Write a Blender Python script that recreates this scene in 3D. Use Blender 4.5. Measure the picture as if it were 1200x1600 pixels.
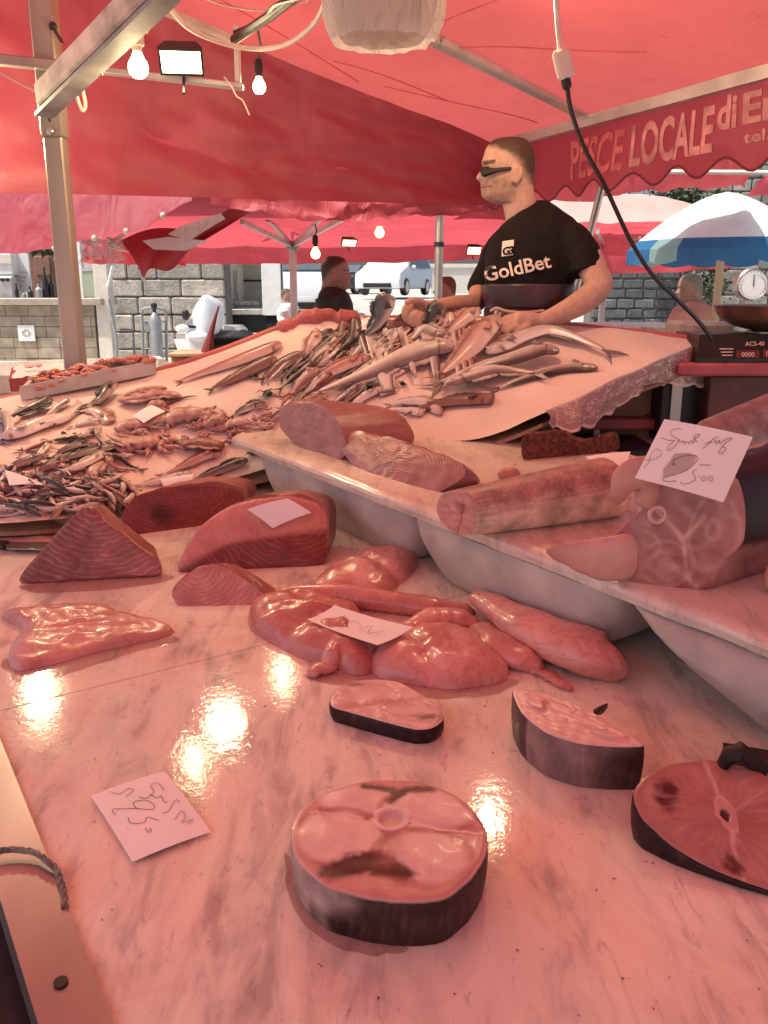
import bpy, bmesh, math, random
from mathutils import Vector, Matrix, noise
from mathutils.bvhtree import BVHTree
from math import sin, cos, pi, radians, sqrt, atan2, exp
for _o in list(bpy.data.objects): bpy.data.objects.remove(_o)
SC = bpy.context.scene
COL = SC.collection
# ---------------------------------------------------------------- camera, sky, sun, exposure
FPX, PITCH, CAMZ = 1340.0, radians(14.6), 1.6
cam_d = bpy.data.cameras.new('camera'); cam = bpy.data.objects.new('camera', cam_d); COL.objects.link(cam)
cam.location = (0, 0, CAMZ); cam.rotation_euler = (pi/2 - PITCH, 0, 0)
cam_d.sensor_fit = 'VERTICAL'; cam_d.sensor_height = 36.0; cam_d.lens = FPX/1600*36
cam_d.clip_start = 0.02; cam_d.clip_end = 3000
SC.camera = cam
SUN_EL, SUN_AZ = radians(62), radians(-118)     # azimuth from +Y towards +X
W = bpy.data.worlds.new('World'); SC.world = W; W.use_nodes = True
_n = W.node_tree.nodes; _sky = _n.new('ShaderNodeTexSky'); _sky.sky_type = 'NISHITA'; _sky.sun_disc = False
_sky.sun_elevation = SUN_EL; _sky.sun_rotation = SUN_AZ; _sky.dust_density = 4.0; _sky.air_density = 0.6; _sky.ozone_density = 0.2
W.node_tree.links.new(_sky.outputs[0], _n['Background'].inputs[0]); _n['Background'].inputs[1].default_value = 0.085
sun_d = bpy.data.lights.new('sun', 'SUN'); sun = bpy.data.objects.new('sun', sun_d); COL.objects.link(sun)
sun_d.energy = 2.6; sun_d.angle = radians(0.53); sun_d.color = (1.0, 0.94, 0.82)
_sd = Vector((sin(SUN_AZ)*cos(SUN_EL), cos(SUN_AZ)*cos(SUN_EL), sin(SUN_EL)))
sun.rotation_euler = _sd.to_track_quat('Z', 'Y').to_euler()
SC.view_settings.view_transform = 'Standard'; SC.view_settings.look = 'None'
SC.view_settings.gamma = 1.0; SC.view_settings.exposure = 1.0; SC.view_settings.use_curve_mapping = False
SC.render.engine = 'CYCLES'
cy = SC.cycles
cy.use_denoising = True; cy.denoiser = 'OPENIMAGEDENOISE'; cy.max_bounces = 10; cy.diffuse_bounces = 5; cy.glossy_bounces = 4
cy.transmission_bounces = 6; cy.transparent_max_bounces = 12; cy.sample_clamp_indirect = 8.0
cy.caustics_reflective = False; cy.caustics_refractive = False
# ---------------------------------------------------------------- measuring helpers
CAM = Vector((0, 0, CAMZ)); FW = Vector((0, cos(PITCH), -sin(PITCH))); UP = Vector((0, sin(PITCH), cos(PITCH)))
def ray(px, py):
    d = FW*FPX + Vector((1, 0, 0))*(px-600) + UP*(800-py)
    return d/d.y
def P(px, py, Y): return CAM + ray(px, py)*Y
TS, TZ = 0.06, 0.855                              # the marble counter falls gently towards the customer
SZ = TZ + 0.174                                   # raised slab
def plane_hit(px, py, z0):
    d = ray(px, py); Y = (z0-CAMZ)/(d.z-TS); return CAM + d*Y
def T(px, py, h=0.0): return plane_hit(px, py, TZ+h)
def S(px, py, h=0.0): return plane_hit(px, py, SZ+h)
TN = Vector((0, -TS, 1)).normalized()
def mpp(p): return (Vector(p)-CAM).dot(FW)/FPX    # metres per photo pixel at a point
def rnd(seed): return random.Random(seed)
def lerp(a, b, t): return a+(b-a)*t
def smooth(a, b, x):
    t = min(1, max(0, (x-a)/(b-a))); return t*t*(3-2*t)
def mix(c, d, t): return tuple(c[i]+(d[i]-c[i])*t for i in range(3))
def spline(pts, n):
    pts = [Vector(p) for p in pts]; m = len(pts)-1; out = []
    for k in range(n):
        t = k/(n-1)*m; i = min(int(t), m-1); f = t-i
        p0, p1, p2, p3 = pts[max(i-1, 0)], pts[i], pts[i+1], pts[min(i+2, m)]
        out.append(0.5*((2*p1)+(p2-p0)*f+(2*p0-5*p1+4*p2-p3)*f*f+(3*p1-p0-3*p2+p3)*f**3))
    return out
def interp(tab, t):
    for (a, va), (b, vb) in zip(tab, tab[1:]):
        if t <= b: return lerp(va, vb, smooth(a, b, t))
    return tab[-1][1]
# ---------------------------------------------------------------- mesh building
class MB:
    def __init__(s): s.v = []; s.f = []; s.c = []; s.m = []; s.w = []; s.cur = (1, 1, 1); s.mi = 0
    def add(s, p, col=None, w=None):
        s.v.append(tuple(p)); s.c.append(col or s.cur); s.w.append(tuple(w) if w is not None else tuple(p)); return len(s.v)-1
    def face(s, *i): s.f.append(i); s.m.append(s.mi)
    def box(s, c, size, rot=None, taper=1.0, bev=0.0):
        c = Vector(c); x, y, z = (k/2 for k in size); R = rot if rot is not None else Matrix.Identity(3)
        if bev <= 0:
            ids = [s.add(c + R @ Vector((sx*x*(taper if sz > 0 else 1), sy*y*(taper if sz > 0 else 1), sz*z))) for sz in (-1, 1) for sy in (-1, 1) for sx in (-1, 1)]
            for q in ((0,2,3,1),(4,5,7,6),(0,1,5,4),(2,6,7,3),(0,4,6,2),(1,3,7,5)): s.face(*(ids[k] for k in q))
            return
        b = min(bev, x*.9, y*.9, z*.9); rings = []
        for sz, ins in ((-z, b), (-z+b, 0), (z-b, 0), (z, b)):
            tp = lerp(1, taper, (sz+z)/(2*z)); xx, yy = x*tp, y*tp; r = []
            for sx, sy in ((-1,-1),(1,-1),(1,1),(-1,1)):
                for ax in ((1,0) if sx*sy < 0 else (0,1)):
                    px = sx*(xx-ins-(b if ax == 1 else 0)); py = sy*(yy-ins-(0 if ax == 1 else b))
                    r.append(s.add(c + R @ Vector((px, py, sz))))
            rings.append(r)
        for a, bb in zip(rings, rings[1:]):
            for k in range(8): s.face(a[k], a[(k+1) % 8], bb[(k+1) % 8], bb[k])
        s.face(*reversed(rings[0])); s.face(*rings[-1])
    def bar(s, a, b, w, h=None, up=(0,0,1), bev=0.0):
        a, b = Vector(a), Vector(b); h = h or w; y = (b-a).normalized(); u = Vector(up)
        if abs(y.dot(u)) > .98: u = Vector((1,0,0))
        x = y.cross(u).normalized(); z = x.cross(y); R = Matrix((x, y, z)).transposed()
        s.box((a+b)/2, (w, (b-a).length, h), R, bev=bev)
    def tube(s, pts, r, n=8, caps=True, cols=None, flat=1.0, up=None):
        pts = [Vector(p) for p in pts]; m = len(pts); rr = r if isinstance(r, (list, tuple)) else [r]*m
        prev = None; rings = []
        for i, p in enumerate(pts):
            t = (pts[min(i+1, m-1)]-pts[max(i-1, 0)])
            t = t.normalized() if t.length > 1e-9 else Vector((0,0,1))
            if prev is None:
                a = Vector(up) if up is not None else (Vector((0,0,1)) if abs(t.z) < .9 else Vector((1,0,0)))
                prev = (a - t*a.dot(t)).normalized()
            else:
                q = prev - t*prev.dot(t); prev = q.normalized() if q.length > 1e-9 else prev
            b = t.cross(prev)
            rings.append([s.add(p + (prev*cos(2*pi*k/n)*flat + b*sin(2*pi*k/n))*rr[i], cols[i] if cols else None) for k in range(n)])
        for a, b in zip(rings, rings[1:]):
            for k in range(n): s.face(a[k], a[(k+1) % n], b[(k+1) % n], b[k])
        if caps: s.face(*reversed(rings[0])); s.face(*rings[-1])
        return rings
    def rings(s, rings, close=True, cap0=True, cap1=True):
        n = len(rings[0])
        for a, b in zip(rings, rings[1:]):
            for k in range(n if close else n-1): s.face(a[k], a[(k+1) % n], b[(k+1) % n], b[k])
        if cap0: s.face(*reversed(rings[0]))
        if cap1: s.face(*rings[-1])
    def lathe(s, prof, c, axis=(0,0,1), n=20, cap0=True, cap1=True):
        q = Vector((0,0,1)).rotation_difference(Vector(axis)); c = Vector(c)
        R = [[s.add(c + q @ Vector((r*cos(2*pi*k/n), r*sin(2*pi*k/n), z))) for k in range(n)] for r, z in prof]
        s.rings(R, True, cap0, cap1)
    def ball(s, c, r, n=12, sc=(1,1,1), rot=None):
        c = Vector(c); R = rot if rot is not None else Matrix.Identity(3); m = n//2
        top = s.add(c + R @ Vector((0,0,r*sc[2]))); rr = []
        for i in range(1, m):
            a = pi*i/m; rr.append([s.add(c + R @ Vector((r*sc[0]*sin(a)*cos(2*pi*k/n), r*sc[1]*sin(a)*sin(2*pi*k/n), r*sc[2]*cos(a)))) for k in range(n)])
        bot = s.add(c + R @ Vector((0,0,-r*sc[2])))
        for k in range(n): s.face(top, rr[0][k], rr[0][(k+1) % n]); s.face(bot, rr[-1][(k+1) % n], rr[-1][k])
        s.rings(list(reversed(rr)), True, False, False) if False else [s.face(a[k], b[k], b[(k+1) % n], a[(k+1) % n]) for a, b in zip(rr, rr[1:]) for k in range(n)]
    def prism(s, outline, d):
        """closed outline (list of points), extruded by vector d"""
        d = Vector(d); a = [s.add(p) for p in outline]; b = [s.add(Vector(p)+d) for p in outline]; n = len(a)
        s.face(*reversed(a)); s.face(*b)
        for k in range(n): s.face(a[k], a[(k+1) % n], b[(k+1) % n], b[k])
    def sheet(s, G, thick=0.0, col=None):
        """grid of points G[row][col]; thickness downwards along the local normal"""
        R, C = len(G), len(G[0])
        cc = col or (lambda i, j: s.cur)
        a = [[s.add(G[i][j], cc(i, j), (j/(C-1), i/(R-1), 0)) for j in range(C)] for i in range(R)]
        for i in range(R-1):
            for j in range(C-1): s.face(a[i][j], a[i][j+1], a[i+1][j+1], a[i+1][j])
        if thick:
            b = []
            for i in range(R):
                row = []
                for j in range(C):
                    du = Vector(G[i][min(j+1, C-1)])-Vector(G[i][max(j-1, 0)]); dv = Vector(G[min(i+1, R-1)][j])-Vector(G[max(i-1, 0)][j])
                    nn = du.cross(dv); nn = nn.normalized() if nn.length > 1e-12 else Vector((0,0,1))
                    row.append(s.add(Vector(G[i][j])-nn*thick, cc(i, j), (j/(C-1), i/(R-1), 1)))
                b.append(row)
            for i in range(R-1):
                for j in range(C-1): s.face(b[i][j], b[i+1][j], b[i+1][j+1], b[i][j+1])
            for j in range(C-1):
                s.face(a[0][j], b[0][j], b[0][j+1], a[0][j+1]); s.face(a[-1][j], a[-1][j+1], b[-1][j+1], b[-1][j])
            for i in range(R-1):
                s.face(a[i][0], a[i+1][0], b[i+1][0], b[i][0]); s.face(a[i][-1], b[i][-1], b[i+1][-1], a[i+1][-1])
    def mesh(s, name, mats, smooth=True, auto=None, fix=True):
        me = bpy.data.meshes.new(name); me.from_pydata(s.v, [], s.f); n = len(s.v)
        for m in (mats if isinstance(mats, (list, tuple)) else [mats]): me.materials.append(m)
        if any(s.m): me.polygons.foreach_set('material_index', s.m)
        at = me.attributes.new('col', 'FLOAT_COLOR', 'POINT'); at.data.foreach_set('color', [k for c in s.c for k in (c[0], c[1], c[2], 1.0)])
        aw = me.attributes.new('loc', 'FLOAT_VECTOR', 'POINT'); aw.data.foreach_set('vector', [k for c in s.w for k in c])
        me.update()
        if fix:
            bm = bmesh.new(); bm.from_mesh(me); bmesh.ops.recalc_face_normals(bm, faces=bm.faces); bm.to_mesh(me); bm.free()
        me.polygons.foreach_set('use_smooth', [smooth]*len(me.polygons))
        if smooth and auto: me.set_sharp_from_angle(angle=radians(auto))
        return me
def link(name, data, parent=None, loc=None):
    o = bpy.data.objects.new(name, data); COL.objects.link(o)
    if loc is not None: o.location = loc
    if parent is not None: o.parent = parent
    return o
def obj(name, mb, mat, parent=None, smooth=True, auto=35, fix=True):
    return link(name, mb.mesh(name, mat, smooth, auto, fix), parent)
def tag(o, label, cat, group=None):
    o['label'] = label; o['category'] = cat
    if group: o['group'] = group
    return o
def thing(name, label, cat, group=None):
    return tag(link(name, None), label, cat, group)
def struct(o): o['kind'] = 'structure'; return o
def stuff(o): o['kind'] = 'stuff'; return o
def subsurf(o, n=1):
    m = o.modifiers.new('subsurf', 'SUBSURF'); m.levels = n; m.render_levels = n; return o
def remeshed(mb, name, mat, voxel, parent=None, sm=3, colf=None):
    """one continuous skin out of overlapping closed volumes"""
    o = link(name, mb.mesh(name, mat)); m = o.modifiers.new('r', 'REMESH'); m.mode = 'VOXEL'; m.voxel_size = voxel
    k = o.modifiers.new('s', 'SMOOTH'); k.iterations = sm; k.factor = .5
    dg = bpy.context.evaluated_depsgraph_get(); me = bpy.data.meshes.new_from_object(o.evaluated_get(dg))
    old = o.data; o.modifiers.clear(); o.data = me; bpy.data.meshes.remove(old); me.name = name
    if not me.materials: me.materials.append(mat)
    me.polygons.foreach_set('use_smooth', [True]*len(me.polygons))
    for a in ('col', 'loc'):
        if a in me.attributes: me.attributes.remove(me.attributes[a])
    at = me.attributes.new('col', 'FLOAT_COLOR', 'POINT')
    if colf: at.data.foreach_set('color', [k for v in me.vertices for k in (*colf(v.co), 1.0)])
    if parent is not None: o.parent = parent
    return o
def text_mesh(body, size, bold=0.0, depth=0.0008, shear=0.0, spacing=1.0):
    c = bpy.data.curves.new('text', 'FONT'); c.body = body; c.size = size; c.offset = bold; c.extrude = depth; c.shear = shear; c.space_character = spacing
    c.resolution_u = 3
    o = bpy.data.objects.new('text', c); COL.objects.link(o); bpy.context.view_layer.update()
    me = bpy.data.meshes.new_from_object(o.evaluated_get(bpy.context.evaluated_depsgraph_get()))
    bpy.data.objects.remove(o); return me
def lettering(name, body, size, mat, parent, place, bold=0.0, depth=0.0008, **k):
    """place(x, y, z) puts a point of the flat text onto its surface"""
    me = text_mesh(body, size, bold, depth, **k)
    for v in me.vertices: v.co = place(*v.co)
    me.materials.clear(); me.materials.append(mat); me.name = name
    return link(name, me, parent)
# ---------------------------------------------------------------- materials
def newmat(name):
    m = bpy.data.materials.new(name); m.use_nodes = True; nt = m.node_tree; return m, nt, nt.nodes, nt.links, nt.nodes['Principled BSDF']
def N(nt, t, **k):
    n = nt.nodes.new(t)
    for a, v in k.items():
        if a.startswith('i_'): n.inputs[a[2:].replace('_', ' ')].default_value = v
        else: setattr(n, a, v)
    return n
def noise_bump(nt, bs, scale, strength, dist=0.002, coord='Object', detail=4, stretch=None, rough=.5):
    tc = N(nt, 'ShaderNodeTexCoord'); mp = N(nt, 'ShaderNodeMapping')
    if stretch: mp.inputs['Scale'].default_value = stretch
    nt.links.new(tc.outputs[coord], mp.inputs[0])
    nz = N(nt, 'ShaderNodeTexNoise', i_Scale=scale, i_Detail=detail, i_Roughness=rough); nt.links.new(mp.outputs[0], nz.inputs['Vector'])
    b = N(nt, 'ShaderNodeBump', i_Strength=strength, i_Distance=dist); nt.links.new(nz.outputs[0], b.inputs['Height'])
    nt.links.new(b.outputs[0], bs.inputs['Normal']); return nz, b, mp
def ramp(nt, src, stops):
    r = N(nt, 'ShaderNodeValToRGB'); e = r.color_ramp.elements
    while len(e) < len(stops): e.new(.5)
    for k, (p, c) in zip(e, stops): k.position = p; k.color = (*c, 1) if len(c) == 3 else c
    nt.links.new(src, r.inputs[0]); return r
def mixc(nt, fac, a, b, mode='MIX'):
    m = N(nt, 'ShaderNodeMix', data_type='RGBA', blend_type=mode)
    for k, v in ((0, fac), (6, a), (7, b)):
        if hasattr(v, 'links') or hasattr(v, 'is_linked'): nt.links.new(v, m.inputs[k])
        else: m.inputs[k].default_value = (*v, 1) if isinstance(v, tuple) and len(v) == 3 else v
    return m.outputs[2]
def plain(name, col, rough=.6, metal=0.0, var=.15, vscale=12, bump=.15, bscale=60, bdist=.002, sss=0, spec=.5, coat=0, stretch=None):
    """a solid colour, mottled a little, with fine relief"""
    m, nt, n, l, b = newmat(name)
    nz, bp, mp = noise_bump(nt, b, bscale, bump, bdist, stretch=stretch)
    n2 = N(nt, 'ShaderNodeTexNoise', i_Scale=vscale, i_Detail=5); l.new(mp.outputs[0], n2.inputs['Vector'])
    lo = tuple(max(0, c*(1-var*1.6)) for c in col); hi = tuple(min(1, c*(1+var)) for c in col)
    r = ramp(nt, n2.outputs[0], [(.3, lo), (.7, hi)]); l.new(r.outputs[0], b.inputs['Base Color'])
    rr = N(nt, 'ShaderNodeMapRange', i_To_Min=max(.03, rough-.12), i_To_Max=min(1, rough+.12)); l.new(n2.outputs[0], rr.inputs[0]); l.new(rr.outputs[0], b.inputs['Roughness'])
    b.inputs['Metallic'].default_value = metal; b.inputs['Specular IOR Level'].default_value = spec; b.inputs['Coat Weight'].default_value = coat
    if sss: b.inputs['Subsurface Weight'].default_value = sss; b.inputs['Subsurface Scale'].default_value = .01
    return m
def painted(name, rough=.4, var=.2, vscale=40, bump=.2, bscale=120, bdist=.0015, coat=0.0, sss=0.0, lines=None, spec=.5, stretch=None):
    """colour comes from the object's own mesh colours, broken up by noise"""
    m, nt, n, l, b = newmat(name)
    nz, bp, mp = noise_bump(nt, b, bscale, bump, bdist, stretch=stretch)
    at = N(nt, 'ShaderNodeAttribute', attribute_name='col')
    n2 = N(nt, 'ShaderNodeTexNoise', i_Scale=vscale, i_Detail=6, i_Roughness=.6); l.new(mp.outputs[0], n2.inputs['Vector'])
    r = ramp(nt, n2.outputs[0], [(.3, (1-var*1.5,)*3), (.7, (1+var*.5,)*3)])
    c = mixc(nt, 1.0, at.outputs['Color'], r.outputs[0], 'MULTIPLY')
    l.new(c, b.inputs['Base Color'])
    rr = N(nt, 'ShaderNodeMapRange', i_To_Min=max(.05, rough-.15), i_To_Max=min(1, rough+.15)); l.new(n2.outputs[0], rr.inputs[0]); l.new(rr.outputs[0], b.inputs['Roughness'])
    b.inputs['Coat Weight'].default_value = coat; b.inputs['Coat Roughness'].default_value = .12; b.inputs['Specular IOR Level'].default_value = spec
    if sss: b.inputs['Subsurface Weight'].default_value = sss; b.inputs['Subsurface Scale'].default_value = .008
    return m
def veined(name, rough=.2, coat=.3, sss=.12, amount=.38, bscale=34, bdist=.004):
    """soft organ: own mesh colours, thin branching red veins, fine membrane relief"""
    m, nt, n, l, b = newmat(name); tc = N(nt, 'ShaderNodeTexCoord'); at = N(nt, 'ShaderNodeAttribute', attribute_name='col')
    w = N(nt, 'ShaderNodeTexNoise', i_Scale=16, i_Detail=6, i_Roughness=.62, i_Distortion=1.0); l.new(tc.outputs['Object'], w.inputs['Vector'])
    r = ramp(nt, w.outputs[0], [(.455, (0,0,0)), (.495, (amount,)*3), (.505, (amount,)*3), (.545, (0,0,0))])
    p = N(nt, 'ShaderNodeTexNoise', i_Scale=9, i_Detail=5); l.new(tc.outputs['Object'], p.inputs['Vector']); pr = ramp(nt, p.outputs[0], [(.3, (.70,.56,.54)), (.7, (.98,.88,.86))])
    base = mixc(nt, 1.0, at.outputs['Color'], pr.outputs[0], 'MULTIPLY'); dk = mixc(nt, 1.0, base, (.62,.36,.33), 'MULTIPLY')
    l.new(mixc(nt, r.outputs[0], base, dk), b.inputs['Base Color'])
    f = N(nt, 'ShaderNodeTexNoise', i_Scale=bscale, i_Detail=6, i_Roughness=.6); l.new(tc.outputs['Object'], f.inputs['Vector'])
    bp = N(nt, 'ShaderNodeBump', i_Strength=.35, i_Distance=bdist); l.new(mixc(nt, .4, f.outputs[0], w.outputs[0]), bp.inputs['Height']); l.new(bp.outputs[0], b.inputs['Normal'])
    rr = N(nt, 'ShaderNodeMapRange', i_To_Min=rough*.6, i_To_Max=rough*2.4); l.new(p.outputs[0], rr.inputs[0]); l.new(rr.outputs[0], b.inputs['Roughness'])
    b.inputs['Coat Weight'].default_value = coat; b.inputs['Coat Roughness'].default_value = .15; b.inputs['Subsurface Weight'].default_value = sss; b.inputs['Subsurface Scale'].default_value = .008
    return m
def tuna_mat(name, flesh, line, freq=130, centre=(0,0,0), dist=3.0, amount=.55, scale=(1,1,1)):
    """cut tuna: curved pale sinew lines through red flesh, in the coordinates of the cut face"""
    m, nt, n, l, b = newmat(name)
    at = N(nt, 'ShaderNodeAttribute', attribute_name='loc'); mp = N(nt, 'ShaderNodeMapping')
    mp.inputs['Location'].default_value = tuple(-c*s for c, s in zip(centre, scale)); mp.inputs['Scale'].default_value = scale
    l.new(at.outputs['Vector'], mp.inputs[0])
    wv = N(nt, 'ShaderNodeTexWave', wave_type='RINGS', rings_direction='SPHERICAL', wave_profile='SIN', i_Scale=freq/20, i_Distortion=dist, i_Detail=2, i_Detail_Scale=1.2)
    l.new(mp.outputs[0], wv.inputs['Vector'])
    r = ramp(nt, wv.outputs['Fac'], [(.80, (0,0,0)), (.97, (1,1,1))])
    nz = N(nt, 'ShaderNodeTexNoise', i_Scale=14, i_Detail=6, i_Roughness=.6); l.new(mp.outputs[0], nz.inputs['Vector'])
    nr = ramp(nt, nz.outputs[0], [(.3, (.66,)*3), (.72, (1.08,)*3)])
    msk = ramp(nt, nz.outputs[0], [(.35, (0,0,0)), (.6, (amount,)*3)])
    col = N(nt, 'ShaderNodeAttribute', attribute_name='col')
    base = mixc(nt, 1.0, mixc(nt, 1.0, nr.outputs[0], flesh, 'MULTIPLY'), col.outputs['Color'], 'MULTIPLY')
    fac = mixc(nt, 1.0, r.outputs[0], msk.outputs[0], 'MULTIPLY')
    l.new(mixc(nt, fac, base, line), b.inputs['Base Color'])
    bp = N(nt, 'ShaderNodeBump', i_Strength=.35, i_Distance=.0025); l.new(mixc(nt, .5, nz.outputs[0], wv.outputs['Fac']), bp.inputs['Height']); l.new(bp.outputs[0], b.inputs['Normal'])
    rr = N(nt, 'ShaderNodeMapRange', i_To_Min=.18, i_To_Max=.5); l.new(nz.outputs[0], rr.inputs[0]); l.new(rr.outputs[0], b.inputs['Roughness'])
    b.inputs['Subsurface Weight'].default_value = .12; b.inputs['Subsurface Scale'].default_value = .006
    return m
def fabric(name, col, trans=.6, var=.12, folds=6, fs=.25, through=None, alpha=1.0):
    """thin awning cloth that lets sunlight through"""
    m, nt, n, l, b = newmat(name); out = n['Material Output']; n.remove(b)
    tc = N(nt, 'ShaderNodeTexCoord'); mp = N(nt, 'ShaderNodeMapping'); mp.inputs['Scale'].default_value = (1, 1, .35); l.new(tc.outputs['Object'], mp.inputs[0])
    nz = N(nt, 'ShaderNodeTexNoise', i_Scale=2.2, i_Detail=8, i_Roughness=.62); l.new(mp.outputs[0], nz.inputs['Vector'])
    lo = tuple(c*(1-var*1.5) for c in col); hi = tuple(min(1, c*(1+var)) for c in col)
    r = ramp(nt, nz.outputs[0], [(.3, lo), (.68, hi)])
    st = N(nt, 'ShaderNodeTexNoise', i_Scale=9, i_Detail=9, i_Roughness=.75, i_Distortion=.6); l.new(mp.outputs[0], st.inputs['Vector'])
    sr = ramp(nt, st.outputs[0], [(.60, (1,1,1)), (.74, (.72,.68,.66))]); c = mixc(nt, 1.0, r.outputs[0], sr.outputs[0], 'MULTIPLY')
    n3 = N(nt, 'ShaderNodeTexNoise', i_Scale=folds, i_Detail=3, i_Distortion=.8); l.new(mp.outputs[0], n3.inputs['Vector'])
    n4 = N(nt, 'ShaderNodeTexNoise', i_Scale=700, i_Detail=1); l.new(mp.outputs[0], n4.inputs['Vector'])
    hh = mixc(nt, .03, n3.outputs[0], n4.outputs[0])
    bp = N(nt, 'ShaderNodeBump', i_Strength=fs, i_Distance=.06); l.new(hh, bp.inputs['Height'])
    d = N(nt, 'ShaderNodeBsdfDiffuse'); t = N(nt, 'ShaderNodeBsdfTranslucent'); g = N(nt, 'ShaderNodeBsdfGlossy', i_Roughness=.45)
    l.new(c, d.inputs[0]); l.new(mixc(nt, 1.0, c, (through or (1,1,1)), 'MULTIPLY'), t.inputs[0])
    for q in (d, t, g): l.new(bp.outputs[0], q.inputs['Normal'])
    mx = N(nt, 'ShaderNodeMixShader'); mx.inputs[0].default_value = trans; l.new(d.outputs[0], mx.inputs[1]); l.new(t.outputs[0], mx.inputs[2])
    m2 = N(nt, 'ShaderNodeMixShader'); m2.inputs[0].default_value = .03; l.new(mx.outputs[0], m2.inputs[1]); l.new(g.outputs[0], m2.inputs[2])
    last = m2
    if alpha < 1:
        tr = N(nt, 'ShaderNodeBsdfTransparent'); last = N(nt, 'ShaderNodeMixShader'); last.inputs[0].default_value = alpha
        l.new(tr.outputs[0], last.inputs[1]); l.new(m2.outputs[0], last.inputs[2])
    l.new(last.outputs[0], out.inputs[0]); return m
def glow(name, col, strength):
    m, nt, n, l, b = newmat(name); b.inputs['Base Color'].default_value = (*col, 1); b.inputs['Emission Color'].default_value = (*col, 1); b.inputs['Emission Strength'].default_value = strength
    return m
def glass_mat(name, col=(.9,.95,.95), alpha=.25, rough=.05):
    m, nt, n, l, b = newmat(name); b.inputs['Base Color'].default_value = (*col, 1); b.inputs['Roughness'].default_value = rough
    b.inputs['Alpha'].default_value = alpha; b.inputs['Specular IOR Level'].default_value = .8; return m
def marble_mat(name, base, vein, wet=True, rough=.11, vs=1.0, rot=.5):
    m, nt, n, l, b = newmat(name)
    tc = N(nt, 'ShaderNodeTexCoord'); mp = N(nt, 'ShaderNodeMapping'); mp.inputs['Rotation'].default_value = (0, 0, rot); mp.inputs['Scale'].default_value = (3.4*vs, 1.0*vs, 1)
    l.new(tc.outputs['Object'], mp.inputs[0])
    a = N(nt, 'ShaderNodeTexNoise', i_Scale=5, i_Detail=9, i_Roughness=.62, i_Distortion=.5); l.new(mp.outputs[0], a.inputs['Vector'])
    r = ramp(nt, a.outputs[0], [(.34, vein), (.47, mix(base, vein, .22)), (.56, base), (.8, tuple(min(1, c*1.06) for c in base))])
    a2 = N(nt, 'ShaderNodeTexNoise', i_Scale=17, i_Detail=8, i_Roughness=.7, i_Distortion=1.1); l.new(mp.outputs[0], a2.inputs['Vector'])
    r2 = ramp(nt, a2.outputs[0], [(.34, (.68,.68,.67)), (.43, (1,1,1))])
    a3 = N(nt, 'ShaderNodeTexNoise', i_Scale=1.6, i_Detail=4); l.new(tc.outputs['Object'], a3.inputs['Vector'])
    r3 = ramp(nt, a3.outputs[0], [(.3, (.86,.85,.84)), (.7, (1.04,1.03,1.02))])
    c = mixc(nt, 1.0, mixc(nt, .75, r.outputs[0], r2.outputs[0], 'MULTIPLY'), r3.outputs[0], 'MULTIPLY')
    a4 = N(nt, 'ShaderNodeTexNoise', i_Scale=2.6, i_Detail=7, i_Roughness=.55, i_Distortion=1.2); l.new(tc.outputs['Object'], a4.inputs['Vector'])
    r4 = ramp(nt, a4.outputs[0], [(.50, (1,1,1)), (.545, (.98,.90,.88)), (.60, (1,.97,.96)), (.72, (.96,.86,.83))])
    a5 = N(nt, 'ShaderNodeTexNoise', i_Scale=95, i_Detail=2); l.new(tc.outputs['Object'], a5.inputs['Vector'])
    r5 = ramp(nt, a5.outputs[0], [(.235, (.5,.36,.33)), (.26, (1,1,1))])
    c = mixc(nt, 1.0, mixc(nt, 1.0, c, r4.outputs[0], 'MULTIPLY'), r5.outputs[0], 'MULTIPLY'); l.new(c, b.inputs['Base Color'])
    # wet film: uneven gloss, fine ripples, scratches
    w = N(nt, 'ShaderNodeTexNoise', i_Scale=4.5, i_Detail=6, i_Roughness=.6); l.new(tc.outputs['Object'], w.inputs['Vector'])
    rr = ramp(nt, w.outputs[0], [(.35, (rough*.35,)*3), (.7, (rough*1.1,)*3)]); l.new(rr.outputs[0], b.inputs['Roughness'])
    f = N(nt, 'ShaderNodeTexNoise', i_Scale=85, i_Detail=4, i_Roughness=.6); l.new(tc.outputs['Object'], f.inputs['Vector'])
    f2 = N(nt, 'ShaderNodeTexNoise', i_Scale=26, i_Detail=3); l.new(tc.outputs['Object'], f2.inputs['Vector'])
    bp = N(nt, 'ShaderNodeBump', i_Strength=.27 if wet else .12, i_Distance=.0016); l.new(mixc(nt, .45, f.outputs[0], f2.outputs[0]), bp.inputs['Height']); l.new(bp.outputs[0], b.inputs['Normal'])
    b.inputs['Specular IOR Level'].default_value = .55
    return m
M = {}
RED = (.80, .045, .075)
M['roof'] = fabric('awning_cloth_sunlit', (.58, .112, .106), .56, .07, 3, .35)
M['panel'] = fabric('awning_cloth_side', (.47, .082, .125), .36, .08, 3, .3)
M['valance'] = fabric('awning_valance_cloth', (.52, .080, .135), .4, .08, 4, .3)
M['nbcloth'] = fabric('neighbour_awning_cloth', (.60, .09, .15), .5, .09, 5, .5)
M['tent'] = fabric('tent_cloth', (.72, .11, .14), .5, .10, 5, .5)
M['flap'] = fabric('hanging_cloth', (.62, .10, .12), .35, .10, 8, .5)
M['film'] = fabric('clear_plastic_film', (.8, .72, .7), .6, .1, 18, .7, alpha=.35)
M['bag'] = fabric('thin_white_plastic', (.90, .86, .80), .7, .06, 22, .9, alpha=.9)
M['marble'] = marble_mat('wet_white_marble', (.86, .82, .70), (.50, .465, .42))
M['slab'] = marble_mat('worn_marble_slab', (.76, .69, .60), (.52, .46, .41), True, .35, 1.4, 1.2)
M['foam'] = plain('white_polystyrene', (.56, .51, .455), .75, var=.14, bump=.5, bscale=220, bdist=.002)
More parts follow.
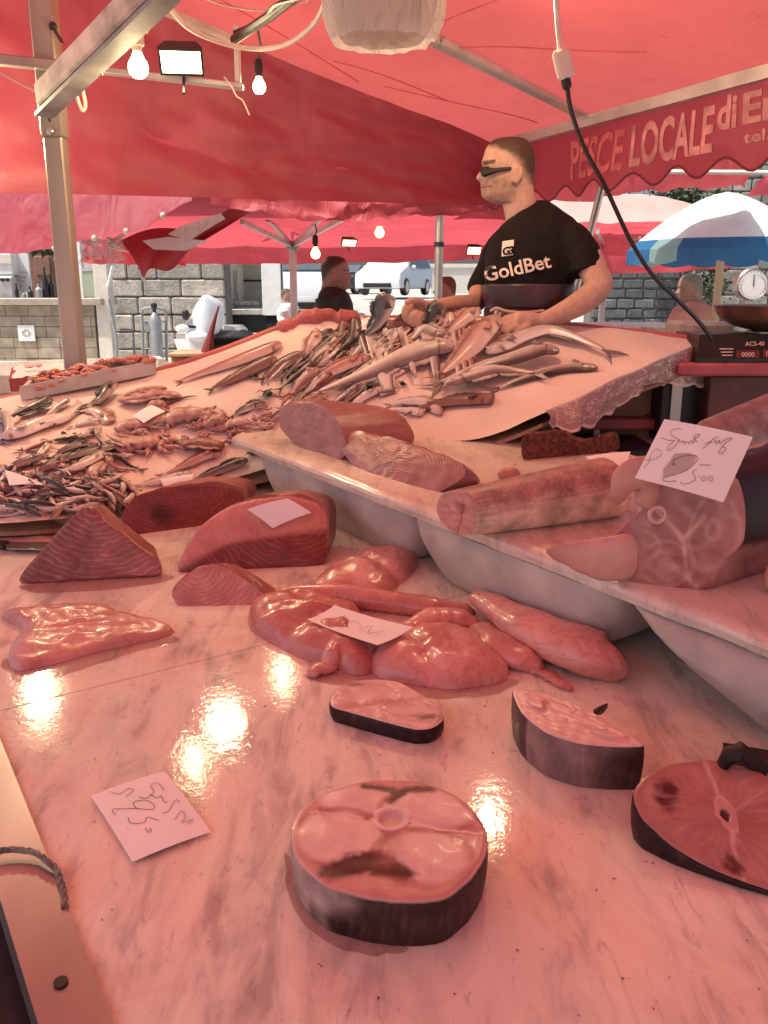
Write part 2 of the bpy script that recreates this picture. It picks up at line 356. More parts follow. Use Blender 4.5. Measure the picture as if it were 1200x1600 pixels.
M['sack'] = plain('white_woven_sack', (.54, .50, .45), .8, var=.14, bump=.9, bscale=330, bdist=.003)
M['steel'] = plain('brushed_steel', (.50, .46, .43), .34, .85, .18, 5, .15, 30, stretch=(1,.2,1))
M['alu'] = plain('pale_aluminium', (.62, .60, .57), .38, .6, .12, 8, .1, 40)
M['post'] = plain('stained_post', (.36, .285, .235), .42, .45, .22, 5, .15, 24, stretch=(1,1,.25))
M['wood'] = plain('old_wood', (.50, .34, .21), .7, 0, .3, 6, .5, 30, stretch=(1,1,.2))
M['woodgrey'] = plain('weathered_beam', (.48, .37, .31), .7, .0, .5, 9, .5, 22, stretch=(.3,1,1))
M['black'] = plain('black_plastic', (.018,.017,.017), .4, 0, .2)
M['dark'] = plain('dark_metal', (.05,.046,.044), .45, .5, .3)
M['white'] = plain('white_paint', (.80,.80,.79), .4, 0, .05)
M['offwhite'] = plain('cream_plastic', (.68,.62,.54), .45, 0, .08)
M['grey'] = plain('grey_paint', (.33,.34,.35), .45, .2, .12)
M['cable'] = plain('pale_cable', (.66,.52,.46), .5, 0, .1)
M['copper'] = plain('copper_pan', (.62,.36,.27), .3, .9, .2, 9, .1, 20)
M['paper'] = plain('paper_card', (.92,.91,.88), .75, 0, .03, bump=.08)
M['ink'] = plain('pen_ink', (.12,.075,.085), .6, 0, .1)
M['redplastic'] = plain('red_plastic', (.45,.05,.04), .4, 0, .2)
M['rope'] = plain('grey_rope', (.30,.27,.23), .85, 0, .4, 90, .8, 300, .003)
M['bulb'] = glow('lit_bulb', (1.0, .70, .34), 6)
M['lamp'] = glow('lit_flood_glass', (1.0, .82, .55), 5)
M['farbulb'] = glow('lit_far_bulb', (1.0, .66, .28), 4)
# ---------------------------------------------------------------- ground
def ground_z(x, y):
    return 1.36*min(1, max(0, (y-6)/27)) + .02*noise.noise((x*.7, y*.7, 0))
M['ground'] = plain('sunlit_paving', (.50,.48,.45), .8, 0, .16, 3, .4, 18, .01)
mb = MB(); xs = [-600,-120,-40,-20]+[-14+k*.5 for k in range(57)]+[20,40,120,600]; ys = [-600,-120,-40,-12,-6,-3]+[k*.5 for k in range(51)]+[30,45,120,700]
ids = [[mb.add((x, y, ground_z(x, y))) for x in xs] for y in ys]
for i in range(len(ys)-1):
    for j in range(len(xs)-1): mb.face(ids[i][j], ids[i][j+1], ids[i+1][j+1], ids[i+1][j])
struct(obj('ground', mb, M['ground']))
# ---------------------------------------------------------------- main awning over the stall
C0 = Vector((.56, 4.63, 2.30))                    # far corner
RV = Vector((.70, -1.53, 0)).normalized(); LV = Vector((-.91, -.35, .30)).normalized()
def roofp(s, t):
    """s metres along the lettered edge towards the viewer, t metres up the slope"""
    tt = min(t, 2.2) + max(0, t-2.2)*.25
    p = C0 + RV*s + LV*t; p.z = C0.z + LV.z*tt
    p.z -= .05*sin(pi*min(1, t/3.6))*(.5+.5*cos(2*pi*(s % 1.9)/1.9))
    p.z += .012*noise.noise((s*2.2, t*2.2, 3))
    return p
awn = thing('market_awning', 'large red cloth awning stretched over the fish stall, lettered edge with scalloped hem', 'awning')
mb = MB(); mb.sheet([[roofp(s*.25, t*.25-.0) for t in range(0, 20)] for s in range(0, 31)])
roof_mesh = mb.mesh('roof', M['roof']); roof = link('roof', roof_mesh, awn)
ROOF = BVHTree.FromPolygons([Vector(v) for v in mb.v], mb.f)
def on_roof(px, py, gap=0.03):
    d = ray(px, py).normalized(); h = ROOF.ray_cast(CAM, d)
    return (h[0] - d*gap) if h[0] is not None else P(px, py, 4)
# back panel hanging from the rising edge
TP = 3.0
while TP < 6:                                     # the panel ends behind the square post
    q_ = roofp(0, TP) - CAM
    if 600 + FPX*q_.x/Vector((0, q_.y, q_.z-.5)).dot(FW) < 104: break
    TP += .02
def panel_grid():
    G = []
    for i in range(31):
        v = i/30; row = []
        for j in range(81):
            t = j/80*TP
            p = roofp(0, t); top = p.z + .0
            bot = 1.6 + (ray(lerp(760, 90, j/80), lerp(322, 296, j/80)).z)*p.y
            q = Vector((p.x, p.y, lerp(top, bot, v))); q.y += .05*noise.noise((t*1.3, v*1.2, 7)) + .04*sin(v*pi) + .025*noise.noise((t*3+v*2.5, v*5-t, 2)) + .012*noise.noise((t*9+v*6, v*7, 5)) ; row.append(q)
        G.append(row)
    return G
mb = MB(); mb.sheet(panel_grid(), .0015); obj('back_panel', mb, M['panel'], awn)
# valance with scalloped hem, along the lettered edge
def valp(s, d):
    """s along the edge, d metres below it"""
    p = C0 + RV*s; n = Vector((RV.y, -RV.x, 0))
    return Vector((p.x, p.y, p.z-.035-d)) - n*(.015*sin(s*5.1)+.012*sin(s*11.3+1))*min(1, d*4)
def hem(s): return .245+.028*cos(2*pi*s/.235)
mb = MB(); G = [[valp(s*.0125-.15, hem(s*.0125-.15)*i/8) for s in range(0, 330)] for i in range(9)]
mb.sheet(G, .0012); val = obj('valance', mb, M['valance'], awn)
M['hem'] = plain('dark_hem_tape', (.17,.02,.025), .7)
mb = MB(); mb.tube([valp(s*.025-.15, hem(s*.025-.15)) for s in range(0, 165)], .005, 6); obj('hem_tape', mb, M['hem'], val)
M['print'] = plain('faded_print', (.60,.24,.25), .75, 0, .3, 14)
M['faint'] = plain('worn_off_print', (.54,.115,.13), .75, 0, .25, 14)
def valsd(px, py):
    n = Vector((-RV.y, RV.x, 0)); d = ray(px, py); t = (C0-CAM).dot(n)/d.dot(n); p = CAM + d*t; return (p-C0).dot(RV), C0.z-.035-p.z
def valtext(body, px0, py0, px1, hpx, bold):
    # lettering between two marks on the valance, base line level, reading left to right
    s0, d0 = valsd(px0, py0); s1, _ = valsd(px1, py0-(px1-px0)*.22); _, dt = valsd(px0, py0-hpx); hh = d0-dt
    me = text_mesh(body, 1.0, bold); xs = [v.co.x for v in me.vertices]; ysv = [v.co.y for v in me.vertices]; xa, xb, yb = min(xs), max(xs), max(ysv)
    n = Vector((-RV.y, RV.x, 0)); n = n if n.y < 0 else -n
    for v in me.vertices: v.co = valp(s0+(v.co.x-xa)/(xb-xa)*(s1-s0), d0-v.co.y/yb*hh) + n*(.003+v.co.z)
    me.materials.clear(); me.materials.append(M['faint' if body == 'PESCE' else 'print']); link('lettering', me, val)
VALTEXT = valtext
# frame tubes of the awning
mb = MB(); mb.bar(C0+RV*-.1+Vector((0,0,-.012)), C0+RV*5.5+Vector((0,0,-.012)), .05, .045); obj('edge_rail', mb, M['alu'], awn)
a, b = on_roof(958, 198, .06), on_roof(500, -30, .06)
mb = MB(); mb.bar(a, b, .055, .05, bev=.006); obj('rafter', mb, M['alu'], awn)
mb = MB(); mb.tube([lerp(a, b, .64+k*.004) - Vector((0,0,.0)) for k in range(3)], [.034]*3, 10); obj('clamp', mb, M['steel'], awn)
# seams in the roof cloth
M['seam'] = plain('seam_stitching', (.52,.08,.09), .8)
for pts in ([(600,135),(700,158),(800,180),(840,192)], [(700,75),(790,73),(880,78),(1010,82)], [(520,95),(600,118),(700,158)], [(345,0),(450,60),(560,128)], [(640,60),(700,30),(790,-5)]):
    mb = MB(); q = [on_roof(*p, .012) for p in pts]; mb.tube(spline(q, 14), .0022, 5); obj('seam', mb, M['seam'], awn)
# leaning pole at the lettered edge
p1 = P(966, 190, 4.0); p2 = P(908, 420, 4.3); p3 = p2 + (p2-p1)*3.0
pole = thing('awning_pole', 'dark leaning metal pole tied below the lettered awning edge behind the vendor', 'pole')
mb = MB(); mb.tube([p1, p2, p3], .017, 10); obj('shaft', mb, M['steel'], pole)
mb = MB()
for k in range(9): mb.tube([lerp(p1, p2, .02+k*.045)+Vector((.026*cos(a), .026*sin(a), .012*sin(a*.5+k))) for a in [i*2*pi/9 for i in range(10)]], .006, 5)
obj('lashing', mb, M['rope'], pole)
# ---------------------------------------------------------------- neighbouring awning, brighter, behind the post
nb = thing('neighbour_awning', 'bright pink sunlit awning sloping down behind the square post', 'awning')
def nbp(u, v):
    px = lerp(-330, 300, u); yb = interp([(0,394),(.55,388),(.86,372),(1,318)], u)
    Y = lerp(4.75, 6.6, v); 
    low = P(px, yb, 4.62); return Vector((low.x*(1+.10*v), lerp(4.62, 5.5, v), low.z + 1.9*v + .02*noise.noise((u*14, v*9, 1)) + .03*sin(u*9+v*14)*(1-v)))
mb = MB(); mb.sheet([[nbp(j/44, i/20) for j in range(45)] for i in range(21)], .0012); obj('cloth', mb, M['nbcloth'], nb)
for u in (.66, .76, .84, .93):
    mb = MB(); mb.ball(nbp(u, .0)+Vector((0,-.01,0)), .016, 8); obj('toggle', mb, M['offwhite'], nb)
# ---------------------------------------------------------------- square post with beam
post = thing('square_post', 'tall square metal post with bolted sleeve behind the left end of the fish bed', 'post')
pa, pb = P(118, 640, 3.12), P(88, 200, 3.12); pc = P(70, -60, 3.12)
pb.x = pa.x = pc.x = P(103, 400, 3.12).x
mb = MB(); mb.bar(Vector((pa.x, 3.12, .3)), Vector((pa.x, 3.12, P(90,215,3.12).z)), .064, .064, bev=.005); obj('lower_tube', mb, M['post'], post)
mb = MB(); mb.bar(Vector((pa.x, 3.12, P(90,216,3.12).z)), Vector((pa.x, 3.12, 2.9)), .074, .074, bev=.005); obj('sleeve', mb, M['post'], post)
zb = P(88,205,3.08).z
mb = MB(); mb.lathe([(.013,0),(.013,.008),(.007,.012)], (pa.x, 3.083, zb), (0,-1,0), 10); obj('bolt', mb, M['steel'], post)
mb = MB(); mb.bar((pa.x, 3.08, zb+.03), (pa.x, 3.08, zb+.10), .006, .004); obj('slot', mb, M['black'], post)
mb = MB(); mb.lathe([(.012,0),(.014,.01),(.009,.02)], P(84,42,3.07), (0,-1,0), 10); mb.bar(P(84,45,3.06), P(97,66,3.05), .012, .006); obj('wing_nut', mb, M['dark'], post)
M['galv'] = plain('dull_galvanised', (.30,.28,.26), .6, .2, .3, 9)
beam = thing('overhead_beam', 'grey weathered timber beam rising from the square post towards the viewer', 'beam')
b0, b1 = P(72, 150, 3.0), P(262, -40, 2.30)
mb = MB(); mb.bar(b0, b1, .072, .07, bev=.006); obj('timber', mb, M['woodgrey'], beam)
mb = MB(); mb.bar(lerp(b0,b1,-.04)+Vector((0,0,-.047)), lerp(b0,b1,1.0)+Vector((0,0,-.047)), .06, .012); obj('under_plate', mb, M['galv'], beam)
cb = thing('cross_bar', 'thin flat bar running left from the square post under the pink awning', 'bar')
mb = MB(); mb.bar(P(-120, 82, 3.05), P(100, 104, 3.05), .05, .03, bev=.004); obj('flat_bar', mb, M['post'], cb)
br = thing('lamp_bracket', 'L-shaped flat metal bracket carrying the lit floodlight', 'bracket')
mb = MB(); mb.bar(P(140, 108, 3.35), P(380, 136, 3.35), .045, .02, bev=.003); obj('flat_bar', mb, M['alu'], br)
mb = MB(); mb.bar(P(372, 140, 3.36), P(370, 40, 3.36), .03, .02, bev=.003); obj('upright', mb, M['alu'], br)
mb = MB(); mb.tube([P(366, 62, 3.3), P(420, 26, 3.0), P(478, -20, 2.7)], .016, 8); obj('tube', mb, M['dark'], br)
rd = thing('roof_strut', 'flat pale strut under the awning above the floodlight', 'strut')
mb = MB(); mb.bar(P(235, 8, 3.3), P(365, 62, 3.6), .035, .02); mb2 = MB(); obj('flat_bar', mb, M['alu'], rd)
# ---------------------------------------------------------------- marble counter
ctr = thing('fish_counter', 'wet white marble counter with grey veins, two slabs and a steel edge frame', 'counter')
def tplate(poly, z_top, th, mb):
    """poly: xy points; top follows the counter's fall"""
    a = [mb.add((x, y, z_top+TS*y)) for x, y in poly]; b = [mb.add((x, y, z_top+TS*y-th)) for x, y in poly]; n = len(a)
    mb.face(*a); mb.face(*reversed(b))
    for k in range(n): mb.face(a[k], b[k], b[(k+1) % n], a[(k+1) % n])
e1, e2 = T(0, 1165), T(172, 1600)                 # left edge of the marble along the frame
ed = (e2-e1).normalized(); ew = e1 - ed*2.0; e3 = e1 + ed*1.6
s1, s2 = T(0, 1110), T(460, 995); sv = (s2-s1)/(s2.x-s1.x)
def seam_y(x): return s1.y + (x-s1.x)*(s2.y-s1.y)/(s2.x-s1.x)
def left_x(y): return e1.x + (y-e1.y)*(e2.x-e1.x)/(e2.y-e1.y)
xr = 1.7
ys0 = .25
yl = 1.3
for _k in range(30): yl = seam_y(left_x(yl))
mb = MB()
tplate([(left_x(ys0), ys0), (xr, ys0), (xr, seam_y(xr)-.003), (left_x(yl), seam_y(left_x(yl))-.003)], TZ, .035, mb); slab1 = obj('slab', mb, M['marble'], ctr, smooth=False)
mb = MB(); tplate([(-1.7, seam_y(-1.7)), (xr, seam_y(xr)), (xr, 2.7), (-1.7, 2.7)], TZ, .035, mb); slab2 = obj('slab', mb, M['marble'], ctr, smooth=False)
M['grout'] = plain('seam_filler', (.52,.44,.38), .5)
mb = MB(); tplate([(-1.7, seam_y(-1.7)-.006), (xr, seam_y(xr)-.006), (xr, seam_y(xr)+.002), (-1.7, seam_y(-1.7)+.002)], TZ-.003, .02, mb); obj('seam', mb, M['grout'], ctr, smooth=False)
# steel frame along the left edge
fr_in = [(left_x(ys0)+.003, ys0), (left_x(yl-.02)+.003, yl-.02)]
wd = .075
mb = MB(); 
tplate([(fr_in[0][0]-wd, ys0), (fr_in[0][0], ys0), (fr_in[1][0], fr_in[1][1]), (fr_in[1][0]-wd, fr_in[1][1])], TZ+.006, .05, mb); fr = obj('steel_edge', mb, M['steel'], ctr, smooth=False)
h = T(95, 1535, .007); mb = MB(); mb.lathe([(.0075,0),(.0075,.0015)], h, TN, 16); obj('bolt_hole', mb, M['black'], fr)
mb = MB(); mb.box((0, 1.55, .42), (3.2, 2.1, .80)); obj('base', mb, M['dark'], ctr, smooth=False)
rp = thing('rope_loop', 'short grey braided rope looped over the steel edge of the counter', 'rope')
pts = [T(-40, 1338, .012), T(0, 1330, .016), T(40, 1328, .016), T(70, 1342, .015), T(90, 1362, .012), T(98, 1390, .008), T(102, 1418, .006)]
q = spline(pts, 60)
for k in range(3):
    mb = MB(); mb.tube([p + Vector((.0024*cos(i*.55+k*2.09), .001*cos(i*.5), .0024*sin(i*.55+k*2.09))) for i, p in enumerate(q)], .0025, 6); obj('strand', mb, M['rope'], rp)
# ---------------------------------------------------------------- raised slab on boxes
shf = thing('raised_slab', 'long worn marble slab with a rounded edge, raised on white polystyrene boxes', 'slab')
A, B = S(362, 682), S(1210, 1004); dv = (B-A).normalized(); nrm = Vector((-dv.y, dv.x, 0)).normalized()
if nrm.x < 0: nrm = -nrm
def shp(s, t, z=0.0):
    p = A + dv*s + nrm*t; return Vector((p.x, p.y, SZ+TS*p.y+z))
L = (B-A).length+.8
rng = rnd(5)
prof = [(.34,-.03),(.005,-.03),(0.0,-.026),(-.0015,-.012),(0.0,-.005),(.005,0),(.013,.0015),(.34,0.0015)]
mb = MB(); R = []
n = 60
for i in range(n+1):
    s = i/n*L; R.append([mb.add(shp(s, t*2.2 + (.004*noise.noise((s*9, z*40, 2)) if t < .1 else 0), z + (.002*noise.noise((s*13, 1, 2)) if t < .1 else 0))) for t, z in prof])
mb.rings(R); obj('slab_body', mb, M['slab'], shf)
def foam_box(name, label, s0, s1, tin, depth, cat='box', mat='foam', sag=.0, lift=(.02,.02), run=.10, bulge=.0):
    o = thing(name, label, cat, 'white tubs propping up the raised slab'); mb = MB(); rings = []; nseg = 96
    for k in range(12):
        f = k/11; zz = f*.1415; r = []
        for i in range(nseg):
            an = 2*pi*i/nseg; ca, sa = cos(an), sin(an); ex = .24
            ins = .045*(1-f)**2.2; ux = abs(ca)**ex*(1 if ca > 0 else -1); ut = abs(sa)**ex*(1 if sa > 0 else -1)
            s_ = (s0+s1)/2 + ((s1-s0)/2-ins*.8)*ux; t_ = tin+depth/2 + (depth/2-ins)*ut; q = 0 if sa < 0 else 2; ds = min(s_-s0, s1-s_)
            up = max(lift[0]*(1-smooth(0, run, s_-s0)), lift[1]*(1-smooth(0, run, s1-s_)))
            if q == 0: t_ -= bulge*sin(pi*f)*min(1, max(0, ds)*8)
            w = (.007*noise.noise((s_*9, zz*30, 4)) + .004*noise.noise((s_*30, zz*14, 8))) if sag else .0015*noise.noise((s_*9, zz*30, 4))
            p = A + dv*s_ + nrm*(t_+w*(1 if q == 0 else 0)); base = TZ+TS*p.y+.001+up*.141; top = SZ+TS*p.y-.0315; p.z = lerp(base, top, f); r.append(mb.add(p))
        rings.append(r)
    mb.rings(rings); return obj('tub', mb, M[mat], o, auto=50).parent
def s_at(px, py): 
    p = S(px, py); return (p-A).dot(dv)
foam_box('polystyrene_box', 'far white polystyrene box under the narrow end of the raised slab', s_at(380, 690), s_at(602,786), .025, .34, lift=(.45,.1), run=.06)
foam_box('polystyrene_box', 'long white polystyrene tub under the middle of the raised slab', s_at(608,789), s_at(950,915), .008, .34, lift=(.35,.30), run=.12, bulge=.006)
foam_box('filled_sack', 'bulging white woven sack propping the near end of the raised slab', s_at(955,917), s_at(1215,1010)+.25, .004, .34, 'sack', 'sack', .01, lift=(.85,.2), run=.26, bulge=.030)
# ---------------------------------------------------------------- sloping fish bed under a cloth
far = [(-140,660,2.85),(0,624,2.9),(120,606,2.95),(250,578,3.0),(350,546,3.0),(470,503,3.05),(600,498,3.05),(700,497,3.05),(850,505,3.05),(1000,520,3.0),(1108,531,2.95)]
near = [(-140,820,2.05),(20,816,2.05),(120,807,2.12),(200,788,2.30),(290,768,2.42),(400,738,2.5),(520,708,2.5),(640,692,2.48),(740,686,2.42),(800,668,2.38),(852,646,2.35)]
FV = [P(*p) for p in far]; NV = [P(*p) for p in near]
BN = 90; BR = 40
fs, ns = spline(FV, BN+1), spline(NV, BN+1)
def bedp(i, j):
    """i along the bed 0..BN, j 0 far .. BR near"""
    p = lerp(fs[i], ns[i], j/BR)
    p.z += .010*noise.noise((p.x*4.5, p.y*4.5, 0)) + .004*noise.noise((p.x*17+p.y*6, p.y*9, 5))
    return p
bed = thing('fish_bed', 'large sloping fish display covered with a salmon pink cloth that has a lace border', 'fish display')
M['bedcloth'] = plain('bed_cloth', (.80,.66,.58), .62, 0, .05, 5, .35, 240, .001)
mb = MB(); G = [[bedp(i, j) for i in range(BN+1)] for j in range(BR+1)]; mb.sheet(G, 0)
BED = BVHTree.FromPolygons([Vector(v) for v in mb.v], mb.f)
obj('cloth', mb, M['bedcloth'], bed)
def F(px, py, h=0.0):
    d = ray(px, py).normalized(); r = BED.ray_cast(CAM, d)
    if r[0] is None:
        r = BED.find_nearest(P(px, py, 2.6))
    n = r[1] if r[1].z > 0 else -r[1]
    return r[0] + n*h
def FN(px, py):
    d = ray(px, py).normalized(); r = BED.ray_cast(CAM, d)
    if r[0] is None: r = BED.find_nearest(P(px, py, 2.6))
    return r[1] if r[1].z > 0 else -r[1]
# rail along the far edge, body underneath, lace border hanging from the right edge
M['rail'] = plain('rail_cloth', (.50,.13,.13), .6, 0, .15, 8, .4, 90)
mb = MB(); mb.tube([p+Vector((0,.025,-.012)) for p in fs[::3]], .028, 8, flat=.8); obj('far_roll', mb, M['rail'], bed)
mb = MB()
low = lambda p, z: Vector((p.x, p.y, z))
g1 = [Vector((p.x, p.y+.02, p.z-.02)) for p in fs]; mb.sheet([g1, [low(p, .35) for p in g1]]); obj('back_board', mb, M['wood'], bed)
mb = MB(); mb.bar((-.9,2.9,0),(-.9,2.9,1.15),.06); obj('leg', mb, M['dark'], bed)
mb = MB(); pL = bedp(BN-1, 3); mb.bar((pL.x-.05,pL.y,0),(pL.x-.05,pL.y,pL.z-.02),.035); obj('leg', mb, M['steel'], bed)
under = [Vector((p.x, p.y, max(p.z-.10, TZ+TS*p.y+.03))) for p in fs]; under2 = [Vector((p.x, p.y+.02, max(p.z-.04, TZ+TS*p.y+.004))) for p in ns]
mb = MB(); mb.sheet([under, under2], .01); obj('board', mb, M['wood'], bed)
# lace
m, nt, n_, l_, b_ = newmat('lace_border')
at = N(nt, 'ShaderNodeAttribute', attribute_name='loc'); mp = N(nt, 'ShaderNodeMapping'); mp.inputs['Scale'].default_value = (34, 7, 1); l_.new(at.outputs['Vector'], mp.inputs[0])
vo = N(nt, 'ShaderNodeTexVoronoi', feature='DISTANCE_TO_EDGE', i_Scale=1.1, i_Randomness=.9); l_.new(mp.outputs[0], vo.inputs['Vector'])
nz = N(nt, 'ShaderNodeTexNoise', i_Scale=.55, i_Detail=4, i_Roughness=.7); l_.new(mp.outputs[0], nz.inputs['Vector'])
ve = ramp(nt, vo.outputs['Distance'], [(.05, (1,1,1)), (.14, (0,0,0))])
ms_ = ramp(nt, nz.outputs[0], [(.47, (0,0,0)), (.55, (1,1,1))])
f1 = N(nt, 'ShaderNodeMix', data_type='RGBA', blend_type='MULTIPLY'); f1.inputs[0].default_value = 1; l_.new(ve.outputs[0], f1.inputs[6]); l_.new(ms_.outputs[0], f1.inputs[7])
sp = N(nt, 'ShaderNodeSeparateXYZ'); l_.new(at.outputs['Vector'], sp.inputs[0])
eg = ramp(nt, sp.outputs['Y'], [(.0, (1,1,1)), (.10, (0,0,0)), (.90, (0,0,0)), (.94, (1,1,1))])
pat = mixc(nt, 1.0, f1.outputs[2], eg.outputs[0], 'LIGHTEN')
l_.new(mixc(nt, pat, (.60,.44,.38), (.84,.72,.65)), b_.inputs['Base Color'])
al = N(nt, 'ShaderNodeMapRange', i_To_Min=.62, i_To_Max=1.0); l_.new(pat, al.inputs[0]); l_.new(al.outputs[0], b_.inputs['Alpha']); b_.inputs['Roughness'].default_value = .8
bp = N(nt, 'ShaderNodeBump', i_Strength=.5, i_Distance=.002); l_.new(pat, bp.inputs['Height']); l_.new(bp.outputs[0], b_.inputs['Normal'])
M['lace'] = m
edge = spline([bedp(BN, j) for j in range(0, BR+1, 5)], 121)
hemline = spline([P(1137,598,2.93),P(1085,604,2.86),P(1030,600,2.80),P(1000,603,2.72),P(960,632,2.62),P(930,652,2.54),P(905,668,2.44),P(880,672,2.36),P(840,664,2.33)], 121)
G = []
for r in range(9):
    row = []
    for k in range(121):
        v = r/8; p = lerp(edge[k], hemline[k], v); s = k/120
        sc = .012*abs(sin(s*pi*13))*smooth(.6, 1, v)
        p = p + Vector((.035*sin(v*pi*.5)*(1-v*.35) + .010*sin(s*46)*v, -.010*sin(s*31)*v, -sc + .006)); row.append(p)
    G.append(row)
mb = MB(); mb.sheet(G, .0012); obj('lace_border', mb, M['lace'], bed)
# knotted corner of the lace
q = [P(1092,600,2.93),P(1104,618,2.91),P(1116,632,2.9),P(1118,640,2.9),P(1106,642,2.89)]
kn = thing('lace_knot', 'gathered corner of lace cloth hanging below the right end of the fish bed', 'cloth')
mb = MB(); sp_ = spline([P(1122,590,2.93),P(1110,612,2.92),P(1106,630,2.91),P(1112,644,2.91)], 14); mb.tube(sp_, [.03+.03*abs(sin(pi*k/13))**.7 + .006*sin(k*2.1) for k in range(14)], 14, flat=.6)
obj('bunch', mb, M['lace'], kn)
mb = MB(); mb.tube(spline([P(1124,628,2.9),P(1120,640,2.9),P(1112,642,2.9)], 8), [.02,.02,.018,.016,.014,.011,.009,.006], 8); obj('tip', mb, M['bedcloth'], kn)
# bunched cloth at the crest
mb = MB(); pts = [F(440,520,.0)+Vector((0,.03,0)),P(465,503,3.06),P(500,494,3.06),P(530,497,3.06),P(560,502,3.06)]
sp_ = spline(pts, 40); mb.tube([p+Vector((0,0,.004*sin(i*.6))) for i, p in enumerate(sp_)], [.028+.006*sin(i*.45)+.003*sin(i*1.1) for i in range(40)], 10); 
bc = thing('bunched_cloth', 'crumpled pink cloth bunched along the crest of the fish bed', 'cloth'); obj('folds', mb, M['rail'], bc)
# ---------------------------------------------------------------- fish
M['fish'] = painted('wet_fish_skin', .33, .07, 50, .22, 160, .0007, coat=.06)
M['fin'] = painted('fish_fin', .4, .3, 60, .5, 300, .001, stretch=(1,1,1))
M['eye'] = painted('fish_eye', .1, .05, 10, .0, 10, coat=1)
PAL = {  # back, flank, belly, fin
 'hake': ((.085,.068,.066), (.52,.455,.43), (.86,.80,.76), (.22,.16,.15)),
 'white': ((.22,.175,.165), (.72,.64,.59), (.84,.77,.72), (.60,.48,.44)),
 'pink': ((.30,.16,.145), (.58,.40,.36), (.78,.64,.58), (.50,.28,.25)),
 'dark': ((.018,.015,.015), (.085,.06,.055), (.40,.31,.28), (.04,.03,.03)),
 'brown': ((.07,.04,.035), (.17,.09,.08), (.30,.17,.15), (.08,.05,.045)),
 'mack': ((.014,.017,.02), (.13,.12,.12), (.72,.67,.64), (.06,.05,.05)),
 'mullet': ((.17,.05,.043), (.46,.20,.17), (.74,.52,.46), (.45,.18,.15)),
}
BPROF = {'std': [(0,.10),(.05,.42),(.14,.74),(.28,.97),(.42,1),(.62,.80),(.80,.46),(.92,.24),(1,.20)],
 'eel': [(0,.20),(.05,.55),(.13,.86),(.25,1),(.45,.96),(.65,.78),(.82,.5),(.94,.26),(1,.14)],
 'blunt': [(0,.45),(.04,.80),(.12,.98),(.3,1),(.5,.85),(.7,.58),(.88,.3),(1,.2)],
 'tail': [(0,.9),(.2,1),(.5,.75),(.8,.38),(.92,.26),(1,.24)]}
NF = [0]
